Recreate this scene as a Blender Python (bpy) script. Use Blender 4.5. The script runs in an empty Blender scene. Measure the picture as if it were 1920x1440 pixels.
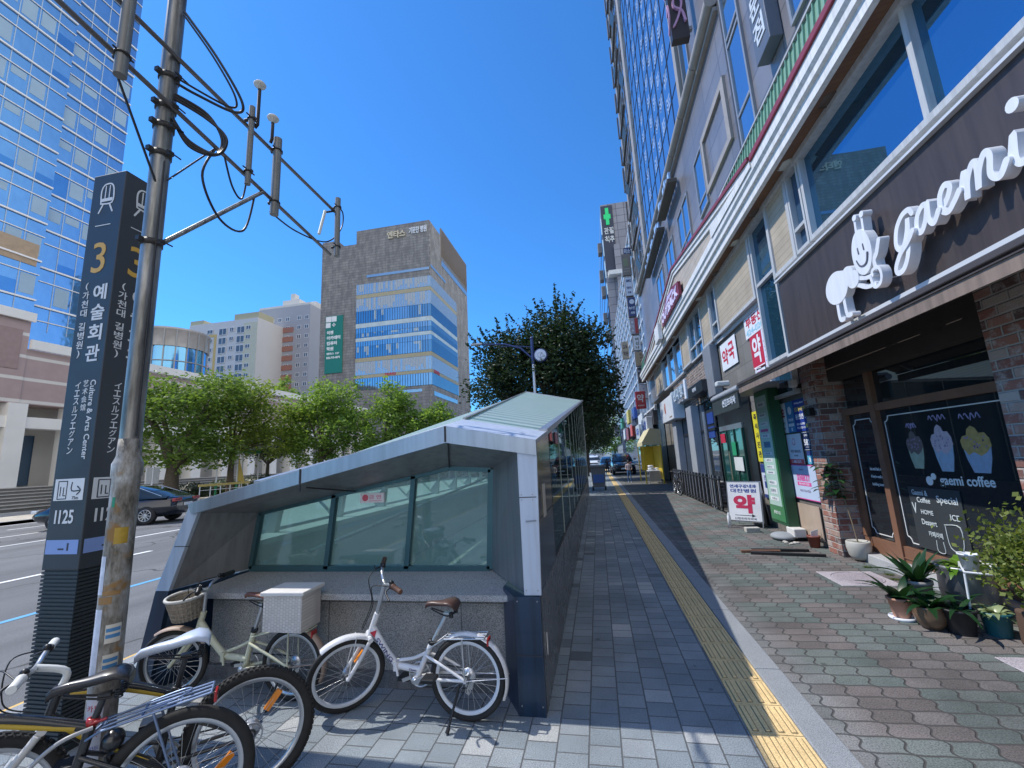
import bpy, bmesh, math, random
from mathutils import Vector, Matrix
import numpy as np
random.seed(5); rng = np.random.default_rng(7)
SC = bpy.context.scene
COL = SC.collection

# ------------------------------------------------------------ camera, sky, sun
cd = bpy.data.cameras.new('camera'); cam = bpy.data.objects.new('camera', cd); COL.objects.link(cam)
cd.sensor_width = 36; cd.lens = 15.0; cd.clip_start = 0.05; cd.clip_end = 4000
cam.matrix_world = Matrix(((.97983827, .08220986, .18209474, 0),
                           (.19348509, -.16325304, -.96742543, 0),
                           (-.04980439, .98315308, -.17586796, 1.55), (0, 0, 0, 1)))
SC.camera = cam
SUN_DIR = Vector((.74, -.03, -1)).normalized()          # the way the light travels
W = bpy.data.worlds.new('World'); SC.world = W; W.use_nodes = True
wn = W.node_tree.nodes; sky = wn.new('ShaderNodeTexSky'); sky.sky_type = 'NISHITA'; sky.sun_disc = False
_el = math.asin(-SUN_DIR.z); sky.sun_elevation = _el
sky.sun_rotation = math.atan2(-SUN_DIR.x, -SUN_DIR.y)
sky.air_density = 1.0; sky.dust_density = 0.15; sky.ozone_density = 5.0; sky.altitude = 60
wn['Background'].inputs[1].default_value = 0.15
_t = wn.new('ShaderNodeMix'); _t.data_type = 'RGBA'; _t.blend_type = 'MULTIPLY'; _t.inputs[0].default_value = 1.; _t.inputs[7].default_value = (.255, .60, .88, 1)
W.node_tree.links.new(sky.outputs[0], _t.inputs[6]); 
# cloud added as fill light, unseen behind the camera and above the right-hand roofs
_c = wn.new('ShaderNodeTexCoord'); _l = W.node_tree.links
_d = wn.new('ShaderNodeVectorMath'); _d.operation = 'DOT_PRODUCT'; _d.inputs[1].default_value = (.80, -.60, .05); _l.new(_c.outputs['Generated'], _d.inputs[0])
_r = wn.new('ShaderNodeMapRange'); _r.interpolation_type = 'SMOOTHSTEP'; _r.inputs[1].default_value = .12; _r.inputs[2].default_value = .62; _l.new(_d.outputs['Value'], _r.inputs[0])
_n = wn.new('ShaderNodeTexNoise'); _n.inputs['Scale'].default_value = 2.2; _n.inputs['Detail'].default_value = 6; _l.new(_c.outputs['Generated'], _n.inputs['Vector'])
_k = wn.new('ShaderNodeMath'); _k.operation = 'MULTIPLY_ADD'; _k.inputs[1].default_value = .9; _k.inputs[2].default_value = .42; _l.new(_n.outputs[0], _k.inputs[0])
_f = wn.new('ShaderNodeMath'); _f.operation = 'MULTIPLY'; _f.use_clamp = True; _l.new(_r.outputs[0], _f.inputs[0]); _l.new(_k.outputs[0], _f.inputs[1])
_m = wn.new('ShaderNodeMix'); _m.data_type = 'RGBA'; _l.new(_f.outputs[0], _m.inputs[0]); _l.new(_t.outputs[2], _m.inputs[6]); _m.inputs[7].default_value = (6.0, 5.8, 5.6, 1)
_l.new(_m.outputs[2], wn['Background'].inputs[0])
sl = bpy.data.lights.new('sun', 'SUN'); sl.energy = 2.5; sl.angle = math.radians(.53); sl.color = (1, .955, .88)
so = bpy.data.objects.new('sun', sl); COL.objects.link(so)
so.rotation_euler = SUN_DIR.to_track_quat('-Z', 'Y').to_euler(); so.location = (-30, 5, 60)
SC.view_settings.view_transform = 'Standard'; SC.view_settings.look = 'None'
SC.view_settings.exposure = 0.9; SC.view_settings.gamma = 1
SC.render.engine = 'CYCLES'; SC.cycles.max_bounces = 8; SC.cycles.transparent_max_bounces = 16

# ------------------------------------------------------------ materials
MATS = {}
def _mat(name):
    m = bpy.data.materials.new(name); m.use_nodes = True; MATS[name] = m
    return m, m.node_tree.nodes, m.node_tree.links, m.node_tree.nodes['Principled BSDF']
def N(nodes, t, **k):
    n = nodes.new(t)
    for a, b in k.items(): setattr(n, a, b)
    return n
def mth(nt, op, a, b=None, c=None):
    n = nt.nodes.new('ShaderNodeMath'); n.operation = op
    for i, v in enumerate((a, b, c)):
        if v is None: continue
        if isinstance(v, (int, float)): n.inputs[i].default_value = v
        else: nt.links.new(v, n.inputs[i])
    return n.outputs[0]
def mixc(nt, f, a, b, mode='MIX'):
    n = nt.nodes.new('ShaderNodeMix'); n.data_type = 'RGBA'; n.blend_type = mode
    for i, v in ((0, f), (6, a), (7, b)):
        if isinstance(v, (int, float)): n.inputs[i].default_value = v
        elif isinstance(v, tuple): n.inputs[i].default_value = v if len(v) == 4 else (*v, 1)
        else: nt.links.new(v, n.inputs[i])
    return n.outputs[2]
def coords(nt, scale=1.0):
    g = nt.nodes.new('ShaderNodeNewGeometry'); return g.outputs['Position']
def noise(nt, vec, scale, detail=4, rough=.55):
    n = nt.nodes.new('ShaderNodeTexNoise'); n.inputs['Scale'].default_value = scale
    n.inputs['Detail'].default_value = detail; n.inputs['Roughness'].default_value = rough
    nt.links.new(vec, n.inputs['Vector']); return n.outputs[0]
def ramp(nt, f, *stops):
    n = nt.nodes.new('ShaderNodeValToRGB'); e = n.color_ramp.elements
    while len(e) < len(stops): e.new(.5)
    for s, (p, c) in zip(e, stops):
        s.position = p; s.color = c if len(c) == 4 else (*c, 1)
    nt.links.new(f, n.inputs[0]); return n.outputs[0]
def bump(nt, b, h, strength=.3, dist=.01):
    n = nt.nodes.new('ShaderNodeBump'); n.inputs['Strength'].default_value = strength
    n.inputs['Distance'].default_value = dist
    nt.links.new(h, n.inputs['Height']); nt.links.new(n.outputs[0], b.inputs['Normal'])
def mat(name, col, rough=.5, metal=0., var=.12, scale=3., speck=0., sscale=250., bmp=0., bscale=40., spec=.5, coat=0., emit=0., streak=0.):
    """plain surface: base colour broken up by large soft noise, optional fine speckle and bump"""
    if name in MATS: return MATS[name]
    m, nd, lk, b = _mat(name); nt = m.node_tree
    p = coords(nt)
    c = (*col, 1)
    if var:
        f = noise(nt, p, scale, 5)
        c = mixc(nt, f, tuple(max(0, x*(1-var*1.6)) for x in col), tuple(min(1, x*(1+var*1.6)) for x in col))
        r = mth(nt, 'MULTIPLY_ADD', noise(nt, p, scale*2.3), .3*min(1, rough*2), max(.02, rough-.15*min(1, rough*2)))
        lk.new(r, b.inputs['Roughness'])
    else: b.inputs['Roughness'].default_value = rough
    if speck:
        v = noise(nt, p, sscale, 2, .6)
        s = ramp(nt, v, (.36, (1-speck,)*3), (.5, (1, 1, 1)), (.64, (1+speck*.6,)*3))
        c = mixc(nt, 1., c, s, 'MULTIPLY')
    if streak:          # rain streaks and scuffs
        mp = nd.new('ShaderNodeMapping'); mp.inputs['Scale'].default_value = (1, 1, .07); lk.new(p, mp.inputs[0])
        s = ramp(nt, noise(nt, mp.outputs[0], 16., 4, .6), (.34, (1-streak,)*3), (.56, (1, 1, 1)), (.72, (1+streak*.3,)*3))
        c = mixc(nt, 1., c, s, 'MULTIPLY')
        s = ramp(nt, noise(nt, p, 45., 5, .75), (.28, (1-streak*.8,)*3), (.40, (1, 1, 1)))
        c = mixc(nt, 1., c, s, 'MULTIPLY')
    if isinstance(c, tuple): b.inputs['Base Color'].default_value = c
    else: lk.new(c, b.inputs['Base Color'])
    b.inputs['Metallic'].default_value = metal
    b.inputs['Specular IOR Level'].default_value = spec
    b.inputs['Coat Weight'].default_value = coat; b.inputs['Coat Roughness'].default_value = .04
    if bmp: bump(nt, b, noise(nt, p, bscale, 4), bmp, .004)
    if emit:
        b.inputs['Emission Color'].default_value = (*col, 1); b.inputs['Emission Strength'].default_value = emit
    return m
def axes(nt, a, b):
    s = nt.nodes.new('ShaderNodeSeparateXYZ'); nt.links.new(coords(nt), s.inputs[0])
    return s.outputs[a], s.outputs[b]
def bond(nt, u, v, w, l, joint, shift=.5, wav=0., wav2=None):
    """running bond: returns (joint mask 0..1, random per block, second random)"""
    cu = mth(nt, 'DIVIDE', u, w)
    if wav: cu = mth(nt, 'ADD', cu, mth(nt, 'MULTIPLY', mth(nt, 'SINE', mth(nt, 'MULTIPLY', v, 6.2832/l)), wav))
    col = mth(nt, 'FLOOR', cu)
    cv = mth(nt, 'ADD', mth(nt, 'DIVIDE', v, l), mth(nt, 'MULTIPLY', mth(nt, 'MODULO', mth(nt, 'ABSOLUTE', col), 2), shift))
    if wav: cv = mth(nt, 'ADD', cv, mth(nt, 'MULTIPLY', mth(nt, 'SINE', mth(nt, 'MULTIPLY', u, 6.2832/w)), wav*.5 if wav2 is None else wav2))
    row = mth(nt, 'FLOOR', cv)
    def edge(c, size):
        f = mth(nt, 'FRACT', c); d = mth(nt, 'MINIMUM', f, mth(nt, 'SUBTRACT', 1., f))
        return mth(nt, 'MULTIPLY', d, size)
    d = mth(nt, 'MINIMUM', edge(cu, w), edge(cv, l))
    mr = nt.nodes.new('ShaderNodeMapRange'); mr.inputs[1].default_value = joint*.35; mr.inputs[2].default_value = joint
    mr.inputs[3].default_value = 0; mr.inputs[4].default_value = 1; nt.links.new(d, mr.inputs[0])
    cmb = nt.nodes.new('ShaderNodeCombineXYZ'); nt.links.new(col, cmb.inputs[0]); nt.links.new(row, cmb.inputs[1])
    wh = nt.nodes.new('ShaderNodeTexWhiteNoise'); nt.links.new(cmb.outputs[0], wh.inputs[0])
    return mr.outputs[0], wh.outputs[0], (col, row)
def blocks(name, ua, va, w, l, joint, stops, jcol, rough=.7, speck=.35, sscale=160., wav=0., shift=.5, bstr=.5, dirt=.25, metal=0., spec=.4, patch=None, gum=0., wav2=None, u0=0.):
    if name in MATS: return MATS[name]
    m, nd, lk, b = _mat(name); nt = m.node_tree; p = coords(nt)
    u, v = axes(nt, ua, va)
    if u0: u = mth(nt, 'SUBTRACT', u, u0)
    mask, rnd, cell = bond(nt, u, v, w, l, joint, shift, wav, wav2)
    n = nt.nodes.new('ShaderNodeValToRGB'); e = n.color_ramp.elements; n.color_ramp.interpolation = 'LINEAR'
    while len(e) < len(stops): e.new(.5)
    for s, (q, c) in zip(e, stops): s.position = q; s.color = (*c, 1)
    lk.new(rnd, n.inputs[0]); c = n.outputs[0]
    if patch:
        pu, pv, stops2 = patch
        k = mth(nt, 'ADD', mth(nt, 'FLOOR', mth(nt, 'DIVIDE', cell[0], pu)), mth(nt, 'FLOOR', mth(nt, 'DIVIDE', cell[1], pv)))
        k = mth(nt, 'MODULO', mth(nt, 'ABSOLUTE', k), 2)
        c2 = ramp(nt, rnd, *stops2); c = mixc(nt, k, c, c2)
    if speck:
        s = ramp(nt, noise(nt, p, sscale, 2, .65), (.36, (1-speck,)*3), (.5, (1, 1, 1)), (.64, (1+speck*.6,)*3))
        c = mixc(nt, 1., c, s, 'MULTIPLY')
    if dirt:
        s = ramp(nt, noise(nt, p, 1.1, 6, .65), (.3, (1-dirt,)*3), (.62, (1.08,)*3))
        c = mixc(nt, 1., c, s, 'MULTIPLY')
    if gum:             # trodden gum, spots and pale crumbs
        for sc_, th, pr, k in ((7., .16, .30, .45), (15., .13, .16, .55), (11., .055, .10, 2.1)):
            vo = nd.new('ShaderNodeTexVoronoi'); vo.inputs['Scale'].default_value = sc_; lk.new(p, vo.inputs['Vector']); wn_ = nd.new('ShaderNodeTexWhiteNoise'); lk.new(vo.outputs['Color'], wn_.inputs[0])
            on = mth(nt, 'MULTIPLY', mth(nt, 'LESS_THAN', vo.outputs['Distance'], mth(nt, 'MULTIPLY', th, wn_.outputs[0])), mth(nt, 'LESS_THAN', vo.outputs['Color'], pr))
            c = mixc(nt, mth(nt, 'MULTIPLY', on, gum), c, mixc(nt, 1., c, (k, k, k), 'MULTIPLY'))
    c = mixc(nt, mask, jcol, c)
    lk.new(c, b.inputs['Base Color']); b.inputs['Roughness'].default_value = rough
    b.inputs['Metallic'].default_value = metal; b.inputs['Specular IOR Level'].default_value = spec
    if bstr: bump(nt, b, mth(nt, 'ADD', mask, mth(nt, 'MULTIPLY', noise(nt, p, 60., 3), .25)), bstr, .006)
    return m
def glass_mirror(name, col, metal=.85, rough=.03, wob=.02):
    """coated reflective facade glass"""
    if name in MATS: return MATS[name]
    m, nd, lk, b = _mat(name); nt = m.node_tree; p = coords(nt)
    f = noise(nt, p, .6, 2)
    lk.new(mixc(nt, f, tuple(x*.88 for x in col), tuple(min(1, x*1.1) for x in col)), b.inputs['Base Color'])
    b.inputs['Metallic'].default_value = metal; b.inputs['Roughness'].default_value = rough
    if wob: bump(nt, b, noise(nt, p, .9, 1), wob, .3)
    return m
def glass_clear(name, tint, mix=.75, rough=.02, refl=(.9, .95, 1)):
    """thin pane: see-through with a sharp reflection; light passes it"""
    if name in MATS: return MATS[name]
    m, nd, lk, b = _mat(name); nt = m.node_tree
    tr = nd.new('ShaderNodeBsdfTransparent'); tr.inputs[0].default_value = (*tint, 1)
    gl = nd.new('ShaderNodeBsdfGlossy'); gl.inputs['Roughness'].default_value = rough; gl.inputs[0].default_value = (*refl, 1)
    df = nd.new('ShaderNodeBsdfDiffuse'); df.inputs[0].default_value = (tint[0]*.35, tint[1]*.4, tint[2]*.42, 1)
    fr = nd.new('ShaderNodeFresnel'); fr.inputs[0].default_value = 1.5
    mx0 = nd.new('ShaderNodeMixShader'); mx0.inputs[0].default_value = mix
    lk.new(df.outputs[0], mx0.inputs[1]); lk.new(tr.outputs[0], mx0.inputs[2])
    mx = nd.new('ShaderNodeMixShader'); lk.new(mth(nt, 'MULTIPLY_ADD', fr.outputs[0], .9, .03), mx.inputs[0])
    lk.new(mx0.outputs[0], mx.inputs[1]); lk.new(gl.outputs[0], mx.inputs[2])
    lk.new(mx.outputs[0], nd['Material Output'].inputs[0]); return m
def leafmat(name, c1, c2, trans=.35):
    if name in MATS: return MATS[name]
    m, nd, lk, b = _mat(name); nt = m.node_tree
    g = nd.new('ShaderNodeNewGeometry')
    c = mixc(nt, g.outputs['Random Per Island'], c1, c2)
    c = mixc(nt, mth(nt, 'MULTIPLY', noise(nt, g.outputs['Position'], 1.7, 2), .6), c, tuple(x*.55 for x in c1))
    lk.new(c, b.inputs['Base Color']); b.inputs['Roughness'].default_value = .5; b.inputs['Specular IOR Level'].default_value = .35
    t = nd.new('ShaderNodeBsdfTranslucent'); lk.new(mixc(nt, .5, c, (c2[0]*1.6, c2[1]*1.7, c2[2]*.7)), t.inputs[0])
    mx = nd.new('ShaderNodeMixShader'); mx.inputs[0].default_value = trans
    lk.new(b.outputs[0], mx.inputs[1]); lk.new(t.outputs[0], mx.inputs[2]); lk.new(mx.outputs[0], nd['Material Output'].inputs[0])
    return m

# ------------------------------------------------------------ mesh builder
class MB:
    def __init__(s): s.v = []; s.f = []; s.mi = []; s.sm = []; s.cur = 0; s.smooth = False
    def add(s, vs, fs):
        o = len(s.v); s.v += [tuple(v) for v in vs]
        for f in fs: s.f.append([o+i for i in f]); s.mi.append(s.cur); s.sm.append(s.smooth)
        return s
    def m(s, i): s.cur = i; return s
    def box(s, x0, x1, y0, y1, z0, z1):
        v = [(x, y, z) for x in (x0, x1) for y in (y0, y1) for z in (z0, z1)]
        return s.add(v, [(0, 1, 3, 2), (4, 6, 7, 5), (0, 4, 5, 1), (2, 3, 7, 6), (0, 2, 6, 4), (1, 5, 7, 3)])
    def bbox(s, x0, x1, y0, y1, z0, z1, r):
        """box with chamfered vertical-profile edges (rounded in all 12 edges by one chamfer)"""
        bm = bmesh.new(); bmesh.ops.create_cube(bm, size=1)
        for q in bm.verts: q.co = Vector((x0+(q.co.x+.5)*(x1-x0), y0+(q.co.y+.5)*(y1-y0), z0+(q.co.z+.5)*(z1-z0)))
        bmesh.ops.bevel(bm, geom=bm.edges[:], offset=r, segments=2, affect='EDGES', profile=.5)
        return s.bm(bm)
    def bm(s, bm, mtx=None):
        bm.verts.ensure_lookup_table(); bm.verts.index_update()
        s.add([(mtx @ q.co if mtx else q.co) for q in bm.verts], [[q.index for q in f.verts] for f in bm.faces]); bm.free(); return s
    def obox(s, c, ax, ay, az):
        """box from centre and three half-axis vectors"""
        c, ax, ay, az = map(Vector, (c, ax, ay, az))
        v = [c+a*ax+b*ay+d*az for a in (-1, 1) for b in (-1, 1) for d in (-1, 1)]
        return s.add(v, [(0, 1, 3, 2), (4, 6, 7, 5), (0, 4, 5, 1), (2, 3, 7, 6), (0, 2, 6, 4), (1, 5, 7, 3)])
    def bar(s, a, b, w, h, up=(0, 0, 1)):
        a, b = Vector(a), Vector(b); d = (b-a).normalized(); u = Vector(up)
        sd = d.cross(u); sd = sd.normalized() if sd.length > 1e-5 else d.orthogonal().normalized(); u = sd.cross(d)
        return s.obox((a+b)/2, (b-a)/2, sd*w/2, u*h/2)
    def quad(s, a, b, c, d): return s.add([a, b, c, d], [(0, 1, 2, 3)])
    def prism(s, pts, vec):
        """closed polygon extruded along vec, capped"""
        n = len(pts); vec = Vector(vec); p = [Vector(q) for q in pts]
        return s.add(p+[q+vec for q in p], [tuple(range(n))[::-1], tuple(range(n, 2*n))]+[(i, (i+1) % n, n+(i+1) % n, n+i) for i in range(n)])
    def tube(s, pts, r, n=8, closed=False, cap=True):
        p = [Vector(q) for q in pts]; k = len(p); rs = r if isinstance(r, (list, tuple)) else [r]*k
        old = s.smooth; s.smooth = True
        rings = []; u = None
        for i in range(k):
            if closed: t = p[(i+1) % k]-p[i-1]
            else: t = (p[min(i+1, k-1)]-p[max(i-1, 0)])
            t = t.normalized() if t.length > 1e-9 else Vector((0, 0, 1))
            if u is None: u = t.orthogonal().normalized()
            else:
                u = u-t*u.dot(t); u = u.normalized() if u.length > 1e-6 else t.orthogonal().normalized()
            w = t.cross(u)
            rings.append([p[i]+(u*math.cos(2*math.pi*j/n)+w*math.sin(2*math.pi*j/n))*rs[i] for j in range(n)])
        vs = [q for R in rings for q in R]; fs = []
        for i in range(k if closed else k-1):
            a, b = i*n, ((i+1) % k)*n
            for j in range(n): fs.append((a+j, a+(j+1) % n, b+(j+1) % n, b+j))
        s.add(vs, fs)
        if cap and not closed:
            s.smooth = False; s.add(rings[0][::-1], [tuple(range(n))]); s.add(rings[-1], [tuple(range(n))])
        s.smooth = old; return s
    def cyl(s, a, b, r, n=16, r2=None): return s.tube([a, b], [r, r if r2 is None else r2], n)
    def lathe(s, prof, c=(0, 0, 0), n=24, mtx=None):
        """profile of (radius, z) turned about z"""
        old = s.smooth; s.smooth = True; vs = []; k = len(prof)
        for r, z in prof:
            for j in range(n):
                a = 2*math.pi*j/n; q = Vector((r*math.cos(a), r*math.sin(a), z))
                q = mtx @ q if mtx else q
                vs.append(q+Vector(c))
        fs = [(i*n+j, i*n+(j+1) % n, (i+1)*n+(j+1) % n, (i+1)*n+j) for i in range(k-1) for j in range(n)]
        s.add(vs, fs); s.smooth = old; return s
    def ball(s, c, r, n=12, sz=(1, 1, 1)):
        k = n//2+1
        return s.lathe([(r*math.sin(math.pi*i/k)*1, -r*math.cos(math.pi*i/k)) for i in range(k+1)], c, n, Matrix.Diagonal((*sz, 1)).to_3x3())
    def torus(s, c, R, r, axis=(0, 1, 0), n=40, k=8):
        a = Vector(axis).normalized(); u = a.orthogonal().normalized(); w = a.cross(u); c = Vector(c)
        return s.tube([c+(u*math.cos(2*math.pi*i/n)+w*math.sin(2*math.pi*i/n))*R for i in range(n)], r, k, closed=True)
    def build(s, name, mats, parent=None, mtx=None):
        me = bpy.data.meshes.new(name); me.from_pydata(s.v, [], s.f)
        ms = mats if isinstance(mats, (list, tuple)) else [mats]
        for q in ms: me.materials.append(q)
        if len(ms) > 1: me.polygons.foreach_set('material_index', s.mi)
        me.polygons.foreach_set('use_smooth', s.sm)
        bm = bmesh.new(); bm.from_mesh(me); bmesh.ops.recalc_face_normals(bm, faces=bm.faces[:]); bm.to_mesh(me); bm.free()
        me.update(); o = bpy.data.objects.new(name, me); COL.objects.link(o)
        if mtx is not None: me.transform(mtx)
        if parent is not None: o.parent = parent
        return o
def rel(o, parent):
    """hang a world-space mesh on a parent, keeping it where it is"""
    o.parent = parent
    o.matrix_parent_inverse = Matrix.LocRotScale(parent.location, parent.rotation_euler, None).inverted()
    return o
def tag(o, label, cat, group=None, kind=None):
    if label: o['label'] = label
    if cat: o['category'] = cat
    if group: o['group'] = group
    if kind: o['kind'] = kind
    return o
def thing(name, label, cat, loc=(0, 0, 0), rz=0, group=None):
    o = bpy.data.objects.new(name, None); COL.objects.link(o); o.empty_display_size = .1
    o.location = loc; o.rotation_euler = (0, 0, rz); return tag(o, label, cat, group)
def struct(name, mb, m): return tag(mb.build(name, m), None, None, None, 'structure')
def wpart(mb, name, m, parent):
    """part whose mesh was written in world coordinates"""
    return rel(mb.build(name, m), parent)
def text_mesh(body, bold=0., ext=.01, spacing=1.):
    c = bpy.data.curves.new('t', 'FONT'); c.body = body; c.size = 1; c.extrude = ext; c.offset = bold
    c.resolution_u = 3; c.space_character = spacing; c.align_x = 'LEFT'
    o = bpy.data.objects.new('t', c); COL.objects.link(o)
    dg = bpy.context.evaluated_depsgraph_get(); e = o.evaluated_get(dg); me = bpy.data.meshes.new_from_object(e)
    vs = [v.co.copy() for v in me.vertices]; fs = [list(p.vertices) for p in me.polygons]
    bpy.data.objects.remove(o); bpy.data.curves.remove(c); bpy.data.meshes.remove(me)
    return vs, fs
def text_into(mb, body, c, right, up, w, h, bold=.012, depth=.004, spacing=1., off=.002):
    """lettering fitted into a w x h box centred at c on the plane spanned by right/up; stands depth proud"""
    vs, fs = text_mesh(body, bold, .5, spacing)
    if not vs: return mb
    xs = [v.x for v in vs]; ys = [v.y for v in vs]
    x0, x1, y0, y1 = min(xs), max(xs), min(ys), max(ys); r, u = Vector(right).normalized(), Vector(up).normalized(); n = r.cross(u); c = Vector(c)
    h = h if h else w*(y1-y0)/(x1-x0)
    w = w if w else h*(x1-x0)/max(1e-6, (y1-y0))
    return mb.add([c+r*((v.x-x0)/max(1e-6, x1-x0)-.5)*w+u*((v.y-y0)/max(1e-6, y1-y0)-.5)*h+n*(off+depth*(v.z+.5)) for v in vs], fs)
def vtext_into(mb, body, top, right, up, size, step=1.15, bold=.012, depth=.004, off=.002):
    """characters stacked downwards from top"""
    up = Vector(up).normalized(); p = Vector(top)
    for ch in body:
        if ch != ' ':
            text_into(mb, ch, p-up*size/2, right, up, size*(.35 if ch in '()' else .92), size*.92, bold, depth, 1, off)
        p = p-up*size*step*(1 if ch != ' ' else .5)
    return mb
def ribbon(mb, pts, w, c, right, up, depth=.02, off=0., n=10, closed=False, lift=.0004):
    """thick pen stroke through 2-d points (Catmull-Rom), extruded to depth"""
    P = [Vector((a, b)) for a, b in pts]; k = len(P); cur = []
    for i in range(k if closed else k-1):
        p0, p1, p2, p3 = (P[(i-1) % k], P[i], P[(i+1) % k], P[(i+2) % k]) if closed else (P[max(i-1, 0)], P[i], P[i+1], P[min(i+2, k-1)])
        for j in range(n):
            t = j/n; cur.append(.5*((2*p1)+(p2-p0)*t+(2*p0-5*p1+4*p2-p3)*t*t+(3*p1-p0-3*p2+p3)*t**3))
    if not closed: cur.append(P[-1])
    r, u = Vector(right).normalized(), Vector(up).normalized(); nn = r.cross(u); c = Vector(c); vs = []; K = len(cur)
    for i, q in enumerate(cur):
        t = (cur[(i+1) % K]-cur[i-1]) if closed else cur[min(i+1, K-1)]-cur[max(i-1, 0)]
        t = t.normalized() if t.length > 1e-9 else Vector((1, 0)); s = Vector((-t.y, t.x))*w/2
        for d, sg in ((off+depth+lift*i, 1), (off+depth+lift*i, -1), (off, -1), (off, 1)):
            z = q+s*sg; vs.append(c+r*z.x+u*z.y+nn*d)
    fs = []
    for i in range(K if closed else K-1):
        a, b = 4*i, 4*((i+1) % K)
        for j in range(4): fs.append((a+j, a+(j+1) % 4, b+(j+1) % 4, b+j))
    mb.add(vs, fs)
    if not closed:
        mb.add([vs[i] for i in range(4)], [(0, 1, 2, 3)]); mb.add([vs[4*(K-1)+i] for i in range(4)], [(0, 1, 2, 3)])
        # round pen ends
        for q, s in ((cur[0], 0), (cur[-1], K-1)):
            disc(mb, q, w/2, c, r, u, off, off+depth+lift*s-.0002)
    return mb
def disc(mb, q, rad, c, r, u, d0, d1, n=14, sx=1., rot=0.):
    nn = Vector(r).cross(Vector(u)); c = Vector(c); ca, sa = math.cos(rot), math.sin(rot); pts = []
    for i in range(n):
        a = 2*math.pi*i/n; ex, ey = rad*sx*math.cos(a), rad*math.sin(a)
        pts.append(c+Vector(r)*(q[0]+ex*ca-ey*sa)+Vector(u)*(q[1]+ex*sa+ey*ca)+nn*d0)
    return mb.prism(pts, nn*(d1-d0))
def copy_tree(o, parent=None):
    c = o.copy(); COL.objects.link(c)
    if parent is not None: c.parent = parent
    for ch in list(o.children): copy_tree(ch, c)
    return c
# ------------------------------------------------------------ ground
ASPH = None
m, nd, lk, b = _mat('asphalt'); nt = m.node_tree; p = coords(nt)
c = mixc(nt, noise(nt, p, .5, 5), (.10, .103, .108), (.165, .168, .174))
mp = nd.new('ShaderNodeMapping'); mp.inputs['Scale'].default_value = (1, .035, 1); lk.new(p, mp.inputs[0])
c = mixc(nt, 1., c, ramp(nt, noise(nt, mp.outputs[0], 1.1, 3), (.35, (.72,)*3), (.6, (1.1,)*3)), 'MULTIPLY')         # wheel tracks
c = mixc(nt, 1., c, ramp(nt, noise(nt, p, 160, 2, .6), (.36, (.55,)*3), (.5, (1, 1, 1)), (.64, (1.35,)*3)), 'MULTIPLY')
c = mixc(nt, 1., c, ramp(nt, noise(nt, p, .9, 3, .5), (.30, (.62,)*3), (.34, (1, 1, 1))), 'MULTIPLY')               # oil and repair patches
vo = nd.new('ShaderNodeTexVoronoi'); vo.feature = 'DISTANCE_TO_EDGE'; vo.inputs['Scale'].default_value = .22
ds = nd.new('ShaderNodeVectorMath'); ds.operation = 'ADD'; nz = nd.new('ShaderNodeTexNoise'); nz.inputs['Scale'].default_value = 1.2; lk.new(p, nz.inputs['Vector']); lk.new(p, ds.inputs[0]); lk.new(nz.outputs['Color'], ds.inputs[1]); lk.new(ds.outputs[0], vo.inputs['Vector'])
c = mixc(nt, ramp(nt, vo.outputs['Distance'], (.004, (1, 1, 1)), (.008, (0, 0, 0))), c, (.045, .045, .045))
lk.new(c, b.inputs['Base Color']); b.inputs['Roughness'].default_value = .85; bump(nt, b, noise(nt, p, 150, 3), .3, .004); ASPH = m
PAVE = blocks('granite_paving', 0, 1, .172, .152, .006,
    [(0, (.095, .108, .12)), (.035, (.20, .235, .262)), (.5, (.235, .272, .30)), (.955, (.275, .305, .33)), (.985, (.42, .43, .43))],
    (.09, .095, .10), .75, .5, 170., dirt=.30, gum=.7)
PLAZA = blocks('interlocking_paving', 1, 0, .1355, .205, .009,
    [(0, (.105, .130, .120)), (.5, (.135, .158, .147)), (.9, (.152, .172, .161)), (1, (.175, .188, .178))], (.065, .062, .058), .85, .45, 120., wav=.03, wav2=.085, shift=0., bstr=.8, dirt=.45, gum=.8, u0=.184,
    patch=(4., 3., ((0, (.130, .115, .108)), (.6, (.168, .148, .140)), (1, (.185, .170, .161)))))
FARPAVE = blocks('far_paving', 0, 1, .6, .6, .02, [(0, (.4, .36, .30)), (1, (.52, .47, .39))], (.25, .23, .2), .8, .2, 90., dirt=.2)
struct('ground', MB().quad((-900, -300, -.16), (900, -300, -.16), (900, 1500, -.16), (-900, 1500, -.16)), mat('earth', (.16, .155, .14), .9))
struct('road', MB().box(-25.4, -4.22, -40, 420, -.2, -.12), ASPH)
struct('sidewalk', MB().box(-4.06, .70, -12, 140, -.2, 0), PAVE)
_nt = PLAZA.node_tree; _b = _nt.nodes['Principled BSDF']; _src = _b.inputs['Base Color'].links[0].from_socket; _x, _y = axes(_nt, 0, 1)
_k = mth(_nt, 'ADD', _x, mth(_nt, 'MULTIPLY', noise(_nt, coords(_nt), 2.6, 4), .35)); _k = ramp(_nt, mth(_nt, 'SUBTRACT', _k, 1.), (.38, (1, 1, 1)), (.62, (0, 0, 0)))   # greyed blocks along the kerb
_hs = _nt.nodes.new('ShaderNodeHueSaturation'); _hs.inputs['Saturation'].default_value = .15; _hs.inputs['Value'].default_value = 1.12; _nt.links.new(_src, _hs.inputs['Color']); _nt.links.new(_k, _hs.inputs['Fac']); _nt.links.new(_hs.outputs[0], _b.inputs['Base Color'])
struct('plaza', MB().box(1.145, 9, -12, 49, -.2, 0), PLAZA)
struct('side_street', MB().box(1.145, 60, 49, 58, -.2, -.01), ASPH)
struct('far_sidewalk', MB().box(-34, -25.2, -40, 420, -.2, .02), FARPAVE)
GR = mat('kerb_granite', (.26, .275, .29), .7, var=.1, speck=.4, sscale=180)
kb = MB(); y = -12.
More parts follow.
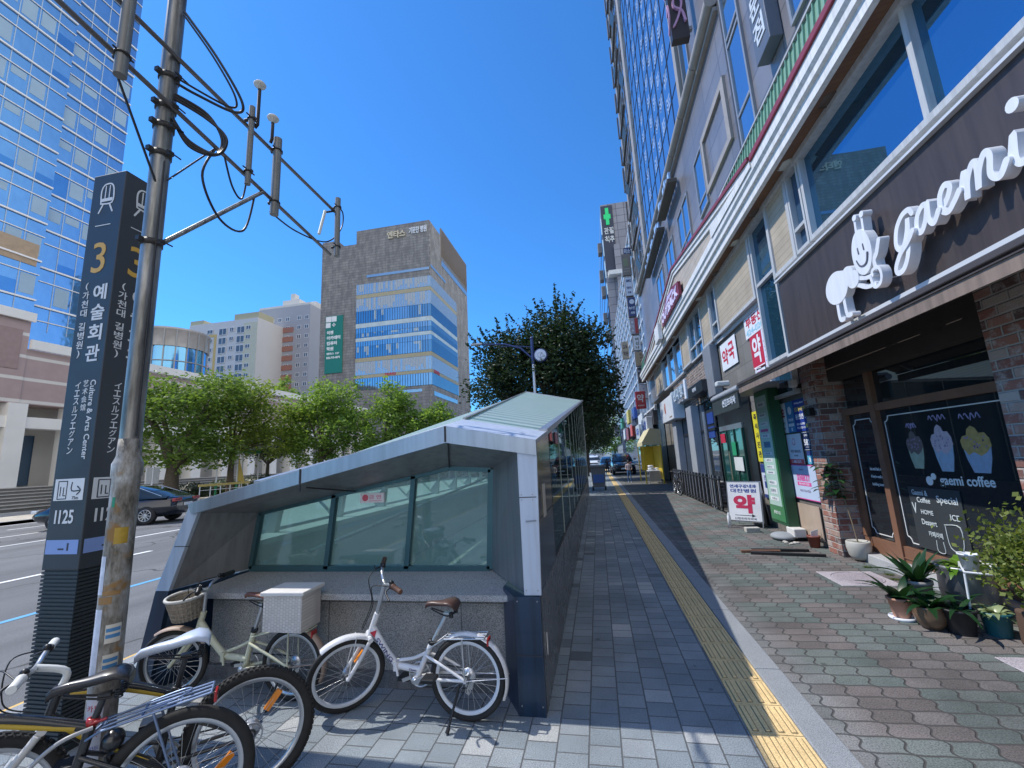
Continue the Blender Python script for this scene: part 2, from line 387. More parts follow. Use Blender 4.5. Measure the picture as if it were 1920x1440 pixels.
while y < 140: kb.bbox(-4.215, -4.065, y+.004, y+.996, -.2, .004, .012); y += 1.0
struct('kerb', kb, GR)
kb = MB(); y = -12.
while y < 140: kb.bbox(.974, 1.14, y+.003, y+1.197, -.2, .012, .008); y += 1.2
struct('kerb_strip', kb, GR)
kb = MB(); y = -40.
while y < 300: kb.bbox(-25.4, -25.2, y+.005, y+1.995, -.2, .03, .015); y += 2.0
struct('far_kerb', kb, GR)
# tactile paving: yellow tiles with four raised bars each
TAC = mat('tactile_yellow', (.72, .52, .25), .75, var=.16, scale=6, speck=.25, sscale=140)
GRM = mat('tactile_grime', (.20, .15, .08), .9); gm_ = MB()
tb = MB(); y = -6.; k = 0
while y < 60:
    tb.box(.704, .970, y+.003, y+.1475*2-.003, -.1, .002)
    if y < 32:
        for i in range(4):
            x = .704+.034+i*.066
            gm_.quad((x-.017, y+.02, .0032), (x+.017, y+.02, .0032), (x+.017, y+.275, .0032), (x-.017, y+.275, .0032))
            tb.bbox(x-.0115, x+.0115, y+.026, y+.269, .0, .0085, .0035) if 1.6 < y < 7 else tb.box(x-.0115, x+.0115, y+.026, y+.269, .0, .0085)
    y += .295
struct('tactile_strip', tb, TAC); struct('tactile_dirt', gm_, GRM)
# road markings
WHT = mat('road_paint_white', (.78, .78, .76), .7, var=.12, scale=4, speck=.2)
YEL = mat('road_paint_yellow', (.62, .40, .12), .7, var=.12, scale=4, speck=.2)
BLU = mat('road_paint_blue', (.10, .36, .62), .7, var=.12, scale=4, speck=.2)
def strip(mb, x, w, y0, y1, z=-.116): mb.quad((x-w/2, y0, z), (x+w/2, y0, z), (x+w/2, y1, z), (x-w/2, y1, z))
m_ = MB(); strip(m_, -4.36, .09, -30, 200); strip(m_, -4.52, .09, -30, 200); struct('yellow_road_line', m_, YEL)
m_ = MB(); strip(m_, -7.43, .11, -30, 200); struct('blue_road_line', m_, BLU)
m_ = MB()
for x, ph in ((-10.45, 2.5), (-13.45, .6), (-16.6, 6.), (-22.4, 3.)):
    y = -30+ph
    while y < 200: strip(m_, x, .13, y, y+4.2); y += 8.
strip(m_, -19.5, .13, -30, 200); strip(m_, -24.9, .13, -30, 200)
for i in range(9): strip(m_, -6.2-i*1.9, 1.0, 26, 30)
struct('white_road_line', m_, WHT)
# cover plates in the plaza
def plate(x, y, label):
    t = thing('manhole_cover', label, 'manhole cover', (x, y, 0))
    MB().bbox(-.30, .30, -.30, .30, -.02, .006, .006).build('concrete_frame', mat('cover_concrete', (.40, .36, .38), .8, speck=.4, sscale=120, bmp=.4, bscale=90), t)
    l = MB().lathe([(0, .0085), (.225, .0085), (.235, .006)], n=36); l.torus((0, 0, .0075), .25, .004, (0, 0, 1))
    for i in range(5): l.box(-.15+i*.06, -.12+i*.06, -.12, .12, .0085, .0105)
    l.build('lid', mat('cover_lid', (.33, .29, .31), .75, speck=.4, sscale=90, bmp=.5, bscale=70), t)
plate(2.84, 5.94, 'round concrete manhole cover in the paving by the cafe step')
plate(2.95, 3.62, 'concrete manhole cover cut by the right edge beyond the pots')
# ------------------------------------------------------------ right-hand building
XF = 3.30
U = (0, 0, 1); RY = (0, -1, 0)            # lettering on the street face reads towards -y
STONE = blocks('stone_panels', 1, 2, 1.25, .62, .022, [(0, (.160, .156, .170)), (.5, (.186, .180, .195)), (1, (.212, .205, .22))], (.10, .10, .11), .32, .12, 200., shift=0., bstr=.15, dirt=.14, spec=.6)
BEIGE = mat('beige_stone', (.33, .30, .27), .5, var=.12, speck=.15)
MIR = glass_mirror('mirror_glass', (.30, .44, .58), .92, .03)
DKG = glass_mirror('dark_window_glass', (.05, .10, .17), .25, .02, .01)
WFR = mat('white_window_frame', (.47, .48, .49), .45, var=.06, streak=.18)
GFR = mat('grey_window_frame', (.30, .31, .33), .4, metal=.3, var=.08)
CLAP = None
def siding(name, col, pitch, axis=2):
    m, nd, lk, b = _mat(name); nt = m.node_tree; p = coords(nt)
    s = nd.new('ShaderNodeSeparateXYZ'); lk.new(p, s.inputs[0])
    f = mth(nt, 'FRACT', mth(nt, 'DIVIDE', s.outputs[axis], pitch))
    g = ramp(nt, f, (0, (.25, .23, .2)), (.07, (.9, .9, .9)), (.12, (1, 1, 1)), (1, (1, 1, 1)))
    fl = mth(nt, 'FLOOR', mth(nt, 'DIVIDE', s.outputs[axis], pitch)); wh = nd.new('ShaderNodeTexWhiteNoise'); wh.noise_dimensions = '1D'; lk.new(fl, wh.inputs['W'])
    c = mixc(nt, wh.outputs[0], tuple(x*.93 for x in col), tuple(x*1.05 for x in col))
    c = mixc(nt, 1., c, ramp(nt, noise(nt, p, 2.2, 5), (.3, (.84, .84, .83)), (.65, (1.05, 1.05, 1.05))), 'MULTIPLY')
    lk.new(mixc(nt, 1., c, g, 'MULTIPLY'), b.inputs['Base Color']); b.inputs['Roughness'].default_value = .6
    bump(nt, b, f, .6, .012); return m
CLAP = siding('cream_siding', (.45, .38, .29), .115)
A = thing('office_building', 'tall glass and stone office block over the cafe along the pavement', 'building', (3.3, 12, 0))
b_ = MB(); b_.box(3.30, 16, -4, 25.4, 4.3, 36); wpart(b_, 'stone_wall', STONE, A)
b_ = MB(); b_.box(3.9, 16, -4, 7.0, -.1, 4.3); b_.box(3.32, 16, 7.32, 12.4, -.1, 4.296); b_.box(3.9, 16, 12.4, 25.4, -.1, 4.3)
b_.box(3.3, 16, 7.0, 7.32, -.1, 4.298)
wpart(b_, 'ground_floor_wall', blocks('grey_tile_wall', 1, 2, .62, .42, .008, [(0, (.19, .177, .16)), (1, (.23, .213, .193))], (.08, .08, .075), .45, .25, 160., shift=0., bstr=.1), A)
def window(par, y0, y1, z0, z1, x=XF, fw=.06, trans=(), mull=(), fm=None, gm=None, pr=.06, name='window'):
    f = MB()
    f.box(x-pr, x-.002, y0, y0+fw, z0, z1); f.box(x-pr, x-.002, y1-fw, y1, z0, z1)
    f.box(x-pr, x-.002, y0+fw, y1-fw, z0, z0+fw); f.box(x-pr, x-.002, y0+fw, y1-fw, z1-fw, z1)
    for t in trans: f.box(x-pr+.006, x-.002, y0+fw, y1-fw, t-fw/2, t+fw/2)
    for t in mull: f.box(x-pr+.004, x-.002, t-fw/2, t+fw/2, z0+fw, z1-fw)
    o = wpart(f, name, fm or GFR, par)
    q = MB().box(x-.022, x-.003, y0+fw*.6, y1-fw*.6, z0+fw*.6, z1-fw*.6).build('pane', gm or MIR, o)
    return o
# stone floor windows
window(A, 7.40, 8.16, 7.25, 10.9, trans=(7.95, 9.55, 9.72), pr=.05)
window(A, 10.58, 11.42, 7.70, 9.32, trans=(8.05,), pr=.05)
window(A, 12.45, 14.0, 7.70, 9.22, trans=(8.05,), mull=(13.2,), pr=.05)
window(A, 15.0, 16.6, 7.70, 9.2, trans=(8.05,), mull=(15.8,), pr=.05)
window(A, 17.4, 19.2, 7.70, 9.2, trans=(8.05,), mull=(18.3,), pr=.05)
window(A, 4.3, 5.9, 7.5, 10.6, trans=(8.0,), mull=(5.1,), pr=.05)
window(A, 1.2, 3.6, 7.5, 10.6, trans=(8.0,), mull=(2.4,), pr=.05)
f = MB()
for a0, a1, c0, c1 in ((8.55, 10.52, 9.20, 9.36), (8.55, 10.52, 7.86, 8.0), (8.55, 8.75, 8.0, 9.20), (10.36, 10.52, 8.0, 9.20)): f.box(3.24, 3.298, a0, a1, c0, c1)
wpart(f, 'stone_frame', BEIGE, A)
f = MB().box(3.275, 3.298, 8.24, 8.30, 5.6, 10.9); wpart(f, 'downpipe', mat('dark_strip', (.05, .05, .055), .5), A)
# stringcourse at eleven metres
f = MB(); y = 8.32
while y < 25: f.tube([(3.17, y+.01, 11.02), (3.17, min(y+1.58, 25.2), 11.02)], .13, 12); y += 1.6
f.box(3.20, 3.298, 8.35, 25.3, 10.78, 10.88)
wpart(f, 'stone_moulding', BEIGE, A)
# curtain wall with mullions, film lettering
cw = MB().box(3.24, 3.297, 11.62, 20.6, 11.25, 35.8); cwo = wpart(cw, 'curtain_wall', glass_mirror('curtain_glass', (.32, .44, .60), .92, .035, .03), A)
g = MB()
for i in range(1, 9): g.box(3.222, 3.241, 11.62+i*.998-.012, 11.62+i*.998+.012, 11.25, 35.8)
for k in range(0, 17): g.box(3.226, 3.2405, 11.62, 20.6, 12.5+k*1.45-.012, 12.5+k*1.45+.012)
q = g.build('glazing_bar', mat('bar_dark', (.06, .08, .12), .4, metal=.4), cwo)
rq = random.Random(9); FLM = mat('film_pale', (.42, .52, .68), .3, var=.1)
for yc in (13.1, 14.1, 15.1, 16.1, 18.1):
    z = 12.6
    while z < 26:
        fm_ = MB()
        for k in range(3): fm_.box(3.236, 3.2395, yc-.30+.05*rq.random(), yc+.25*rq.random(), z+k*.16, z+k*.16+.07)
        fm_.box(3.236, 3.2395, yc+.05, yc+.14, z-.05, z+.5); z += .95
        fm_.build('window_film', FLM, cwo)
for (y0, y1) in ((11.36, 11.62), (20.6, 21.3), (24.9, 25.4)):
    wpart(MB().box(3.16, 3.298, y0, y1, 11.15, 35.9), 'pilaster', BEIGE, A)
window(A, 10.55, 11.3, 11.25, 35.5, trans=[13.2+k*2.9 for k in range(8)], pr=.05)
for k in range(9):
    z = 11.4+k*2.7
    o = window(A, 21.4, 24.8, z, z+2.2, trans=(z+.6,), mull=(22.5, 23.7), pr=.05)
    for j, yy in enumerate((21.5, 22.6, 23.8)):
        if (k+j) % 3 != 1: continue
        s = MB().obox((3.10, yy+.45, z+.42), (.012, 0, .004), (0, .42, 0), (-.085, 0, .26)); s.m(0)
        q = s.build('open_sash', mat('sash_dark', (.05, .08, .10), .3), o)
f = MB()
for k in range(13):      # ragged rain guards and rails up the far corner
    z = 12+k*1.9; f.box(3.02, 3.10, 25.0+.1*(k % 3), 25.35, z, z+1.2+.3*(k % 2)); f.box(3.05, 3.17, 22.2, 24.9, z+1.55, z+1.62)
wpart(f, 'ledge_guard', mat('guard_metal', (.12, .11, .10), .6, metal=.3), A)

# second storey band: siding, windows, soffit, cornice, gable, green roof
for y0, y1 in ((6.78, 7.46), (8.50, 10.84), (11.55, 12.45), (14.25, 15.4), (20.0, 22.2)):
    wpart(MB().box(3.20, 3.297, y0, y1, 4.40, 5.62), 'siding_panel', CLAP, A)
    t = MB(); t.box(3.17, 3.296, y0-.09, y0-.002, 4.33, 5.66); t.box(3.17, 3.296, y1+.002, y1+.09, 4.33, 5.66); t.box(3.17, 3.296, y0, y1, 4.33, 4.398)
    wpart(t, 'siding_trim', WFR, A)
window(A, 6.30, 6.70, 4.36, 5.70, x=3.28, fw=.05, trans=(4.72,), fm=WFR, gm=DKG, pr=.10)
window(A, 2.2, 6.28, 4.36, 5.70, x=3.28, fw=.07, mull=(4.08,), fm=WFR, gm=glass_mirror('blue_window_glass', (.09, .25, .40), .9, .015, .004), pr=.10)
window(A, -3.5, 2.1, 4.36, 5.70, x=3.28, fw=.07, mull=(0.,), fm=WFR, gm=MATS['blue_window_glass'], pr=.10)
TEAL = glass_mirror('teal_window_glass', (.05, .16, .26), .75, .02, .02)
window(A, 7.52, 8.40, 2.38, 5.68, x=3.28, fw=.06, trans=(4.53, 3.05, 2.93), fm=WFR, gm=TEAL, pr=.09)
window(A, 10.93, 11.48, 4.36, 5.68, x=3.28, fw=.05, trans=(4.72,), fm=WFR, gm=DKG, pr=.09)
window(A, 12.56, 14.16, 4.30, 5.66, x=3.28, fw=.05, trans=(4.72,), mull=(13.36,), fm=WFR, gm=TEAL, pr=.09)
window(A, 15.5, 19.9, 4.25, 5.66, x=3.28, fw=.06, mull=(17.0, 18.4), fm=WFR, gm=MIR, pr=.09)
SOF = siding('wood_soffit', (.19, .095, .05), .075, 1)
XC = 2.88
f = MB(); f.prism([(XC+.06, -4, 5.64), (3.296, -4, 5.72), (3.296, -4, 5.80), (XC+.06, -4, 5.74)], (0, 29.3, 0)); wpart(f, 'soffit', SOF, A)
f = MB(); f.box(3.14, 3.27, -4, 25.2, 5.60, 5.685); wpart(f, 'header_beam', WFR, A)
CORN = mat('white_cornice', (.70, .70, .69), .5, var=.08, scale=1.5, streak=.18)
f = MB()
prof = [(2.95, 5.62), (2.88, 5.62), (2.88, 5.76), (2.835, 5.78), (2.835, 5.87), (2.80, 5.91), (2.80, 6.06), (2.95, 6.06)]
f.prism([(a, -4, b) for a, b in prof], (0, 29.3, 0)); wpart(f, 'cornice', CORN, A)
RED = mat('red_trim', (.23, .035, .05), .45, var=.1)
f = MB(); f.bbox(2.77, 2.93, -4, 6.78, 6.063, 6.17, .015); wpart(f, 'red_gutter', RED, A)
# green standing seam mansard
GRN = mat('green_metal_roof', (.20, .36, .26), .4, var=.08, scale=1.2, spec=.5)
f = MB(); f.prism([(2.88, -4, 6.10), (2.90, -4, 6.14), (2.96, -4, 6.72), (3.295, -4, 6.90), (3.295, -4, 6.80), (2.97, -4, 6.6)], (0, 29.2, 0))
nrm = Vector((-.58, 0, .06)).normalized(); y = -3.9
while y < 25:
    f.obox(Vector((2.93, y, 6.43))+nrm*.012, Vector((.06, 0, .58))*.5, (0, .008, 0), nrm*.014); y += .125
wpart(f, 'green_roof', GRN, A)
f = MB(); f.bar((2.95, -4, 6.73), (2.95, 25.2, 6.73), .05, .03); wpart(f, 'roof_flashing', WFR, A)
# gable
gy0, gy1, gp, gz0, gz1 = 6.8, 22.3, 13.5, 6.11, 7.22
f = MB(); f.prism([(2.86, gy0+.02, 6.05), (2.86, gy1-.02, 6.05), (2.86, gp, gz1-.12)], (.05, 0, 0)); wpart(f, 'gable_siding', siding('gable_siding_boards', (.46, .40, .34), .18), A)
def rake(mb, x0, x1, off0, off1):
    for a, b in (((gy0, gz0), (gp, gz1)), ((gp, gz1), (gy1, gz0-.02))):
        mb.prism([(x0, a[0], a[1]+off0), (x0, b[0], b[1]+off0), (x0, b[0], b[1]+off1), (x0, a[0], a[1]+off1)], (x1-x0, 0, 0))
f = MB(); rake(f, 2.82, 2.858, -.20, -.002); rake(f, 2.785, 2.818, -.09, -.002); wpart(f, 'rake_board', CORN, A)
f = MB(); rake(f, 2.75, 2.98, .0, .065); wpart(f, 'rake_trim', RED, A)
f = MB()
for a, b in (((gy0, gz0), (gp, gz1)), ((gp, gz1), (gy1, gz0-.02))):
    f.prism([(2.95, a[0], a[1]+.0), (2.95, b[0], b[1]), (3.295, b[0], b[1]+.3), (3.295, a[0], a[1]+.3)], (0, 0, .05))
wpart(f, 'gable_roof', GRN, A)
f = MB().prism([(2.776, 6.79, 5.98), (2.776, 9.2, 6.03), (2.776, 9.2, 6.27), (2.776, 7.3, 6.10), (2.776, 6.79, 6.075)], (.02, 0, 0)); wpart(f, 'cornice_return', CORN, A)
# down lights in the soffit
for i, y in enumerate((3.75, 5.2, 6.4, 7.7, 8.8, 10.3, 12.0, 13.9, 15.9, 18., 20.5)):
    z = 5.64+.08*.5; l = MB(); l.lathe([(0, -.016), (.095, -.016), (.105, -.008), (.118, -.022), (.128, .01)], (3.10, y, z-.004), 24)
    wpart(l, 'down_light', mat('lamp_grey' if i % 2 == 0 else 'lamp_dark', (.50, .52, .47) if i % 2 == 0 else (.10, .07, .05), .4), A)
# stone strip under the siding
wpart(MB().box(3.26, 3.298, -4, 12.3, 4.235, 4.325), 'stone_strip', mat('pale_strip', (.45, .46, .48), .6, speck=.25), A)

# ------------------------------------------------------------ the cafe below
CAF = thing('cafe_front', 'brick cafe shopfront with dark glass under a brown awning', 'shopfront', (3.4, 5, 0))
BR = None
def brick(name, va=1):
    m, nd, lk, b = _mat(name); nt = m.node_tree; p = coords(nt)
    s = nd.new('ShaderNodeSeparateXYZ'); lk.new(p, s.inputs[0])
    u = mth(nt, 'ADD', s.outputs[0], s.outputs[1])
    mask, rnd, cell = bond(nt, s.outputs[2], u, .086, .235, .011)
    c = ramp(nt, rnd, (0, (.10, .075, .07)), (.25, (.25, .10, .075)), (.6, (.34, .15, .11)), (.85, (.36, .24, .19)), (1, (.48, .41, .36)))
    c = mixc(nt, ramp(nt, noise(nt, p, 9., 5, .7), (.5, (0, 0, 0)), (.7, (1, 1, 1))), c, (.46, .41, .38))
    c = mixc(nt, mask, (.40, .37, .34), c); lk.new(c, b.inputs['Base Color']); b.inputs['Roughness'].default_value = .85
    bump(nt, b, mth(nt, 'ADD', mask, mth(nt, 'MULTIPLY', noise(nt, p, 50, 4), .5)), .9, .012); return m
BR = brick('old_brick')
for y0, y1 in ((6.98, 7.36), (3.45, 4.12), (-.2, 1.2)):
    wpart(MB().bbox(3.22, 3.88, y0, y1, -.02, 2.95, .006), 'brick_pillar', BR, CAF)
wpart(MB().box(3.34, 3.88, -4, 7.36, 2.951, 4.22), 'lintel', mat('dark_lintel', (.05, .045, .045), .7), CAF)
wpart(MB().box(3.42, 3.88, -4, 6.98, 2.45, 2.949), 'soffit_board', mat('dark_soffit', (.06, .05, .045), .7), CAF)
WD = mat('brown_timber', (.20, .10, .06), .55, var=.25, scale=5, bmp=.3, bscale=30)
GLS = glass_mirror('shop_glass', (.018, .022, .026), .0, .015, .003); GLS.node_tree.nodes['Principled BSDF'].inputs['Specular IOR Level'].default_value = .8
f = MB(); f.box(3.52, 3.60, 4.10, 6.97, .06, .30); f.box(3.50, 3.61, 6.20, 6.30, .06, 2.449); f.box(3.51, 3.60, 4.10, 6.20, 1.94, 2.03); f.box(3.51, 3.60, 6.30, 6.97, 1.94, 2.03)
f.box(3.51, 3.60, 6.88, 6.97, .30, 1.94); f.box(3.51, 3.60, 4.10, 4.15, .30, 1.94); f.box(3.505, 3.52, 4.15, 6.2, .165, .175)
wpart(f, 'timber_frame', WD, CAF)
f = MB(); f.box(3.56, 3.58, 4.15, 6.20, .30, 1.94); f.box(3.56, 3.58, 6.30, 6.88, .30, 1.94); f.box(3.56, 3.58, 4.10, 6.20, 2.03, 2.449); f.box(3.56, 3.58, 6.30, 6.88, 2.03, 2.449)
wpart(f, 'shop_window', GLS, CAF)
f = MB(); f.box(3.52, 3.60, 1.2, 3.45, .06, .30); f.box(3.51, 3.60, 1.2, 3.45, 1.94, 2.03); wpart(f, 'timber_frame', WD, CAF)
wpart(MB().box(3.56, 3.58, 1.2, 3.45, .30, 1.94), 'shop_window', GLS, CAF)
# white painted borders and writing on the glass
CH = mat('white_paint_line', (.75, .75, .73), .6, var=.05)
def border(mb, y0, y1, z0, z1, n=.07, x=3.556, w=.011):
    pts = [(y1-n, z1), (y0+n, z1)]
    def arc(cy, cz, a0): return [(cy+n*math.cos(math.radians(a)), cz+n*math.sin(math.radians(a))) for a in range(a0, a0-91, -30)]
    P = []
    P += [(y0+n, z1)]+[(y0+n*math.sin(math.radians(90-a)), z1-n*math.cos(math.radians(90-a))) for a in (30, 60)]+[(y0, z1-n)]
    P += [(y0, z0+n)]+[(y0+n*math.sin(math.radians(a)), z0+n*math.cos(math.radians(a))) for a in (30, 60)]+[(y0+n, z0)]
    P += [(y1-n, z0)]+[(y1-n*math.sin(math.radians(90-a)), z0+n*math.cos(math.radians(90-a))) for a in (30, 60)]+[(y1, z0+n)]
    P += [(y1, z1-n)]+[(y1-n*math.sin(math.radians(a)), z1-n*math.cos(math.radians(a))) for a in (30, 60)]+[(y1-n, z1)]
    for a, b in zip(P, P[1:]+P[:1]):
        if (Vector(a)-Vector(b)).length > 1e-4: mb.bar((x, *a), (x, *b), .004, w, (0, b[1]-a[1], a[0]-b[0]))
f = MB(); border(f, 4.22, 6.14, .36, 1.86); border(f, 6.36, 6.82, .36, 1.86); wpart(f, 'painted_border', CH, CAF)
f = MB()
for i, s in enumerate(('Ants work hard, even', 'if they\'re small and', 'building tower.')): text_into(f, s, (3.559, 6.50, 1.20-i*.10), RY, U, .26, .05, .01, .002)
q = (3.559, 5.14, 1.10)
text_into(f, 'gaemi coffee', (3.559, 5.12, 1.11), (0, -1, .02), U, .66, .13, .02, .002)
for (a, b, r) in ((5.60, 1.10, .05), (5.53, 1.15, .035)): disc(f, (-a, b), r, (3.559, 0, 0), (0, -1, 0), (0, 0, 1), .0, .003)
wpart(f, 'glass_lettering', CH, CAF)
# painted desserts
def cup(name, y, z, w, h, colb, colt, parent):
    f = MB(); r, u = Vector((0, -1, 0)), Vector((0, 0, 1)); c = Vector((3.559, y, z))
    def poly(pts, d): f.prism([c+r*a*w+u*b*h for a, b in pts], (-d, 0, 0))
    f.m(0); poly([(-.46, .06), (-.40, -.2), (-.26, -.5), (.26, -.5), (.40, -.2), (.46, .06)], .003)
    f.m(1); poly([(-.48, .05), (-.50, .2), (-.40, .30), (-.26, .32), (-.20, .45), (-.06, .52), (.08, .47), (.16, .36), (.34, .36), (.46, .24), (.49, .08), (.30, -.06), (.1, -.14), (-.12, -.05), (-.3, -.12)], .004)
    f.m(2)
    for i in range(16): disc(f, ((rng.random()-.5)*.7*w, rng.random()*.3*h), .010, c, r, u, .0041, .0055, 6)
    return wpart(f, name, [mat('paint_'+name+'_b', colb, .7, var=.2, scale=20), mat('paint_'+name+'_t', colt, .7, var=.3, scale=25), mat('paint_dots', (.30, .22, .34), .7)], parent)
cup('cookie_sundae', 5.71, 1.44, .26, .42, (.32, .38, .28), (.14, .11, .10), CAF)
cup('berry_sundae', 5.31, 1.45, .29, .48, (.32, .42, .52), (.52, .42, .46), CAF)
cup('mango_sundae', 4.90, 1.43, .34, .44, (.30, .38, .50), (.45, .30, .10), CAF)
f = MB()
for y, z, w in ((5.31, 1.76, .24), (4.90, 1.74, .26), (5.72, 1.70, .14)):
    for k in range(4): ribbon(f, [(-w/2+k*w/4, .03*math.sin(k*2.1)), (-w/2+k*w/4+.02, .04), (-w/2+k*w/4+.05, -.01)], .008, (3.559, y, z), RY, U, .002, 0, 4)
wpart(f, 'chalk_scribble', mat('lilac_chalk', (.42, .36, .58), .8), CAF)
# blackboard behind the glass edge, drawn in chalk
bb = MB().box(3.548, 3.557, 5.22, 5.96, .34, 1.02); wpart(bb, 'menu_board', mat('board_black', (.03, .036, .04), .7), CAF)
f = MB()
for s, y, z, w, h in (('Gaemi &', 5.78, .96, .24, .06), ('Coffee', 5.74, .88, .20, .06), ('V', 5.90, .78, .07, .12), ('HOME', 5.72, .75, .18, .05), ('Special', 5.40, .90, .28, .10), ('ICE', 5.34, .74, .12, .06), ('Dessert', 5.72, .64, .22, .06), ('카페라떼', 5.66, .52, .20, .06)):
    text_into(f, s, (3.547, y, z), RY, U, w, h, .01, .002)
ribbon(f, [(-.10, .13), (-.08, -.10), (.08, -.10), (.10, .13), (-.10, .13)], .007, (3.547, 5.40, .52), RY, U, .002, 0, 4)
ribbon(f, [(-.05, .06), (-.05, -.05), (.05, -.05), (.05, .06)], .006, (3.547, 5.62, .40), RY, U, .002, 0, 4)
wpart(f, 'chalk_writing', mat('chalk', (.55, .6, .6), .9), CAF)
# step
wpart(MB().bbox(3.36, 3.53, 1.6, 6.99, -.01, .11, .01), 'stone_step', mat('step_stone', (.40, .41, .42), .75, speck=.35, sscale=150), CAF)
# sign fascia
wpart(MB().bbox(3.15, 3.335, -3, 7.36, 3.0, 4.20, .004), 'sign_board', mat('sign_brown', (.058, .045, .043), .42, var=.10, scale=.8, streak=.25), CAF)
f = MB(); f.box(3.10, 3.34, -3, 7.40, 4.203, 4.231); f.box(3.12, 3.15, -3, 7.38, 2.955, 2.998)
wpart(f, 'sign_edge', mat('sign_edge_metal', (.62, .64, .66), .4, metal=.2, var=.05), CAF)
# raised lettering 'gaemi'
LET = [mat('letter_white', (.70, .72, .76), .4, var=.05, streak=.08)]
f = MB(); c0 = (3.15, 4.54, 3.36)
def st(pts, w=.052, closed=False): ribbon(f, [(q[0]*.73, q[1]*.60-.02) for q in pts], w, c0, RY, U, .068, .07, 8, closed, .0003)
st([(.40, .44), (.36, .52), (.24, .50), (.12, .36), (.06, .14), (.10, .02), (.20, .04), (.30, .22), (.35, .38), (.31, .12), (.25, -.14), (.14, -.32), (.03, -.34), (.02, -.24), (.14, -.08), (.32, .04), (.42, .14)])
st([(.66, .38), (.58, .42), (.48, .32), (.44, .14), (.50, .06), (.60, .18), (.68, .40), (.66, .16), (.72, .06), (.82, .18)])
st([(.82, .18), (.94, .28), (1.0, .40), (.94, .46), (.86, .36), (.84, .18), (.92, .08), (1.02, .14), (1.12, .24)])
st([(1.12, .24), (1.20, .44), (1.17, .08), (1.22, .30), (1.32, .46), (1.36, .38), (1.33, .10), (1.38, .30), (1.48, .46), (1.53, .38), (1.50, .16), (1.58, .06), (1.68, .18)])
st([(1.68, .18), (1.76, .44), (1.73, .14), (1.80, .06), (1.92, .18)])
disc(f, (1.35, .42), .05, c0, Vector(RY), Vector(U), .07, .16)
for a in (.05, .4, .75, 1.05, 1.3, 1.5): f.tube([(3.155, 4.54-a, 3.42), (3.07, 4.54-a, 3.42)], .006, 6)
wpart(f, 'raised_lettering', LET, CAF)
# ant emblem with a coffee cup
f = MB(); c1 = Vector((3.15, 5.20, 3.40)); R_, U_ = Vector(RY), Vector(U)
def dd(y, z, ry, rz, top): disc(f, (5.20-y, z-3.40), rz, c1, R_, U_, .07, top, 36, ry/rz)
dd(5.555, 3.40, .235, .195, .155); dd(5.30, 3.44, .12, .115, .1565); dd(5.22, 3.37, .11, .10, .156); dd(4.985, 3.585, .165, .255, .158)
def an(pts, w=.042): ribbon(f, [(5.20-y, z-3.40) for y, z in pts], w, c1, RY, U, .08, .07, 6)
an([(5.02, 3.80), (5.0, 3.98)], .036); an([(4.90, 3.80), (4.88, 3.96)], .036); dd(4.985, 3.99, .036, .034, .16); dd(4.865, 3.965, .036, .034, .16)
an([(5.60, 3.24), (5.60, 3.03), (5.52, 3.0)], .055); an([(5.46, 3.26), (5.45, 3.04), (5.37, 3.01)], .055)
an([(5.16, 3.36), (5.02, 3.30), (4.90, 3.28)]); an([(5.18, 3.29), (5.03, 3.20), (4.88, 3.18)])
an([(4.92, 3.28), (4.88, 3.33), (4.79, 3.32), (4.76, 3.23), (4.80, 3.15), (4.89, 3.15), (4.92, 3.28)], .036)
an([(4.83, 3.33), (4.83, 3.42), (4.77, 3.47), (4.70, 3.58)], .055)
for a, b in ((5.6, 3.3), (5.0, 3.8), (4.8, 3.2)): f.tube([(3.155, a, b), (3.07, a, b)], .006, 6)
eo = wpart(f, 'ant_emblem', LET, CAF)
f = MB(); cf = c1+Vector((-.152, 0, 0))
def fc_(pts, w): ribbon(f, [(5.20-y, z-3.40) for y, z in pts], w, cf, RY, U, .008, 0, 6)
fc_([(5.035, 3.65), (5.03, 3.59)], .02); fc_([(4.94, 3.655), (4.935, 3.595)], .02); fc_([(5.09, 3.53), (5.05, 3.455), (4.98, 3.43), (4.92, 3.455), (4.885, 3.535)], .018)
q = f.build('emblem_face', mat('emblem_dark', (.10, .10, .13), .5), eo)
# awning (folded canvas cassette and valance)
AW = mat('awning_canvas', (.22, .165, .135), .75, var=.10, scale=6, streak=.3)
f = MB(); f.prism([(2.42, -3, 2.60), (3.14, -3, 2.93), (3.14, -3, 2.945), (2.42, -3, 2.615)], (0, 10.62, 0))
f.prism([(2.40, -3, 2.455), (2.412, -3, 2.455), (2.412, -3, 2.56), (2.40, -3, 2.56)], (0, 10.62, 0)); wpart(f, 'awning', AW, CAF)
f = MB(); f.bbox(2.375, 2.425, -3, 7.63, 2.575, 2.625, .008); f.box(2.388, 2.399, -3, 7.62, 2.551, 2.560)
wpart(f, 'awning_rail', mat('rail_dark', (.07, .06, .06), .4), CAF)
f = MB()
for y in (6.9, 3.9): f.bar((3.14, y, 2.85), (2.46, y+.3, 2.58), .03, .05)
wpart(f, 'awning_arm', mat('arm_grey', (.45, .45, .46), .4, metal=.4), CAF)
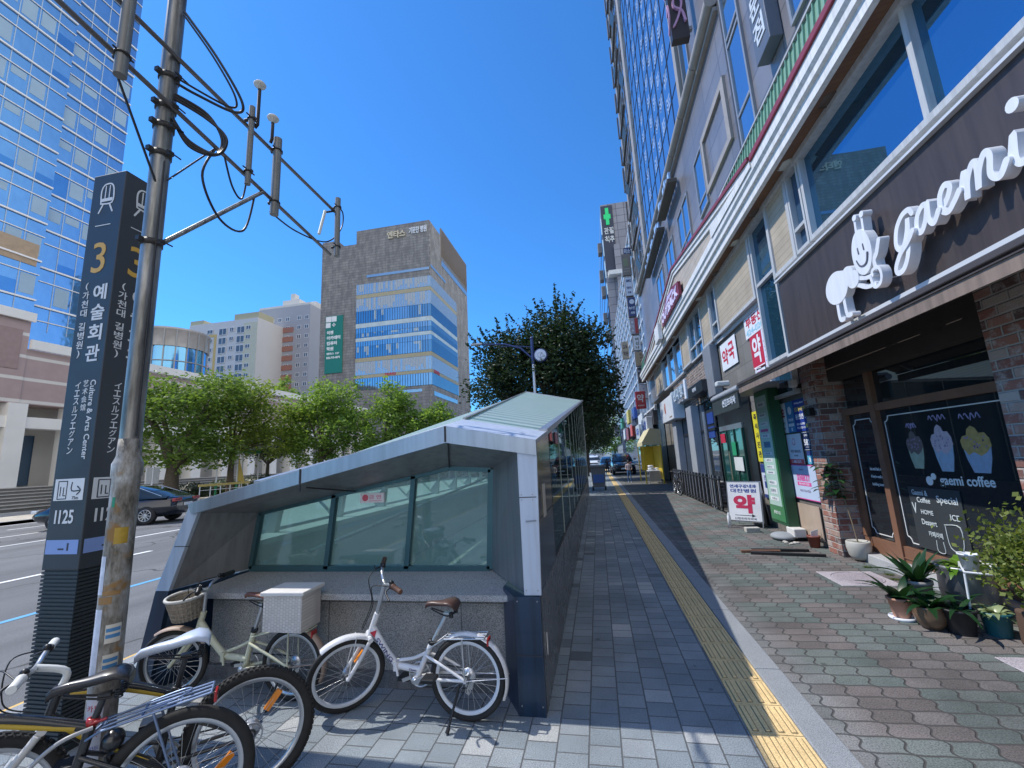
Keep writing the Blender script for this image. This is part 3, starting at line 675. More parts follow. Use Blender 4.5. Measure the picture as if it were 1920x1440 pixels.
# ------------------------------------------------------------ far buildings
def win_grid(par, name, cells, fm, gm, pane='pane', proud=.06, axis='y', plane=0., fw=.12, dirn=-1, bars=0):
    """each cell (a0,a1,z0,z1) is a window of its own: frame part with a pane sub-part. axis 'y': faces -y at y=plane; 'x': faces +x / -x at x=plane"""
    for (a0, a1, z0, z1) in cells:
        f = MB(); g = MB()
        def bx(m, p0, p1, b0, b1, c0, c1):
            q0, q1 = sorted((plane+dirn*p0, plane+dirn*p1))
            m.box(b0, b1, q0, q1, c0, c1) if axis == 'y' else m.box(q0, q1, b0, b1, c0, c1)
        bx(f, .003, proud, a0, a0+fw, z0, z1); bx(f, .003, proud, a1-fw, a1, z0, z1)
        bx(f, .003, proud, a0+fw, a1-fw, z0, z0+fw); bx(f, .003, proud, a0+fw, a1-fw, z1-fw, z1)
        for i in range(bars):
            c = a0+(a1-a0)*(i+1)/(bars+1); bx(f, .003, proud-.01, c-fw/2, c+fw/2, z0+fw, z1-fw)
        bx(g, .002, proud*.5, a0+fw, a1-fw, z0+fw, z1-fw)
        o = wpart(f, name, fm, par); g.build(pane, gm, o)
SKYG = glass_mirror('sky_glass', (.34, .50, .80), .9, .04, .02)
# hospital and office block in the centre
HB = thing('hospital_building', 'tall grey-brown clad hospital block with blue window bands and a green banner', 'building', (-44, 92, 0))
def cladding(name, c1, c2, ua, streak=1.):
    m, nd, lk, b = _mat(name); nt = m.node_tree; p = coords(nt)
    mp = nd.new('ShaderNodeMapping'); mp.inputs['Scale'].default_value = (1, 1, .28); mp.inputs['Rotation'].default_value = (0, .35 if ua == 0 else 0, 0); lk.new(p, mp.inputs[0])
    f = noise(nt, mp.outputs[0], 1.1, 2)
    u, v = axes(nt, ua, 2); mask, rnd, cell = bond(nt, v, u, .6, 1.6, .05)
    c = mixc(nt, ramp(nt, f, (.42, (0, 0, 0)), (.58, (1, 1, 1))), c1, c2)
    c = mixc(nt, 1., c, ramp(nt, rnd, (0, (.86,)*3), (1, (1.08,)*3)), 'MULTIPLY')
    c = mixc(nt, mask, tuple(x*.6 for x in c1), c); lk.new(c, b.inputs['Base Color']); b.inputs['Roughness'].default_value = .7; return m
CL1 = cladding('slate_cladding', (.205, .20, .197), (.28, .272, .257), 0); CL2 = cladding('brown_cladding', (.265, .24, .21), (.36, .335, .30), 1)
f = MB(); f.box(-57, -31.6, 80, 107, 0, 50.5); f.box(-48.6, -31.6, 80, 87, 50.5, 53.6); f.box(-57, -53.2, 80, 84, 50.5, 52.05); wpart(f, 'front_wall', CL1, HB)
f = MB(); f.box(-31.6, -31.45, 80, 107, 0, 48.5); f.box(-31.6, -31.45, 80, 87, 48.5, 53.6); wpart(f, 'side_wall', CL2, HB)
f = MB()
for i in range(34): f.box(-31.7, -31.3, 87.1+i*.59, 87.25+i*.59, 47.5, 55.6)
wpart(f, 'roof_fin', mat('fin_brown', (.24, .20, .16), .6), HB)
WP = mat('pale_blind', (.52, .62, .64), .5, var=.2, scale=.5); BGE = mat('beige_band', (.42, .38, .25), .7)
BLUEG = glass_mirror('deep_blue_glass', (.20, .36, .45), .9, .05, .03); MIDG = glass_mirror('mid_blue_glass', (.36, .50, .56), .9, .05, .03)
bands = [(38.4, 40.8, 'p'), (37.5, 38.4, 'b'), (34.6, 37.5, 'p'), (31.9, 34.6, 'd'), (30.9, 31.9, 'w'), (29.7, 30.9, 'm'), (28.7, 29.7, 'd'), (27.9, 28.7, 'w'), (26.8, 27.9, 'm'), (24.3, 26.8, 'd'), (23.4, 24.3, 'b'), (20.6, 23.4, 'p'), (19.9, 20.6, 'b'), (17.4, 19.9, 'm')]
bands = [(40.9-(40.9-a)*1.0, 40.9-(40.9-b)*1.0, t) for a, b, t in bands]
MM = {'p': glass_mirror('pale_glass', (.42, .52, .56), .6, .1, .02), 'b': BGE, 'd': BLUEG, 'w': WP, 'm': MIDG}
for a, b, t in bands:
    f = MB(); f.box(-48.4, -31.45, 79.9, 79.995, a, b-.04); f.box(-31.445, -31.36, 80, 97, a, b-.04); o = wpart(f, {'p': 'glass_band', 'b': 'stone_band', 'd': 'glass_band', 'w': 'blind_band', 'm': 'glass_band'}[t], MM[t], HB)
    if t in 'pmd':
        g = MB(); x = -48.4
        while x < -31.7: g.box(x, x+.1, 79.86, 79.897, a, b-.06); x += .56
        y = 80.3
        while y < 97: g.box(-31.358, -31.33, y, y+.1, a, b-.06); y += .62
        if t == 'd':        # a few rooms with blinds half down, a lighter reflection on part of the floor
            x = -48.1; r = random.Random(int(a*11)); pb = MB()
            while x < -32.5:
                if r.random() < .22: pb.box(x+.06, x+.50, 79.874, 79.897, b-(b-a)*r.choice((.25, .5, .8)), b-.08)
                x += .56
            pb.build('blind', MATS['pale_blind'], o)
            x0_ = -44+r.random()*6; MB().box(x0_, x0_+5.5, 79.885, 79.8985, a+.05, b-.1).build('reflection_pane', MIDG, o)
        if t == 'p':
            x = -48.2; r = random.Random(int(a*7))
            while x < -32.5:
                if r.random() < .6: g.box(x, x+.44, 79.873, 79.896, a+(b-a)*r.choice((.1, .3, .45)), b-.1)
                x += .56
        g.build('glazing_bar', mat('bar_pale', (.42, .46, .48), .5) if t == 'p' else MATS['bar_dark'], o)
f = MB(); f.box(-46, -31.6, 79.9, 79.99, 42.2, 42.75); f.box(-31.44, -31.36, 80.2, 89.5, 42.9, 43.5); f.box(-39, -33.5, 79.9, 79.99, 16.1, 16.7); f.box(-31.44, -31.36, 81, 96, 15.3, 16.2); f.box(-31.44, -31.36, 87, 106.6, 46.2, 48.4); wpart(f, 'slit_window', MM['p'], HB)
f = MB(); text_into(f, '엔타스', (-39.0, 79.95, 51.3), (1, 0, 0), U, 4.2, 1.7, .03, .25); wpart(f, 'rooftop_lettering', mat('letter_gold', (.62, .56, .42), .5), HB)
f = MB(); text_into(f, '기문찬 병원', (-34.0, 79.95, 51.6), (1, 0, 0), U, 4.0, 1.5, .03, .25); wpart(f, 'rooftop_lettering', mat('letter_blue_white', (.7, .75, .8), .5), HB)
f = MB(); text_into(f, 'QUNQ', (-40.4, 79.86, 20.3), (1, 0, 0), U, 2.4, .6, .03, .06); text_into(f, 'QUNQ', (-31.33, 82.5, 20.3), (0, 1, 0), U, 3.2, .8, .03, .06); wpart(f, 'red_lettering', mat('letter_red', (.55, .04, .09), .5), HB)
f = MB().box(-55.5, -51.4, 79.75, 79.95, 21.6, 34.3); bo = wpart(f, 'banner', mat('banner_green', (.012, .20, .165), .6), HB)
f = MB()
for s, z, h, w in (('이젠', 30.6, .85, 1.5), ('아카데미', 29.4, .85, 3.2), ('컴퓨터', 28.2, .85, 2.4), ('학원', 27.0, .85, 1.6), ('엔타스 12F', 25.9, .5, 3.0), ('032-719-4074', 25.0, .5, 3.2)): text_into(f, s, (-55.1+w/2, 79.75, z), (1, 0, 0), U, w, h, .04, .05)
f.build('banner_lettering', mat('letter_white2', (.8, .82, .82), .5), bo); f = MB(); f.box(-55.4, -54.1, 79.70, 79.748, 33.0, 34.2); f.box(-54.0, -52.9, 79.70, 79.748, 33.0, 34.2); f.box(-55.4, -54.3, 79.70, 79.748, 31.7, 32.8); f.box(-53.9, -53.1, 79.70, 79.748, 32.15, 32.4); f.box(-53.62, -53.38, 79.70, 79.748, 31.9, 32.7)
f.build('banner_emblem', MATS['letter_white2'], bo)
# apartment blocks behind
def apartments(label, x0, x1, y, d, h, wallm, name='apartment_block'):
    t = thing(name, label, 'apartment block', ((x0+x1)/2, y+d/2, 0)); wpart(MB().box(x0, x1, y, y+d, 0, h), 'wall', wallm, t); return t
APD = mat('apt_glass_dark', (.10, .13, .17), .15, var=.3, scale=.3); APF = mat('apt_frame', (.70, .71, .72), .5)
G1 = apartments('grey apartment tower with red-brown balcony panels', -99.8, -81.9, 110, 14, 51.5, mat('apt_grey', (.36, .37, .40), .8, var=.05, scale=.2))
f = MB(); f.box(-99.8, -82, 110.1, 124, 51.5, 52.2); f.box(-94, -88, 113, 120, 52.2, 55.0); f.box(-92, -90.6, 114, 116, 55.0, 57.5); f.box(-86, -83, 114, 120, 52.2, 54.0); wpart(f, 'roof_plant', mat('apt_roof', (.62, .60, .56), .8), G1)
f = MB()
for k in range(9): f.box(-94.6, -87.4, 109.85, 109.99, 43.2-k*2.95, 44.75-k*2.95)
wpart(f, 'red_panel', mat('red_brown', (.36, .17, .13), .7), G1)
cells = []
for k in range(9):
    z = 48.1-k*2.95
    for x in (-98.6, -95.6, -92.9, -90.2, -86.2, -83.6): cells.append((x, x+1.35, z-1.3, z))
win_grid(G1, 'window', cells, APF, APD, 'pane', .1, 'y', 110., .12, -1, 1)
W1 = apartments('white apartment tower with yellow painted frames and balconies', -114, -91, 100, 14, 45.0, mat('apt_white', (.60, .60, .60), .8, var=.04, scale=.2))
f = MB(); f.box(-114, -109.5, 100.2, 104, 45, 46.3); f.box(-99, -91, 100.2, 106, 45, 46.8); wpart(f, 'roof_parapet', mat('apt_olive', (.46, .44, .30), .8), W1)
f = MB(); f.box(-110.4, -104.4, 99.88, 99.99, 40.7, 41.4); f.box(-105.1, -104.4, 99.88, 99.99, 28, 40.7); f.box(-110.4, -108, 99.88, 99.99, 37.4, 38.2); f.box(-110.4, -108, 99.88, 99.99, 34.4, 35.2); wpart(f, 'yellow_frame', mat('apt_yellow', (.58, .43, .16), .7), W1)
f = MB(); f.box(-111, -106.5, 99.88, 99.99, 31.8, 32.5); f.box(-111, -106.5, 99.88, 99.99, 29.2, 29.9); wpart(f, 'pink_band', mat('apt_pink', (.72, .36, .36), .7), W1)
f = MB(); f.box(-95.5, -91, 99.9, 99.99, 20, 43.8); wpart(f, 'pale_yellow_panel', mat('apt_cream', (.56, .56, .44), .8), W1)
cells = [(x, x+w, 42.9-k*2.75-h, 42.9-k*2.75) for k in range(6) for x, w, h in ((-112.6, 1.6, 1.2), (-107.6, 2., 1.2), (-103.6, 2.6, 2.0), (-100, 1.4, 1.2), (-97.6, 2.6, 2.0), (-94.6, 1.6, 1.2))]
win_grid(W1, 'window', cells, APF, APD, 'pane', .1, 'y', 99.89, .12, -1, 1)
# round glass tower
RT = thing('round_tower', 'round blue glass tower with a metal crown behind the trees', 'building', (-60, 53, 0))
n = 40
f = MB().lathe([(4.4, 0), (4.4, 20.6)], (-63.2, 53, 0), n); wpart(f, 'glass_drum', glass_mirror('drum_glass', (.16, .40, .62), .9, .08, .02), RT)
f = MB().lathe([(4.55, 20.6), (4.6, 23.0), (4.75, 23.1), (4.75, 23.4), (0, 23.45)], (-63.2, 53, 0), n); wpart(f, 'metal_crown', mat('crown_metal', (.40, .39, .37), .5, metal=.3, var=.25, scale=.6), RT)
f = MB()
for i in range(n//2):
    a = 2*math.pi*i/(n//2); c, s = math.cos(a), math.sin(a)
    f.obox((-63.2+4.44*c, 53+4.44*s, 10.3), (.06*c, .06*s, 0), (-.08*s, .08*c, 0), (0, 0, 10.3)); f.obox((-63.2+4.65*c, 53+4.65*s, 21.9), (.06*c, .06*s, 0), (-.07*s, .07*c, 0), (0, 0, 1.4))
for z in (16.2, 18.4): f.torus((-63.2, 53, z), 4.45, .09, (0, 0, 1), n, 6)
wpart(f, 'mullion', mat('mullion_grey', (.30, .32, .33), .5), RT)
# glass tower left
GT = thing('glass_tower', 'tall blue glass office tower with bright white ledges at far left', 'building', (-90, 45, 0))
gs = glass_mirror('tower_glass', (.13, .33, .62), .9, .06, .03)
X = -80.
f = MB(); f.box(-104, X, 45.1, 54.7, 0, 104); f.box(-104, X+.9, 36, 45.1, 0, 104); wpart(f, 'glass_wall', gs, GT)
f = MB(); g = MB(); r = random.Random(3)
BLD = mat('blind_pale', (.30, .44, .56), .3, var=.1, scale=.4); DKB = glass_mirror('tower_dark_glass', (.06, .22, .52), .9, .05, .02); nb = 0
for (y0, y1, px_, dz) in ((36, 45.1, X+.9, 0), (45.1, 54.7, X, -.45)):
    for k in range(-2, 11):
        z = 40.12+6.06*k+dz
        f.box(px_+.004, px_+.26, y0+.02, y1-.02, z, z+.24); f.box(px_+.004, px_+.16, y0+.02, y1-.02, z-2.1, z-1.98)
    ny = int(round((y1-y0)/2.15))
    for i in range(ny):
        w_ = (y1-y0)/ny; yy = y0+(i+.5)*w_
        g.box(px_+.003, px_+.06, yy-w_/2-.05, yy-w_/2+.05, 24, 104)
        for k in range(-2, 6):
            z0_, z1_ = 40.12+6.06*k+dz+.36, 40.12+6.06*(k+1)+dz-2.12
            q = r.random()
            if q < .62 and nb < 99:
                h = r.choice((1.2, 1.9, 2.6, 3.0)); nb += 1
                bo_ = wpart(MB().box(px_+.003, px_+.03, yy-w_*.40, yy+w_*.36, z1_-.15-h, z1_-.15), 'window_blind', BLD, GT)
            elif q < .8: wpart(MB().box(px_+.003, px_+.02, yy-w_*.48, yy+w_*.48, z0_, z0_+r.choice((1.2, 2., 3.6))), 'dark_window', DKB, GT)
wpart(f, 'white_ledge', mat('ledge_white', (.85, .85, .83), .35), GT); wpart(g, 'mullion', mat('tower_mullion', (.40, .52, .66), .4), GT)
wpart(MB().box(X+.91, X+1.0, 37, 44.6, 33.2, 36.6), 'timber_panel', mat('tower_timber', (.40, .30, .20), .6, var=.2, scale=1.5), GT)
# pink granite podium
PD = thing('arts_podium', 'long low building of pink granite bands over white stone columns', 'building', (-45, 35, 0))
def banded(name):
    m, nd, lk, b = _mat(name); nt = m.node_tree; p = coords(nt); s = nd.new('ShaderNodeSeparateXYZ'); lk.new(p, s.inputs[0])
    f = mth(nt, 'FRACT', mth(nt, 'DIVIDE', mth(nt, 'ADD', s.outputs[2], .75), 1.62))
    pk = mixc(nt, noise(nt, p, 1.5, 4), (.40, .285, .265), (.50, .385, .36))
    c = mixc(nt, ramp(nt, f, (.0, (0, 0, 0)), (.14, (0, 0, 0)), (.15, (1, 1, 1)), (1, (1, 1, 1))), (.74, .70, .64), pk)
    lk.new(c, b.inputs['Base Color']); b.inputs['Roughness'].default_value = .5; return m
PK = banded('pink_granite'); WS = mat('white_stone', (.88, .86, .81), .6, var=.07, scale=.6)
f = MB(); f.box(-55, -40, 5, 22.8, 7.3, 13.8); f.box(-55, -40.1, 22.8, 70, 7.3, 11.3); wpart(f, 'upper_wall', PK, PD)
f = MB(); f.box(-39.9, -39.7, 5, 22.9, 13.3, 13.95); f.box(-40.05, -39.8, 22.9, 70, 11.3, 12.0); wpart(f, 'coping', WS, PD)
f = MB(); f.box(-55, -42.2, 5, 70, 1.4, 7.3); wpart(f, 'recessed_wall', mat('podium_wall', (.60, .57, .52), .7, var=.1, scale=.4), PD)
y = 8.
while y < 70:
    wpart(MB().box(-41.0, -39.85, y, y+1.05, 1.4, 7.28), 'column', WS, PD)
    if y < 68: wpart(MB().box(-42.15, -42.1, y+1.6, y+3.0, 1.5, 5.2), 'dark_window', DKG, PD)
    y += 3.55
f = MB(); f.box(-40.9, -39.95, 5, 70, 5.55, 6.35); wpart(f, 'stone_beam', WS, PD)
wpart(MB().box(-40.02, -39.95, 15.0, 22.4, 9.7, 12.6), 'wide_window', mat('window_recess', (.36, .25, .23), .4), PD)
t = thing('stone_steps', 'wide grey stone steps rising to the white columns', 'steps', (-38, 30, 0)); f = MB(); g = MB()
for k in range(7): f.box(-43, -34.5-k*.42, 5, 60, .02+k*.2, .165+k*.2); g.box(-43, -34.42-k*.42, 5, 60, .1655+k*.2, .218+k*.2)
wpart(f, 'riser', mat('steps_riser_shade', (.26, .25, .235), .8, var=.12, speck=.2), t); wpart(g, 'tread', mat('steps_stone', (.58, .55, .50), .8, var=.12, speck=.2), t)  # risers darker than treads: shadow lines under the nosings put into colour
# next buildings along the right side of the street
B2 = thing('clinic_building', 'grey tiled clinic tower with a green cross panel and roof planter', 'building', (6, 62, 0))
TL = blocks('grey_tiles', 0, 2, 1.1, 1.1, .06, [(0, (.25, .25, .28)), (1, (.31, .31, .34))], (.12, .12, .14), .4, 0, 1, shift=0, bstr=0, dirt=.05)
f = MB(); f.box(3.35, 16, 58, 100, 0, 37.2); f.box(4.7, 16, 57.2, 57.99, 0, 30.5); wpart(f, 'tiled_wall', TL, B2)
f = MB().box(3.36, 5.0, 57.85, 57.99, 27.0, 36.9); po = wpart(f, 'cross_panel', mat('panel_navy', (.02, .035, .07), .4), B2)
f = MB(); f.box(3.7, 4.66, 57.74, 57.848, 34.8, 35.5); f.box(3.96, 4.42, 57.745, 57.846, 33.9, 36.5); f.build('green_cross', mat('cross_green', (.01, .50, .16), .5, emit=.25), po)
f = MB()
for s, x, z in (('관', 3.9, 33.0), ('절', 4.6, 33.0), ('척', 3.9, 31.7), ('추', 4.6, 31.7)): text_into(f, s, (x, 57.85, z), (1, 0, 0), U, .62, 1.0, .03, .05)
f.build('panel_lettering', mat('letter_pale', (.7, .7, .66), .6), po)
f = MB(); f.box(3.6, 8, 56.6, 57.99, 25.9, 26.5); wpart(f, 'balcony_slab', mat('slab_white', (.75, .74, .70), .6), B2)
f = MB()
for i in range(10):
    z = 3+i*3.3; f.box(3.2, 3.348, 58.2, 99, z, z+2.5)
wpart(f, 'glass_band', MIR, B2)
for i in range(9):
    z = 4+i*3.3; wpart(MB().bbox(2.55, 3.15, 59+2*(i % 2), 60.4+2*(i % 2), z, z+1.5, .05), 'air_conditioner', mat('ac_grey', (.20, .18, .17), .6), B2)
B3 = thing('shop_building', 'low glass shop building with white grid between the office block and clinic', 'building', (6, 40, 0))
wpart(MB().box(3.6, 16, 25.6, 56, 0, 17.5), 'glass_wall', MIR, B3)
f = MB()
for z in np.arange(4.2, 17.6, .95): f.box(3.50, 3.598, 25.7, 56, z, z+.09)
for y in np.arange(25.8, 56, 2.0): f.box(3.48, 3.599, y, y+.12, 4, 17.5)
wpart(f, 'white_grid', mat('grid_white', (.72, .73, .75), .4), B3)
wpart(MB().box(3.35, 3.599, 25.7, 56, 3.2, 4.0), 'shop_fascia', mat('fascia_dark', (.06, .06, .07), .5), B3)
wpart(MB().box(3.55, 3.599, 25.7, 56, 0.0, 3.2), 'shop_window', DKG, B3)
for (y0, y1, z0, z1, c_) in ((34.5, 36.5, 4.3, 5.2, (.05, .12, .40)), (38, 40, 3.1, 4.1, (.62, .10, .08)), (40.6, 43, 4.4, 5.6, (.62, .52, .12)), (47.6, 50, 3.2, 4.3, (.60, .62, .66)), (51, 54, 4.6, 5.8, (.05, .25, .14))):
    wpart(MB().bbox(3.1, 3.345, y0, y1, z0, z1, .02), 'shop_sign', mat('shopsign_%d' % int(y0), c_, .5), B3)
f = MB(); f.box(3.2, 3.34, 44, 47, 3.0, 4.2); wpart(f, 'shop_sign', mat('sign_maroon', (.25, .04, .05), .5), B3)
f = MB(); f.box(3.2, 3.34, 30, 33, 3.2, 4.3); wpart(f, 'shop_sign', mat('sign_pale', (.62, .68, .74), .5), B3)
FE = thing('distant_block', 'pale building closing the far end of the street', 'building', (0, 240, 0))
wpart(MB().box(-14, 8, 235, 250, 0, 26), 'wall', mat('distant_wall', (.55, .56, .58), .8, var=.1, scale=.1), FE)
wpart(MB().box(-12, 6, 234.8, 234.99, 3, 24), 'window_band', MIDG, FE)
B5 = thing('row_building', 'reflective row building beyond the clinic tower', 'building', (8, 150, 0))
wpart(MB().box(3.4, 20, 104, 220, 0, 22), 'wall', TL, B5); wpart(MB().box(3.3, 3.39, 104, 220, 3, 21), 'glass_band', MIR, B5)
# blade signs on the corner
def blade(label, x0, x1, z0, z1, y, face, marks, fr=(.16, .14, .13), group='blade signs stacked on the corner of the office block', d=.22):
    t = thing('blade_sign', label, 'blade sign', ((x0+x1)/2, y, z0), 0, group)
    f = MB(); f.bbox(x0, x1, y-d/2, y+d/2, z0, z1, .02); wpart(f, 'sign_case', mat('case_%02d' % int(fr[0]*100), fr, .5), t)
    wpart(MB().box(x0+.03, x1-.03, y-d/2-.012, y-d/2-.002, z0+.04, z1-.04), 'sign_face', mat('face_%d_%d_%d' % tuple(int(c*99) for c in face), face, .4, var=.04), t)
    for col, items in marks:
        m = MB()
        for it in items:
            if it[0] == 't': text_into(m, it[1], (it[2], y-d/2-.012, it[3]), (1, 0, 0), U, it[4], it[5], .03, .006)
            elif it[0] == 'b': m.box(it[1], it[2], y-d/2-.022, y-d/2-.0125, it[3], it[4])
            elif it[0] == 'd': disc(m, (it[1], it[2]), it[3], (0, y-d/2-.012, 0), Vector((1, 0, 0)), Vector(U), .001, .008)
        wpart(m, 'sign_marking', mat('mark_%d_%d_%d' % tuple(int(c*99) for c in col), col, .5, var=.03), t)
    return t
wht, nav, red_ = (.72, .74, .78), (.03, .06, .18), (.45, .03, .05)
ys = 25.6
blade('small dark navy sign topmost of the corner sign stack', 2.62, 3.1, 13.75, 14.25, ys+.25, nav, [(wht, [('t', '미소', 2.86, 14.0, .36, .3)])])
blade('brown framed sign with an olive square under the navy sign', 2.44, 2.98, 12.3, 13.72, ys, (.20, .17, .15), [((.22, .24, .14), [('b', 2.56, 2.80, 12.9, 13.4)]), ((.35, .3, .26), [('b', 2.52, 2.9, 12.55, 12.6), ('b', 2.52, 2.9, 12.7, 12.75)])])
blade('pale blue white sign with navy lettering below the brown sign', 2.50, 2.96, 10.95, 12.2, ys, (.60, .64, .72), [(nav, [('t', 'SMG', 2.73, 11.95, .32, .18), ('t', '정형외과', 2.73, 11.5, .3, .16), ('t', '의원', 2.73, 11.2, .2, .14)])])
blade('navy sign with a round white emblem in the middle of the stack', 2.53, 3.0, 9.65, 10.9, ys, nav, [(wht, [('d', 2.80, 10.6, .15), ('t', '속수면', 2.76, 10.2, .34, .2), ('t', '의원', 2.80, 9.9, .24, .16)])])
blade('grey and red split sign below the round emblem sign', 2.58, 3.05, 8.55, 9.6, ys, (.36, .36, .42), [((.40, .05, .06), [('b', 2.83, 3.01, 8.6, 9.54)]), (wht, [('t', '부', 2.70, 9.3, .14, .16), ('t', '가', 2.70, 9.05, .14, .16), ('t', 'A', 2.70, 8.8, .12, .14)])])
blade('white sign with black vertical hand lettering on the corner', 2.63, 3.08, 7.55, 8.5, ys, wht, [((.04, .04, .04), [('t', '여', 2.86, 8.25, .2, .2), ('t', '신', 2.87, 8.0, .2, .2), ('t', '나', 2.86, 7.75, .2, .2)])])
blade('tan sign with brown column of letters on the corner', 2.66, 3.12, 6.6, 7.5, ys, (.36, .27, .18), [((.12, .07, .05), [('t', '컨', 2.98, 7.3, .12, .14), ('t', '피', 2.98, 7.1, .12, .14), ('t', '던', 2.98, 6.9, .12, .14)])])
blade('dark sign with two columns of pale letters on the corner', 2.70, 3.15, 5.6, 6.55, ys, (.03, .04, .07), [((.5, .55, .65), [('t', '맥주', 2.82, 6.3, .14, .13), ('t', '광장', 3.03, 6.3, .14, .13), ('t', '치킨', 2.82, 6.0, .14, .13), ('t', '전문', 3.03, 6.0, .14, .13)])])
blade('blank pale sign with a thin blue line lowest of the corner stack', 2.73, 3.18, 4.65, 5.55, ys, (.62, .66, .74), [(nav, [('b', 2.86, 3.06, 5.0, 5.03), ('d', 2.96, 5.25, .03)])])
blade('red pharmacy blade sign reading 약 over the shops', 2.30, 2.82, 3.95, 4.9, 24., red_, [(wht, [('t', '약', 2.55, 4.52, .36, .44), ('t', 'PHARMACY', 2.56, 4.12, .34, .07)])], (.35, .03, .05), None)
blade('white sign with blue PT letters far down the shop row', 2.95, 3.5, 3.8, 4.8, 36., wht, [(nav, [('t', 'PT', 3.22, 4.3, .36, .5)])], (.3, .3, .35), None)
blade('tan sign with dark letters high on the glass shop building', 2.9, 3.5, 9.8, 11.4, 38., (.40, .30, .20), [((.08, .05, .04), [('t', '교육', 3.2, 10.9, .4, .4), ('t', '학원', 3.2, 10.3, .4, .4)])], (.2, .15, .1), None)
# pink and black sign high up, and the long dark signs
t = thing('blade_sign', 'black sign with pink looping script high on the stone wall', 'blade sign', (2.9, 9.9, 11.9))
f = MB(); f.box(2.72, 3.14, 9.75, 9.95, 11.75, 15.5); wpart(f, 'sign_case', mat('sign_black', (.02, .018, .022), .4), t)
f = MB()
for k in range(3):
    zz = 12.1+k*1.1
    ribbon(f, [(.06, 0), (.2, .3), (.3, .7), (.18, .95), (.10, .6), (.28, .4), (.34, .1)], .05, (2.73, 9.75, zz), (1, 0, 0), U, .05, .0, 6)
    ribbon(f, [(.0, 0), (.2, .3), (.15, .7), (.05, .5)], .05, (2.72, 9.93, zz), (0, -1, 0), U, .03, .0, 6)
wpart(f, 'pink_script', mat('script_pink', (.55, .30, .46), .5), t)
wpart(MB().box(3.14, 3.23, 9.8, 9.9, 12.0, 12.1), 'bracket', GFR, t)
t = thing('wall_sign', 'dark grey vertical restaurant sign with pale hangul on the stone wall', 'sign', (3.2, 6.45, 7.7))
wpart(MB().bbox(3.10, 3.292, 6.18, 6.72, 7.70, 11.5, .01), 'sign_case', mat('sign_slate', (.10, .12, .16), .45), t)
f = MB(); vtext_into(f, '칼국수전문점', (3.10, 6.45, 10.75), RY, U, .42, 1.15, .02, .012); wpart(f, 'sign_lettering', mat('letter_pale2', (.55, .60, .66), .5), t)
for i, (y0, y1, z, l, c) in enumerate(((13.2, 15.6, 10.1, 'dark lettering sign tray above the gable', (.10, .09, .08)), (15.9, 20.5, 9.9, 'long dark sign tray with blue scalloped trim above the gable', (.08, .08, .08)))):
    t = thing('sign_tray', l, 'sign', (3.1, (y0+y1)/2, z))
    wpart(MB().bbox(2.92, 3.24, y0, y1, z, z+.14, .02), 'tray', mat('tray_%d' % i, c, .5), t)
    f = MB(); y = y0+.15
    while y < y1-.2: f.box(3.02, 3.08, y, y+.22, z+.141, z+.55+.12*math.sin(y*5)); y += .34
    wpart(f, 'channel_letter', mat('letter_skyblue', (.35, .52, .78), .4), t)
t = thing('gable_sign', 'maroon restaurant sign with white letters on the gable', 'sign', (2.75, 14.3, 6.2))
f = MB(); f.prism([(2.72, 12.55, 6.06), (2.72, 15.8, 6.06), (2.72, 15.8, 6.42), (2.72, 15.1, 6.56), (2.72, 14.6, 6.73), (2.72, 14.05, 6.68), (2.72, 13.4, 6.65), (2.72, 12.55, 6.47)], (.08, 0, 0)); wpart(f, 'sign_board', mat('sign_maroon2', (.20, .025, .05), .45), t)
f = MB(); text_into(f, 'OUTBACK', (2.72, 14.17, 6.27), RY, U, 3.0, .33, .04, .02); wpart(f, 'sign_lettering', mat('letter_lilac', (.66, .60, .78), .5), t)
f = MB(); f.prism([(2.711, 13.2, 6.49), (2.711, 14.9, 6.49), (2.711, 14.5, 6.58), (2.711, 14.3, 6.66), (2.711, 13.8, 6.60), (2.711, 13.5, 6.60)], (.007, 0, 0)); wpart(f, 'hill_emblem', mat('emblem_lilac', (.50, .44, .66), .5), t)
tag(MB().bbox(2.62, 2.78, 16.3, 17.2, 5.75, 6.38, .02).build('lamp_box', CORN), 'white box lamp under the maroon gable sign', 'lamp')
# ------------------------------------------------------------ subway entrance canopy
SE = thing('subway_entrance', 'low metal and glass subway stair canopy with a sloping roof and granite base', 'subway entrance', (-2, 3.2, 0))
STL = mat('brushed_steel', (.42, .45, .50), .34, metal=.75, var=.06, scale=1.5, streak=.16)
STD = mat('dark_steel_panel', (.33, .33, .33), .38, metal=.6, var=.12, scale=1.5, streak=.2)
SLV = mat('silver_panel', (.52, .57, .66), .45, metal=.25, var=.05, scale=1.2, streak=.14)
NAVY = mat('navy_steel', (.014, .036, .075), .34, metal=.2, var=.25, scale=2, coat=.2, streak=.4)
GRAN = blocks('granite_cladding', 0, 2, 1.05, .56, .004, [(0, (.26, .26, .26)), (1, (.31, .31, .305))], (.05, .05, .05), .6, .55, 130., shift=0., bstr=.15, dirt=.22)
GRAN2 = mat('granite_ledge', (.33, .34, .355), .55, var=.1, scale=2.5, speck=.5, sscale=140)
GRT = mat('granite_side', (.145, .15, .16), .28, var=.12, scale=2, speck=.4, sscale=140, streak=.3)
ALU0 = mat('bolt_steel', (.35, .36, .38), .35, metal=.8)
YF, YE, YG = 2.90, 17.8, 3.47         # front face, far end, glass plane
PL, PB, PT, PP, PR, PQ, PZ = (-3.56, 0.), (-3.41, .70), (-3.16, 1.34), (-1.04, 1.81), (-.40, 1.675), (-.44, .69), (-.47, 0.)
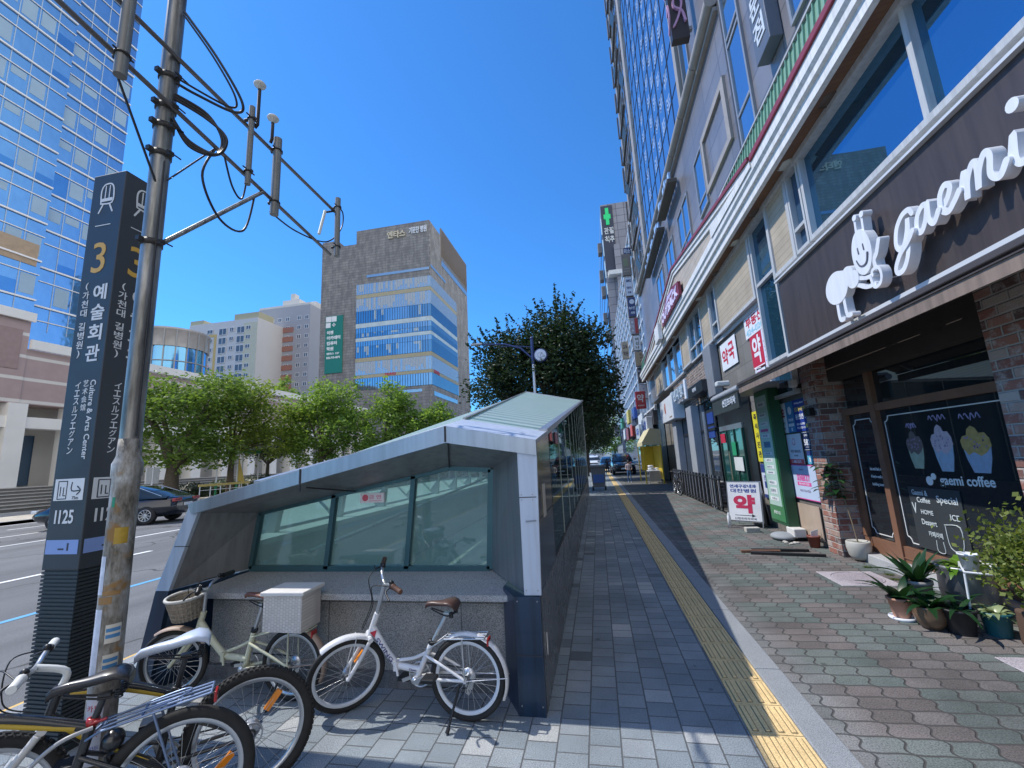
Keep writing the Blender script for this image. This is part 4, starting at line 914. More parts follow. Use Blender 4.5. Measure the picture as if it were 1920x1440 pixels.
# outer steel frame: sloped left leg, fascia, right leg
def P3(p, y): return (p[0], y, p[1])
f = MB(); t_ = .075
f.prism([P3(PB, YF), P3(PT, YF), (-3.07, YF, 1.30), (-3.29, YF, .70)], (0, .03, 0)); wpart(f, 'silver_leg', SLV, SE)
f = MB(); f.prism([P3(PL, YF), P3(PB, YF), (-3.29, YF, .697), (-3.40, YF, 0)], (0, .035, 0)); f.prism([(-3.40, YF+.036, 0), (-3.29, YF+.036, .699), (-3.06, YG, .72), (-3.10, YG, 0)], (-.015, 0, 0)); wpart(f, 'navy_leg', NAVY, SE)
f = MB(); f.prism([(-.40, YF, 1.66), (-.535, YF, 1.63), (-.535, YF, .69), (-.425, YF, .69)], (0, .031, 0)); wpart(f, 'silver_leg', SLV, SE)
f = MB(); f.box(-.60, -.432, YF-.02, YG, 0, .685); f.prism([(-.60, YF-.019, .684), (-.72, YF+.2, .684), (-.72, YF+.2, 0), (-.60, YF-.019, 0)], (.004, .25, 0)); wpart(f, 'navy_leg', NAVY, SE)
f = MB(); f.prism([P3(PT, YF-.02), P3(PP, YF-.02), (PP[0], YF-.02, PP[1]-.115), (-3.12, YF-.02, 1.262)], (0, .05, 0)); f.prism([P3(PP, YF-.0198), P3(PR, YF-.0198), (-.40, YF-.0198, 1.575), (PP[0], YF-.0198, PP[1]-.115)], (0, .05, 0))
wpart(f, 'fascia', STL, SE)
f = MB()
for x in (-2.18, -1.04): f.box(x-.006, x+.006, YF-.026, YF-.019, 1.40 if x < -2 else 1.70, 1.565 if x < -2 else 1.81)
wpart(f, 'panel_joint', mat('joint_dark', (.03, .03, .035), .6), SE)
# recess lining
gTL, gPK, gTR, gBL, gBR = (-3.00, 1.20), (-1.22, 1.515), (-.86, 1.485), (-3.07, .73), (-.90, .72)
f = MB()
f.quad((-3.12, YF+.03, 1.262), (PP[0], YF+.03, PP[1]-.115), (gPK[0], YG, gPK[1]), (gTL[0], YG, gTL[1]))
f.quad((PP[0], YF+.03, PP[1]-.105), (-.535, YF+.03, 1.612), (gTR[0], YG, gTR[1]), (gPK[0], YG, gPK[1]))
f.quad((-3.29, YF+.03, .70), (-3.09, YF+.03, 1.28), (gTL[0], YG, gTL[1]), (gBL[0], YG, gBL[1]))
f.quad((-.535, YF+.03, 1.614), (-.535, YF+.03, .69), (gBR[0], YG, gBR[1]), (gTR[0], YG, gTR[1]))
wpart(f, 'recess_panel', STD, SE)
f = MB()
for a, b in (((-2.17, YF+.04, 1.425), (-2.05, YG-.01, 1.352)), ((PP[0], YF+.04, PP[1]-.122), (gPK[0], YG-.01, gPK[1]-.004))): f.bar(a, b, .008, .012)
wpart(f, 'recess_joint', MATS['joint_dark'], SE)
# glazed front
TG = mat('glazing_frame', (.05, .12, .14), .35, metal=.4)
def top(x): return gTL[1]+(x-gTL[0])/(gPK[0]-gTL[0])*(gPK[1]-gTL[1]) if x < gPK[0] else gPK[1]+(x-gPK[0])/(gTR[0]-gPK[0])*(gTR[1]-gPK[1])
mull = [(-2.265, -2.33), (-1.53, -1.60)]
f = MB(); fr = .045
def bar2(a, b, w=fr): f.bar((a[0], YG-.012, a[1]), (b[0], YG-.012, b[1]), w, .05, (0, 1, 0))
bar2(gTL, gPK); bar2(gPK, gTR); bar2(gTR, gBR); bar2(gBR, gBL); bar2(gBL, gTL)
for a, b in mull: bar2((a, top(a)), (b, .725), .04)
wpart(f, 'window_frame', TG, SE)
FG = glass_clear('teal_glass', (.80, .95, .94), .70, .03)
for n_ in FG.node_tree.nodes:
    if n_.type == 'BSDF_DIFFUSE': n_.inputs[0].default_value = (.26, .42, .43, 1)
xs = [(gTL, gBL), ((mull[0][0], top(mull[0][0])), (mull[0][1], .725)), ((mull[1][0], top(mull[1][0])), (mull[1][1], .725)), (gTR, gBR)]
for i in range(3):
    (a, b), (c, d) = xs[i], xs[i+1]
    pts = [P3(b, YG), P3(a, YG)]+([P3(gPK, YG)] if i == 2 else [])+[P3(c, YG), P3(d, YG)]
    wpart(MB().prism(pts, (0, .012, 0)), 'window_pane', FG, SE)
# granite base with ledge
f = MB(); f.prism([(-3.22, 3.02, .612), (-.605, 3.02, .612), (-.605, 3.02, .652), (-3.22, 3.02, .652)], (0, .006, 0)); f.prism([(-3.22, 3.026, .652), (-.605, 3.026, .652), (-.605, YG+.01, .712), (-3.07, YG+.01, .712)], (0, 0, -.04)); wpart(f, 'granite_ledge', GRAN2, SE)
wpart(MB().box(-3.14, -.605, 3.16, YG-.005, 0, .611), 'granite_wall', GRAN, SE)
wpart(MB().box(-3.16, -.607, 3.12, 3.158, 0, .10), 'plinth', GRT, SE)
# side walls
def reave(y): return PR[1]+.145*(y-2.93)
def ridge(y): t = (y-2.93)/15.07; return (-1.04-1.78*t, 1.81+2.61*t)
def leave(y): t = (y-2.93)/15.07; return (-3.16-.15*t, 1.34+2.35*t)
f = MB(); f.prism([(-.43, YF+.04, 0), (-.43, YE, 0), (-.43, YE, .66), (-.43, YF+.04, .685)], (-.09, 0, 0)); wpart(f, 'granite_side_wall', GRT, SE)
DKP = mat('dark_wall_panel', (.04, .042, .046), .14, metal=.4, var=.15, scale=1.2, streak=.3)
f = MB(); f.prism([(-.43, YF+.04, .69), (-.43, 3.98, .69), (-.43, 3.98, reave(3.98)-.02), (-.43, YF+.04, PR[1]-.02)], (-.05, 0, 0)); wpart(f, 'dark_panel', DKP, SE)
f = MB(); f.prism([(-.422, 3.28, 1.12), (-.422, 3.42, 1.12), (-.422, 3.42, 1.36), (-.422, 3.28, 1.36)], (-.006, 0, 0)); wpart(f, 'wall_notice', mat('notice_pale', (.45, .43, .40), .6), SE)
SG = glass_clear('side_glass', (.30, .40, .40), .72, .02, (.52, .60, .60))
y = 3.99; first = True
while y < YE-.1:
    y1 = min(y+1.15, YE)
    f = MB(); f.prism([(-.440, y+.006, .70), (-.440, y1-.006, .70), (-.440, y1-.006, reave(y1)-.03), (-.440, y+.006, reave(y)-.03)], (-.012, 0, 0)); wpart(f, 'side_pane', SG, SE)
    f = MB(); f.bar((-.462, y, .70), (-.462, y, reave(y)-.03), .05, .02, (1, 0, 0)); wpart(f, 'side_post', TG, SE); f = MB(); f.box(-.4395, -.434, y-.009, y+.009, .70, reave(y)-.03); wpart(f, 'joint_strip', mat('joint_pale', (.42, .50, .48), .4), SE)
    f = MB(); f.bar((-3.36, y, .9), (-3.24, y, leave(y)[1]-.03), .16, .07, (0, 1, 0)); wpart(f, 'left_post', mat('post_pale', (.55, .58, .58), .5), SE)
    y += 1.15
# left wall: low parapet, then panes between the posts
f = MB(); f.prism([(-3.555, YF+.04, 0), (-3.42, YF+.04, .67), (-3.405, YF+.04, .67), (-3.53, YF+.04, 0)], (0, .6, 0)); f.prism([(-3.56, YG+.03, 0), (-3.36, YG+.03, .9), (-3.20, YG+.03, .9), (-3.30, YG+.03, 0)], (0, YE-YG-.03, 0)); wpart(f, 'left_parapet', mat('parapet_pale', (.68, .70, .68), .55, speck=.1), SE)
wpart(MB().box(-3.34, -3.06, 3.52, YE, .902, .95), 'inner_sill', mat('sill_pale', (.80, .81, .78), .5), SE)
f = MB(); f.prism([(-3.38, 3.6, .95), (-3.38, YE, .95), (-3.30, YE, leave(YE)[1]-.04), (-3.19, 3.6, leave(3.6)[1]-.04)], (.012, 0, 0)); wpart(f, 'left_pane', glass_clear('left_glass', (.80, .88, .86), .92, .02), SE)
f = MB(); f.box(-.4395, -.431, 3.99, YE, .686, .706); wpart(f, 'base_rail', MATS['joint_dark'], SE); f = MB(); f.box(-.4295, -.4285, 3.0, 3.97, 1.13, 1.14); f.box(-.4295, -.4285, 3.965, 3.985, .69, 1.80); wpart(f, 'panel_joint', MATS['joint_dark'], SE)
f = MB(); f.box(-.55, -.50, 3.55, YE, .69, .78); f.tube([(-.62, 4., .95), (-.62, YE, 1.3)], .025, 8); f.tube([(-2.9, 4., .75), (-2.9, YE, 1.5)], .025, 8); wpart(f, 'stair_rail', mat('rail_steel', (.5, .5, .5), .3, metal=.9), SE)
f = MB()
for k in range(16): f.box(-3.0, -.55, 17.6-k*.3-.3, 17.6-k*.3, -.02-k*.001, .02+(.0 if k else 0))
f.box(-3.2, -.53, 3.5, 12.7, .01, .03); wpart(f, 'stair_floor', mat('stair_floor_grey', (.40, .40, .38), .6), SE)
# roof of glass strips over steel edges
RG = None
m, nd, lk, b = _mat('roof_glass'); nt = m.node_tree; p = coords(nt); s_ = nd.new('ShaderNodeSeparateXYZ'); lk.new(p, s_.inputs[0])
fr_ = mth(nt, 'FRACT', mth(nt, 'DIVIDE', s_.outputs[1], .31))
c = mixc(nt, ramp(nt, fr_, (0, (0, 0, 0)), (.42, (0, 0, 0)), (.46, (1, 1, 1)), (.96, (1, 1, 1)), (1, (0, 0, 0))), (.22, .34, .34), (.52, .63, .62))
c = mixc(nt, ramp(nt, noise(nt, p, 2.5, 5, .65), (.45, (0, 0, 0)), (.75, (.5, .5, .5))), c, (.52, .58, .60))
lk.new(c, b.inputs['Base Color']); b.inputs['Roughness'].default_value = .42; b.inputs['Specular IOR Level'].default_value = .35; RG = m
tr_ = nd.new('ShaderNodeBsdfTranslucent'); tr_.inputs[0].default_value = (.80, .95, .93, 1); ms_ = nd.new('ShaderNodeMixShader'); ms_.inputs[0].default_value = .40
lk.new(b.outputs[0], ms_.inputs[1]); lk.new(tr_.outputs[0], ms_.inputs[2]); lk.new(ms_.outputs[0], nd['Material Output'].inputs[0])
def slab(a0, a1, b1, b0, th, name, mm):
    n = (Vector(a1)-Vector(a0)).cross(Vector(b0)-Vector(a0)).normalized(); n = n if n.z > 0 else -n
    wpart(MB().prism([a0, a1, b1, b0], n*-th), name, mm, SE)
ya = 3.55
R0, R1 = ridge(ya), ridge(YE); L0, L1 = leave(ya), leave(YE)
slab((-.47, ya, reave(ya)+.012), (-.47, YE, reave(YE)+.012), (R1[0], YE, R1[1]), (R0[0], ya, R0[1]), .03, 'roof_glass', RG)
slab((L0[0]+.08, ya, L0[1]+.03), (L1[0]+.08, YE, L1[1]+.03), (R1[0]-.004, YE, R1[1]), (R0[0]-.004, ya, R0[1]), .03, 'roof_glass', RG)
RN0, RNa = ridge(YF-.02), ridge(ya-.004)
slab((-.40, YF-.02, PR[1]+.004), (-.40, ya-.004, reave(ya)+.006), (RNa[0], ya-.004, RNa[1]+.004), (PP[0], YF-.02, PP[1]+.004), .035, 'roof_edge_panel', SLV)
La = leave(ya-.004)
slab((-3.16, YF-.02, 1.344), (La[0], ya-.004, La[1]+.004), (RNa[0]-.003, ya-.004, RNa[1]+.004), (PP[0]-.003, YF-.02, PP[1]+.004), .035, 'roof_edge_panel', SLV)
f = MB(); f.bar((-.425, ya, reave(ya)+.005), (-.425, YE, reave(YE)+.005), .075, .05); f.bar((L0[0]+.03, ya, L0[1]+.02), (L1[0]+.03, YE, L1[1]+.02), .075, .05); wpart(f, 'roof_eave', STL, SE)
f = MB(); f.bar((-.5, YE, reave(YE)), (R1[0], YE, R1[1]), .06, .06); f.bar((L1[0], YE, L1[1]), (R1[0], YE+.002, R1[1]), .06, .06); f.box(-.50, -.43, YE-.05, YE+.02, 0, reave(YE)-.035); wpart(f, 'end_frame', STL, SE)
f = MB(); f.bar((R0[0]+.01, ya, R0[1]+.012), (R1[0], YE, R1[1]+.012), .03, .012); wpart(f, 'ridge_cap', STD, SE)
f = MB(); f.box(-.536, -.42, YF-.003, YF-.0005, 1.30, 1.305); f.prism([(-3.27, YF-.003, 1.02), (-3.13, YF-.003, 1.02), (-3.13, YF-.003, 1.025), (-3.27, YF-.003, 1.025)], (0, .0025, 0)); f.box(-.598, -.434, YF-.0225, YF-.0205, .34, .345); wpart(f, 'panel_joint', MATS['joint_dark'], SE)
f = MB()
for x, z in ((-.52, .72), (-.445, .72), (-.52, 1.285), (-.445, 1.285), (-.52, 1.32), (-.445, 1.32), (-.58, .66), (-.45, .66), (-.58, .06), (-.45, .06)): f.cyl((x, YF-.026 if z < .7 else YF-.004, z), (x, YF, z), .0045, 8)
wpart(f, 'bolt_heads', ALU0, SE)
# no-smoking notice stuck on the middle pane
t = MB().box(-2.02, -1.80, YG-.03, YG-.004, 1.255, 1.335); o = tag(t.build('no_smoking_notice', mat('notice_white', (.72, .70, .72), .5)), 'small white no smoking notice with pink letters on the canopy glass', 'notice')
f = MB(); disc(f, (-1.97, 1.297), .028, (0, YG-.030, 0), Vector((1, 0, 0)), Vector(U), .0005, .0022, 20); f.build('red_ring', mat('mark_red', (.6, .10, .14), .5), o)
f = MB(); text_into(f, '금 연', (-1.88, YG-.030, 1.302), (1, 0, 0), U, .11, .034, .02, .0015, 1, .0005); f.box(-1.935, -1.82, YG-.032, YG-.0302, 1.268, 1.273); f.build('notice_lettering', mat('mark_pink', (.66, .25, .34), .5), o)
t = MB().prism([(-.426, 3.05, .28), (-.426, 3.075, .34), (-.426, 3.05, .42), (-.426, 3.03, .34)], (.004, 0, 0)); wpart(t, 'reflector_mark', mat('mark_silver', (.7, .7, .7), .4), SE)
f = MB(); f.bar((-.50, YF-.006, 1.147), (-.43, YF-.006, 1.152), .008, .008); wpart(f, 'handle_slot', mat('slot_dark', (.25, .27, .3), .5), SE)

# wheelie bin past the canopy
t = thing('wheelie_bin', 'grey wheeled bin with a blue panel beside the far end of the canopy', 'bin', (-.05, 20.5, 0))
GB = mat('bin_grey', (.10, .11, .13), .5, var=.15); f = MB(); f.prism([(-.30, 20.3, .15), (.25, 20.3, .15), (.31, 20.3, 1.02), (-.36, 20.3, 1.02)], (0, .55, 0)); wpart(f, 'body', GB, t)
wpart(MB().bbox(-.40, .35, 20.24, 20.92, 1.02, 1.13, .03), 'lid', GB, t); wpart(MB().box(-.27, .22, 20.27, 20.298, .35, .72), 'blue_panel', mat('bin_blue', (.03, .10, .32), .5), t)
for x in (-.30, .25): wpart(MB().cyl((x-.04, 20.4, .10), (x+.04, 20.4, .10), .10, 16), 'wheel', mat('rubber', (.02, .02, .02), .8), t)
# ------------------------------------------------------------ pylon sign
y0 = 2.20; xl, xr = -3.465, -3.175; H_ = 3.76; wd_ = xr-xl
PY = thing('subway_pylon', 'tall dark grey subway pylon sign with gold numeral 3', 'sign pylon', ((xl+xr)/2, y0+.145, 0))
PG = mat('pylon_grey', (.034, .040, .048), .5, var=.10, scale=1.5); PG2 = mat('pylon_louver', (.025, .033, .04), .5)
wpart(MB().bbox(xl, xr, y0, y0+.29, 1.02, H_, .006), 'upper_case', PG, PY)
f = MB(); f.box(xl+.012, xr-.012, y0+.012, y0+.278, 0, 1.02); z = .03
while z < 1.0: f.prism([(xl+.002, y0+.002, z), (xr-.002, y0+.002, z), (xr-.002, y0+.288, z), (xl+.002, y0+.288, z)], (0, 0, .013)); z += .0225
wpart(f, 'louvred_base', PG2, PY)
LW = mat('pylon_white', (.66, .68, .70), .5, var=.03); GD = mat('pylon_gold', (.62, .36, .06), .5, var=.05); PBL = mat('pylon_blue', (.22, .32, .62), .5)
def face(o, r):
    """o: point at the top middle of the face; r: reading direction"""
    o = Vector(o); r = Vector(r); u = Vector(U); n = r.cross(u)
    g = MB(); A_ = lambda a, z: o+r*a+u*(z-H_)
    def tx(mb, s, a, z, w, h, b=.02): text_into(mb, s, A_(a, z), r, u, w, h, b, .0015, 1, .001)
    def rect(mb, a0, a1, z0, z1, d=.0015):
        p = [A_(a0, z0), A_(a1, z0), A_(a1, z1), A_(a0, z1)]; mb.prism([q+n*.001 for q in p], n*d)
    # train pictogram
    rb = lambda pts, w: ribbon(g, pts, w, A_(0, 3.60), r, u, .0015, .001, 4, False, .00001)
    rb([(-.05, -.08), (-.055, .02), (-.035, .065), (0, .075), (.035, .065), (.055, .02), (.05, -.08), (-.05, -.08)], .011)
    rect(g, -.05, .05, 3.535, 3.56); rect(g, -.022, -.014, 3.56, 3.66); rect(g, .014, .022, 3.56, 3.66)
    rb([(-.03, -.09), (-.06, -.15)], .012); rb([(.03, -.09), (.06, -.15)], .012)
    rect(g, -.075, .06, 3.345, 3.351)
    wpart(g, 'train_pictogram', LW, PY); g = MB()
    vtext_into(g, '예술회관', A_(.045, 2.90), r, u, .125, 1.16, .02, .0015, .001)
    wpart(g, 'station_name', LW, PY); g = MB()
    vtext_into(g, '(가천대 길병원)', A_(-.075, 2.92), r, u, .060, 1.08, .01, .0015, .001)
    for s, a in (('Culture & Arts Center', .085), ): text_into(g, s, A_(a, 1.955), -u, r, .52, .045, .01, .0015, 1, .001)
    wpart(g, 'translated_name', LW, PY); g = MB()
    vtext_into(g, '艺术会馆', A_(.025, 2.22), r, u, .048, 1.12, .006, .0015, .001)
    vtext_into(g, 'イェスルフェグァン', A_(-.04, 2.21), r, u, .048, 1.12, .004, .0015, .001)
    wpart(g, 'translated_name', LW, PY); g = MB()
    tx(g, 'I125', -.015, 1.34, .15, .085)
    wpart(g, 'station_number', LW, PY); g = MB()
    rect(g, -.12, .115, 1.44, 1.575)
    wpart(g, 'lift_notice', LW, PY)
    g = MB(); tx(g, '3', -.005, 3.10, .115, .23, .005); wpart(g, 'gold_numeral', GD, PY)
    g = MB(); rect(g, -.13, .125, 1.115, 1.20); wpart(g, 'blue_band', PBL, PY)
    g = MB()
    def ink(pts, w=.006): ribbon(g, pts, w, A_(0, 1.5), r, u, .0012, .0026, 3, False, .00001)
    for s in ((-.09, -.05, -.09, .06), (-.02, -.05, -.02, .06), (-.09, .06, -.02, .06), (-.09, -.05, -.02, -.05), (-.07, -.03, -.07, .025), (-.045, -.03, -.045, .02), (-.045, -.03, -.03, -.03)): ink([s[:2], s[2:]])
    ink([(.02, .05), (.02, .0), (.09, .0)], .008); ink([(.065, .025), (.092, .0), (.065, -.025)], .008)
    text_into(g, '75m', A_(.055, 1.455), r, u, .05, .02, .01, .0012, 1, .0026); text_into(g, '1', A_(.045, 1.158), r, u, .013, .045, .02, .0012, 1, .0026); rect(g, -.03, .015, 1.14, 1.150, .003)
    wpart(g, 'dark_pictogram', mat('pylon_ink', (.03, .035, .05), .5), PY)
face(((xl+xr)/2, y0, H_), (1, 0, 0)); face((xr, y0+.145, H_), (0, 1, 0))

# ------------------------------------------------------------ antenna pole
k_ = 1.85/2.75
PX, PYY = -2.175, 1.66
AP = thing('antenna_pole', 'weathered steel pole carrying antenna bars, cables and mushroom aerials', 'pole', (PX, PYY, 0))
m, nd, lk, b = _mat('galvanised_steel'); nt = m.node_tree; p = coords(nt)
mp = nd.new('ShaderNodeMapping'); mp.inputs['Scale'].default_value = (1, 1, .12); lk.new(p, mp.inputs[0])
c = ramp(nt, noise(nt, mp.outputs[0], 24, 5, .65), (.3, (.085, .085, .08)), (.5, (.19, .19, .18)), (.7, (.33, .33, .32)))
lk.new(c, b.inputs['Base Color']); b.inputs['Metallic'].default_value = .65; b.inputs['Roughness'].default_value = .38
GAL = m
m, nd, lk, b = _mat('weathered_pole'); nt = m.node_tree; p = coords(nt)
mp = nd.new('ShaderNodeMapping'); mp.inputs['Scale'].default_value = (1, 1, .35); lk.new(p, mp.inputs[0])
c = ramp(nt, noise(nt, mp.outputs[0], 14, 6, .7), (.36, (.07, .065, .055)), (.46, (.22, .20, .17)), (.56, (.34, .33, .31)), (.66, (.55, .56, .56)))
c = mixc(nt, ramp(nt, noise(nt, p, 6, 3), (.60, (0, 0, 0)), (.66, (1, 1, 1))), c, (.30, .17, .06))
lk.new(c, b.inputs['Base Color']); b.inputs['Metallic'].default_value = .25; b.inputs['Roughness'].default_value = .6; bump(nt, b, noise(nt, p, 40, 4), .5, .004)
WEA = m
AD = mat('clamp_black', (.045, .042, .04), .5, metal=.4); CB = mat('cable_black', (.015, .015, .018), .45); WHP = mat('aerial_white', (.66, .66, .62), .4)
f = MB(); f.smooth = True; f.tube([(PX, PYY, 1.66), (PX, PYY, 5.2)], .043, 20); wpart(f, 'upper_mast', GAL, AP)
f = MB(); f.lathe([(.056, 0), (.054, .4), (.0525, 1.56), (.058, 1.57), (.059, 1.625), (.0545, 1.635), (.046, 1.66), (.044, 1.74), (.0, 1.74)], (PX, PYY, 0), 24); wpart(f, 'lower_mast', WEA, AP)
S_ = PX/-3.6
def zz(y, z): return (PX+.05, y*S_, 1.55+(z-1.55)*S_)
b1 = [zz(1.2, 5.03), zz(5.12, 4.585)]; b2 = [zz(1.2, 5.43), zz(5.20, 5.305)]
f = MB(); f.tube(b1, .0125, 10); wpart(f, 'antenna_bar', mat('bar_grey', (.16, .15, .145), .45, metal=.5), AP)
f = MB(); f.tube(b2, .0125, 10); wpart(f, 'antenna_bar', MATS['bar_grey'], AP)
f = MB(); f.tube([(PX+.03, PYY, zz(0, 3.50)[2]), zz(3.83, 4.725)], .013, 8); wpart(f, 'diagonal_brace', GAL, AP)
f = MB(); f.tube([zz(2.30, 4.72), (PX+.02, PYY, zz(0, 4.0)[2])], .006, 6); f.tube([(PX+.06, PYY, zz(0, 4.12)[2]), zz(3.2, 4.80)], .005, 6); wpart(f, 'stay_wire', CB, AP)
def clamp(c, r, h=.04, lug=.05):
    g = MB(); c = Vector(c); g.lathe([(r, -h/2), (r+.006, -h/2), (r+.006, h/2), (r, h/2)], c, 18)
    g.obox(c+Vector((r+lug/2, 0, 0)), (lug/2, 0, 0), (0, .012, 0), (0, 0, h*.4)); g.obox(c-Vector((0, r+lug/2, 0)), (.012, 0, 0), (0, lug/2, 0), (0, 0, h*.4))
    g.tube([c+Vector((r+.03, -.03, 0)), c+Vector((r+.03, .05, 0))], .004, 6); return g
for z, r in ((5.18, .043), (4.86, .043), (4.66, .043), (4.38, .043), (3.53, .043)): wpart(clamp((PX, PYY, zz(0, z)[2]), r, .030, .030), 'pole_clamp', AD, AP)
def post(ya, za, yb, zb, r, name='bracket_post'):
    a, b = Vector(zz(ya, za)), Vector(zz(yb, zb)); a.x += .035; b.x += .035
    f = MB(); f.tube([a, b], r, 12); wpart(f, name, mat('post_steel', (.20, .20, .19), .5, metal=.5), AP)
    g = MB()
    for t in (.16, .84):
        c = a.lerp(b, t); g.tube([c-Vector((.05, 0, 0)), c+Vector((.03, 0, 0))], .012, 6); g.torus(c, r+.004, .005, (b-a), 14, 5); g.tube([c+Vector((.0, -.045, .01)), c+Vector((.0, .05, .01))], .005, 5)
    wpart(g, 'post_clamp', AD, AP); return a, b
post(2.27, 4.70, 2.27, 5.9, .027)
a, b_ = post(3.55, 4.62, 3.55, 5.58, .018); c3, c4 = post(3.95, 4.50, 3.95, 5.50, .028); c5, c6 = post(5.18, 4.58, 5.18, 5.50, .024)
def mushroom(base, topz, off):
    p0 = Vector(base); p1 = Vector((p0.x+off[0], p0.y+off[1], topz))
    f = MB(); f.tube([p0, Vector((p1.x, p1.y, p0.z+.02)), p1], .011, 8); wpart(f, 'aerial_rod', AD, AP)
    g = MB(); g.lathe([(0, -.005), (.012, -.005), (.015, .012), (.036, .022), (.040, .032), (.030, .046), (0, .052)], p1, 20); wpart(g, 'mushroom_aerial', WHP, AP)
mushroom(zz(3.66, 5.42), zz(0, 5.93)[2], (.02, 0)); mushroom(zz(3.90, 5.42), zz(0, 5.68)[2], (.02, -.01))
f = MB(); f.tube([zz(4.97, 5.18), zz(4.85, 4.76)], .012, 10); wpart(f, 'whip_aerial', WHP, AP); f = MB(); f.tube([zz(4.97, 5.16), zz(5.17, 5.30)], .009, 6); f.tube([zz(3.66, 5.46), zz(3.56, 5.44)], .012, 6); wpart(f, 'aerial_bracket', AD, AP)
def cab(pts, r=.009):
    P = [Vector(q) for q in pts]; out = []
    for i in range(len(P)-1):
        p0, p1, p2, p3 = P[max(i-1, 0)], P[i], P[i+1], P[min(i+2, len(P)-1)]
        for j in range(8):
            t = j/8; out.append(.5*((2*p1)+(p2-p0)*t+(2*p0-5*p1+4*p2-p3)*t*t+(3*p1-p0-3*p2+p3)*t**3))
    out.append(P[-1]); f = MB(); f.tube(out, r, 6); wpart(f, 'cable', CB, AP)
zq = lambda z: 1.55+(z-1.55)*S_
cab([(PX+.06, PYY, zq(5.9)), (PX+.2, PYY+.1, zq(5.5)), (PX+.27, PYY+.22, zq(5.16)), (PX+.22, PYY+.22, zq(5.07)), (PX+.1, PYY+.08, zq(5.1)), (PX+.05, PYY, zq(5.12))], .008)
cab([(PX+.06, PYY, zq(5.86)), (PX+.18, PYY+.1, zq(5.5)), (PX+.24, PYY+.2, zq(5.2)), (PX+.20, PYY+.2, zq(5.11)), (PX+.06, PYY, zq(5.16))], .006)
for d in (0, .015, .03): cab([(PX+.05, PYY, zq(5.0)-d), (PX+.14, PYY+.12, zq(4.93)-d), (PX+.19+d, PYY+.18, zq(4.72)), (PX+.16+d*.5, PYY+.17, zq(4.55)), (PX+.08, PYY+.08, zq(4.56)+d), (PX+.05, PYY, zq(4.75))], .008)
cab([zz(3.2, 4.80), zz(3.08, 4.4), zz(3.3, 4.08), zz(3.6, 4.12), zz(3.72, 4.62)], .007); cab([zz(3.3, 4.79), zz(3.42, 4.52), zz(3.55, 4.46), zz(3.60, 4.76)], .006)
cab([zz(3.95, 4.55), zz(4.4, 4.55), zz(5.0, 4.72), zz(5.35, 5.1), zz(5.4, 5.4), zz(5.2, 5.45)], .006)
cab([(PX+.044, PYY-.012, zq(4.3)), (PX+.045, PYY-.012, zq(3.6)), (PX+.046, PYY-.012, 1.75)], .004)
# stickers on the pole
f = MB(); g2 = MB(); g3 = MB(); g4 = MB()
def wrap(mb, a0, a1, z0, z1, r=.0538, n=8):
    pts = [(PX+r*math.cos(a0+(a1-a0)*i/n), PYY+r*math.sin(a0+(a1-a0)*i/n)) for i in range(n+1)]
    vs = [(x, y, z) for x, y in pts for z in (z0, z1)]; mb.add(vs, [(2*i, 2*i+2, 2*i+3, 2*i+1) for i in range(n)])
A0 = -1.15
stk = MB(); wrap(stk, A0-.55, A0+.60, .40, .66, .0552); so_ = wpart(stk, 'card_sticker', mat('sticker_pale', (.58, .60, .68), .5, var=.12, scale=20), AP)
def ptext(s, z, w, h, name, mt):
    vs, fs = text_mesh(s, .02, .0); xs_ = [v.x for v in vs]; ys_ = [v.y for v in vs]; mb = MB(); r = .0558
    for v in vs: pass
    W0, W1, H0, H1 = min(xs_), max(xs_), min(ys_), max(ys_)
    q = []
    for v in vs:
        a = A0+((v.x-W0)/(W1-W0)-.5)*w/r; q.append((PX+r*math.cos(a), PYY+r*math.sin(a), z+((v.y-H0)/(H1-H0)-.5)*h))
    mb.add(q, fs); wpart(mb, name, mt, AP)
ptext('카드', .615, .05, .025, 'red_print', mat('print_red', (.45, .06, .10), .5)); ptext('010-6377', .56, .062, .024, 'blue_print', mat('print_blue', (.08, .10, .42), .5)); ptext('카드', .515, .045, .025, 'red_print', MATS['print_red']); ptext('신용카드', .465, .06, .016, 'blue_print', MATS['print_blue'])
f = MB(); wrap(f, A0+.1, A0+1.0, 1.27, 1.34, .0545); wpart(f, 'yellow_tape', mat('tape_ochre', (.40, .26, .03), .5, var=.3, scale=30), AP)
f = MB(); wrap(f, A0-.6, A0+.4, 1.02, 1.05, .0548); wrap(f, A0-.3, A0+.9, 1.055, 1.075, .0548); wpart(f, 'brown_tape', mat('tape_brown', (.28, .16, .06), .5, var=.3, scale=30), AP)
f = MB(); wrap(f, A0-.9, A0-.15, .70, 1.0, .0542); wrap(f, A0-.9, A0-.3, 1.06, 1.22, .0542); wpart(f, 'torn_paper', mat('paper_torn', (.52, .56, .66), .7, var=.25, scale=25), AP)
for z in (.86, .74):
    f = MB(); wrap(f, A0+.2, A0+1.2, z, z+.075, .0546); o = wpart(f, 'striped_sticker', mat('sticker_cream', (.55, .52, .46), .6), AP)
    f = MB(); wrap(f, A0+.25, A0+1.15, z+.02, z+.035, .0552); wrap(f, A0+.25, A0+1.15, z+.045, z+.06, .0552); f.build('blue_stripe', mat('stripe_blue', (.06, .20, .40), .5), o)
f = MB(); wrap(f, A0-.35, A0-.1, 1.43, 1.475, .0538); wpart(f, 'green_sticker', mat('sticker_green', (.02, .24, .14), .5), AP)

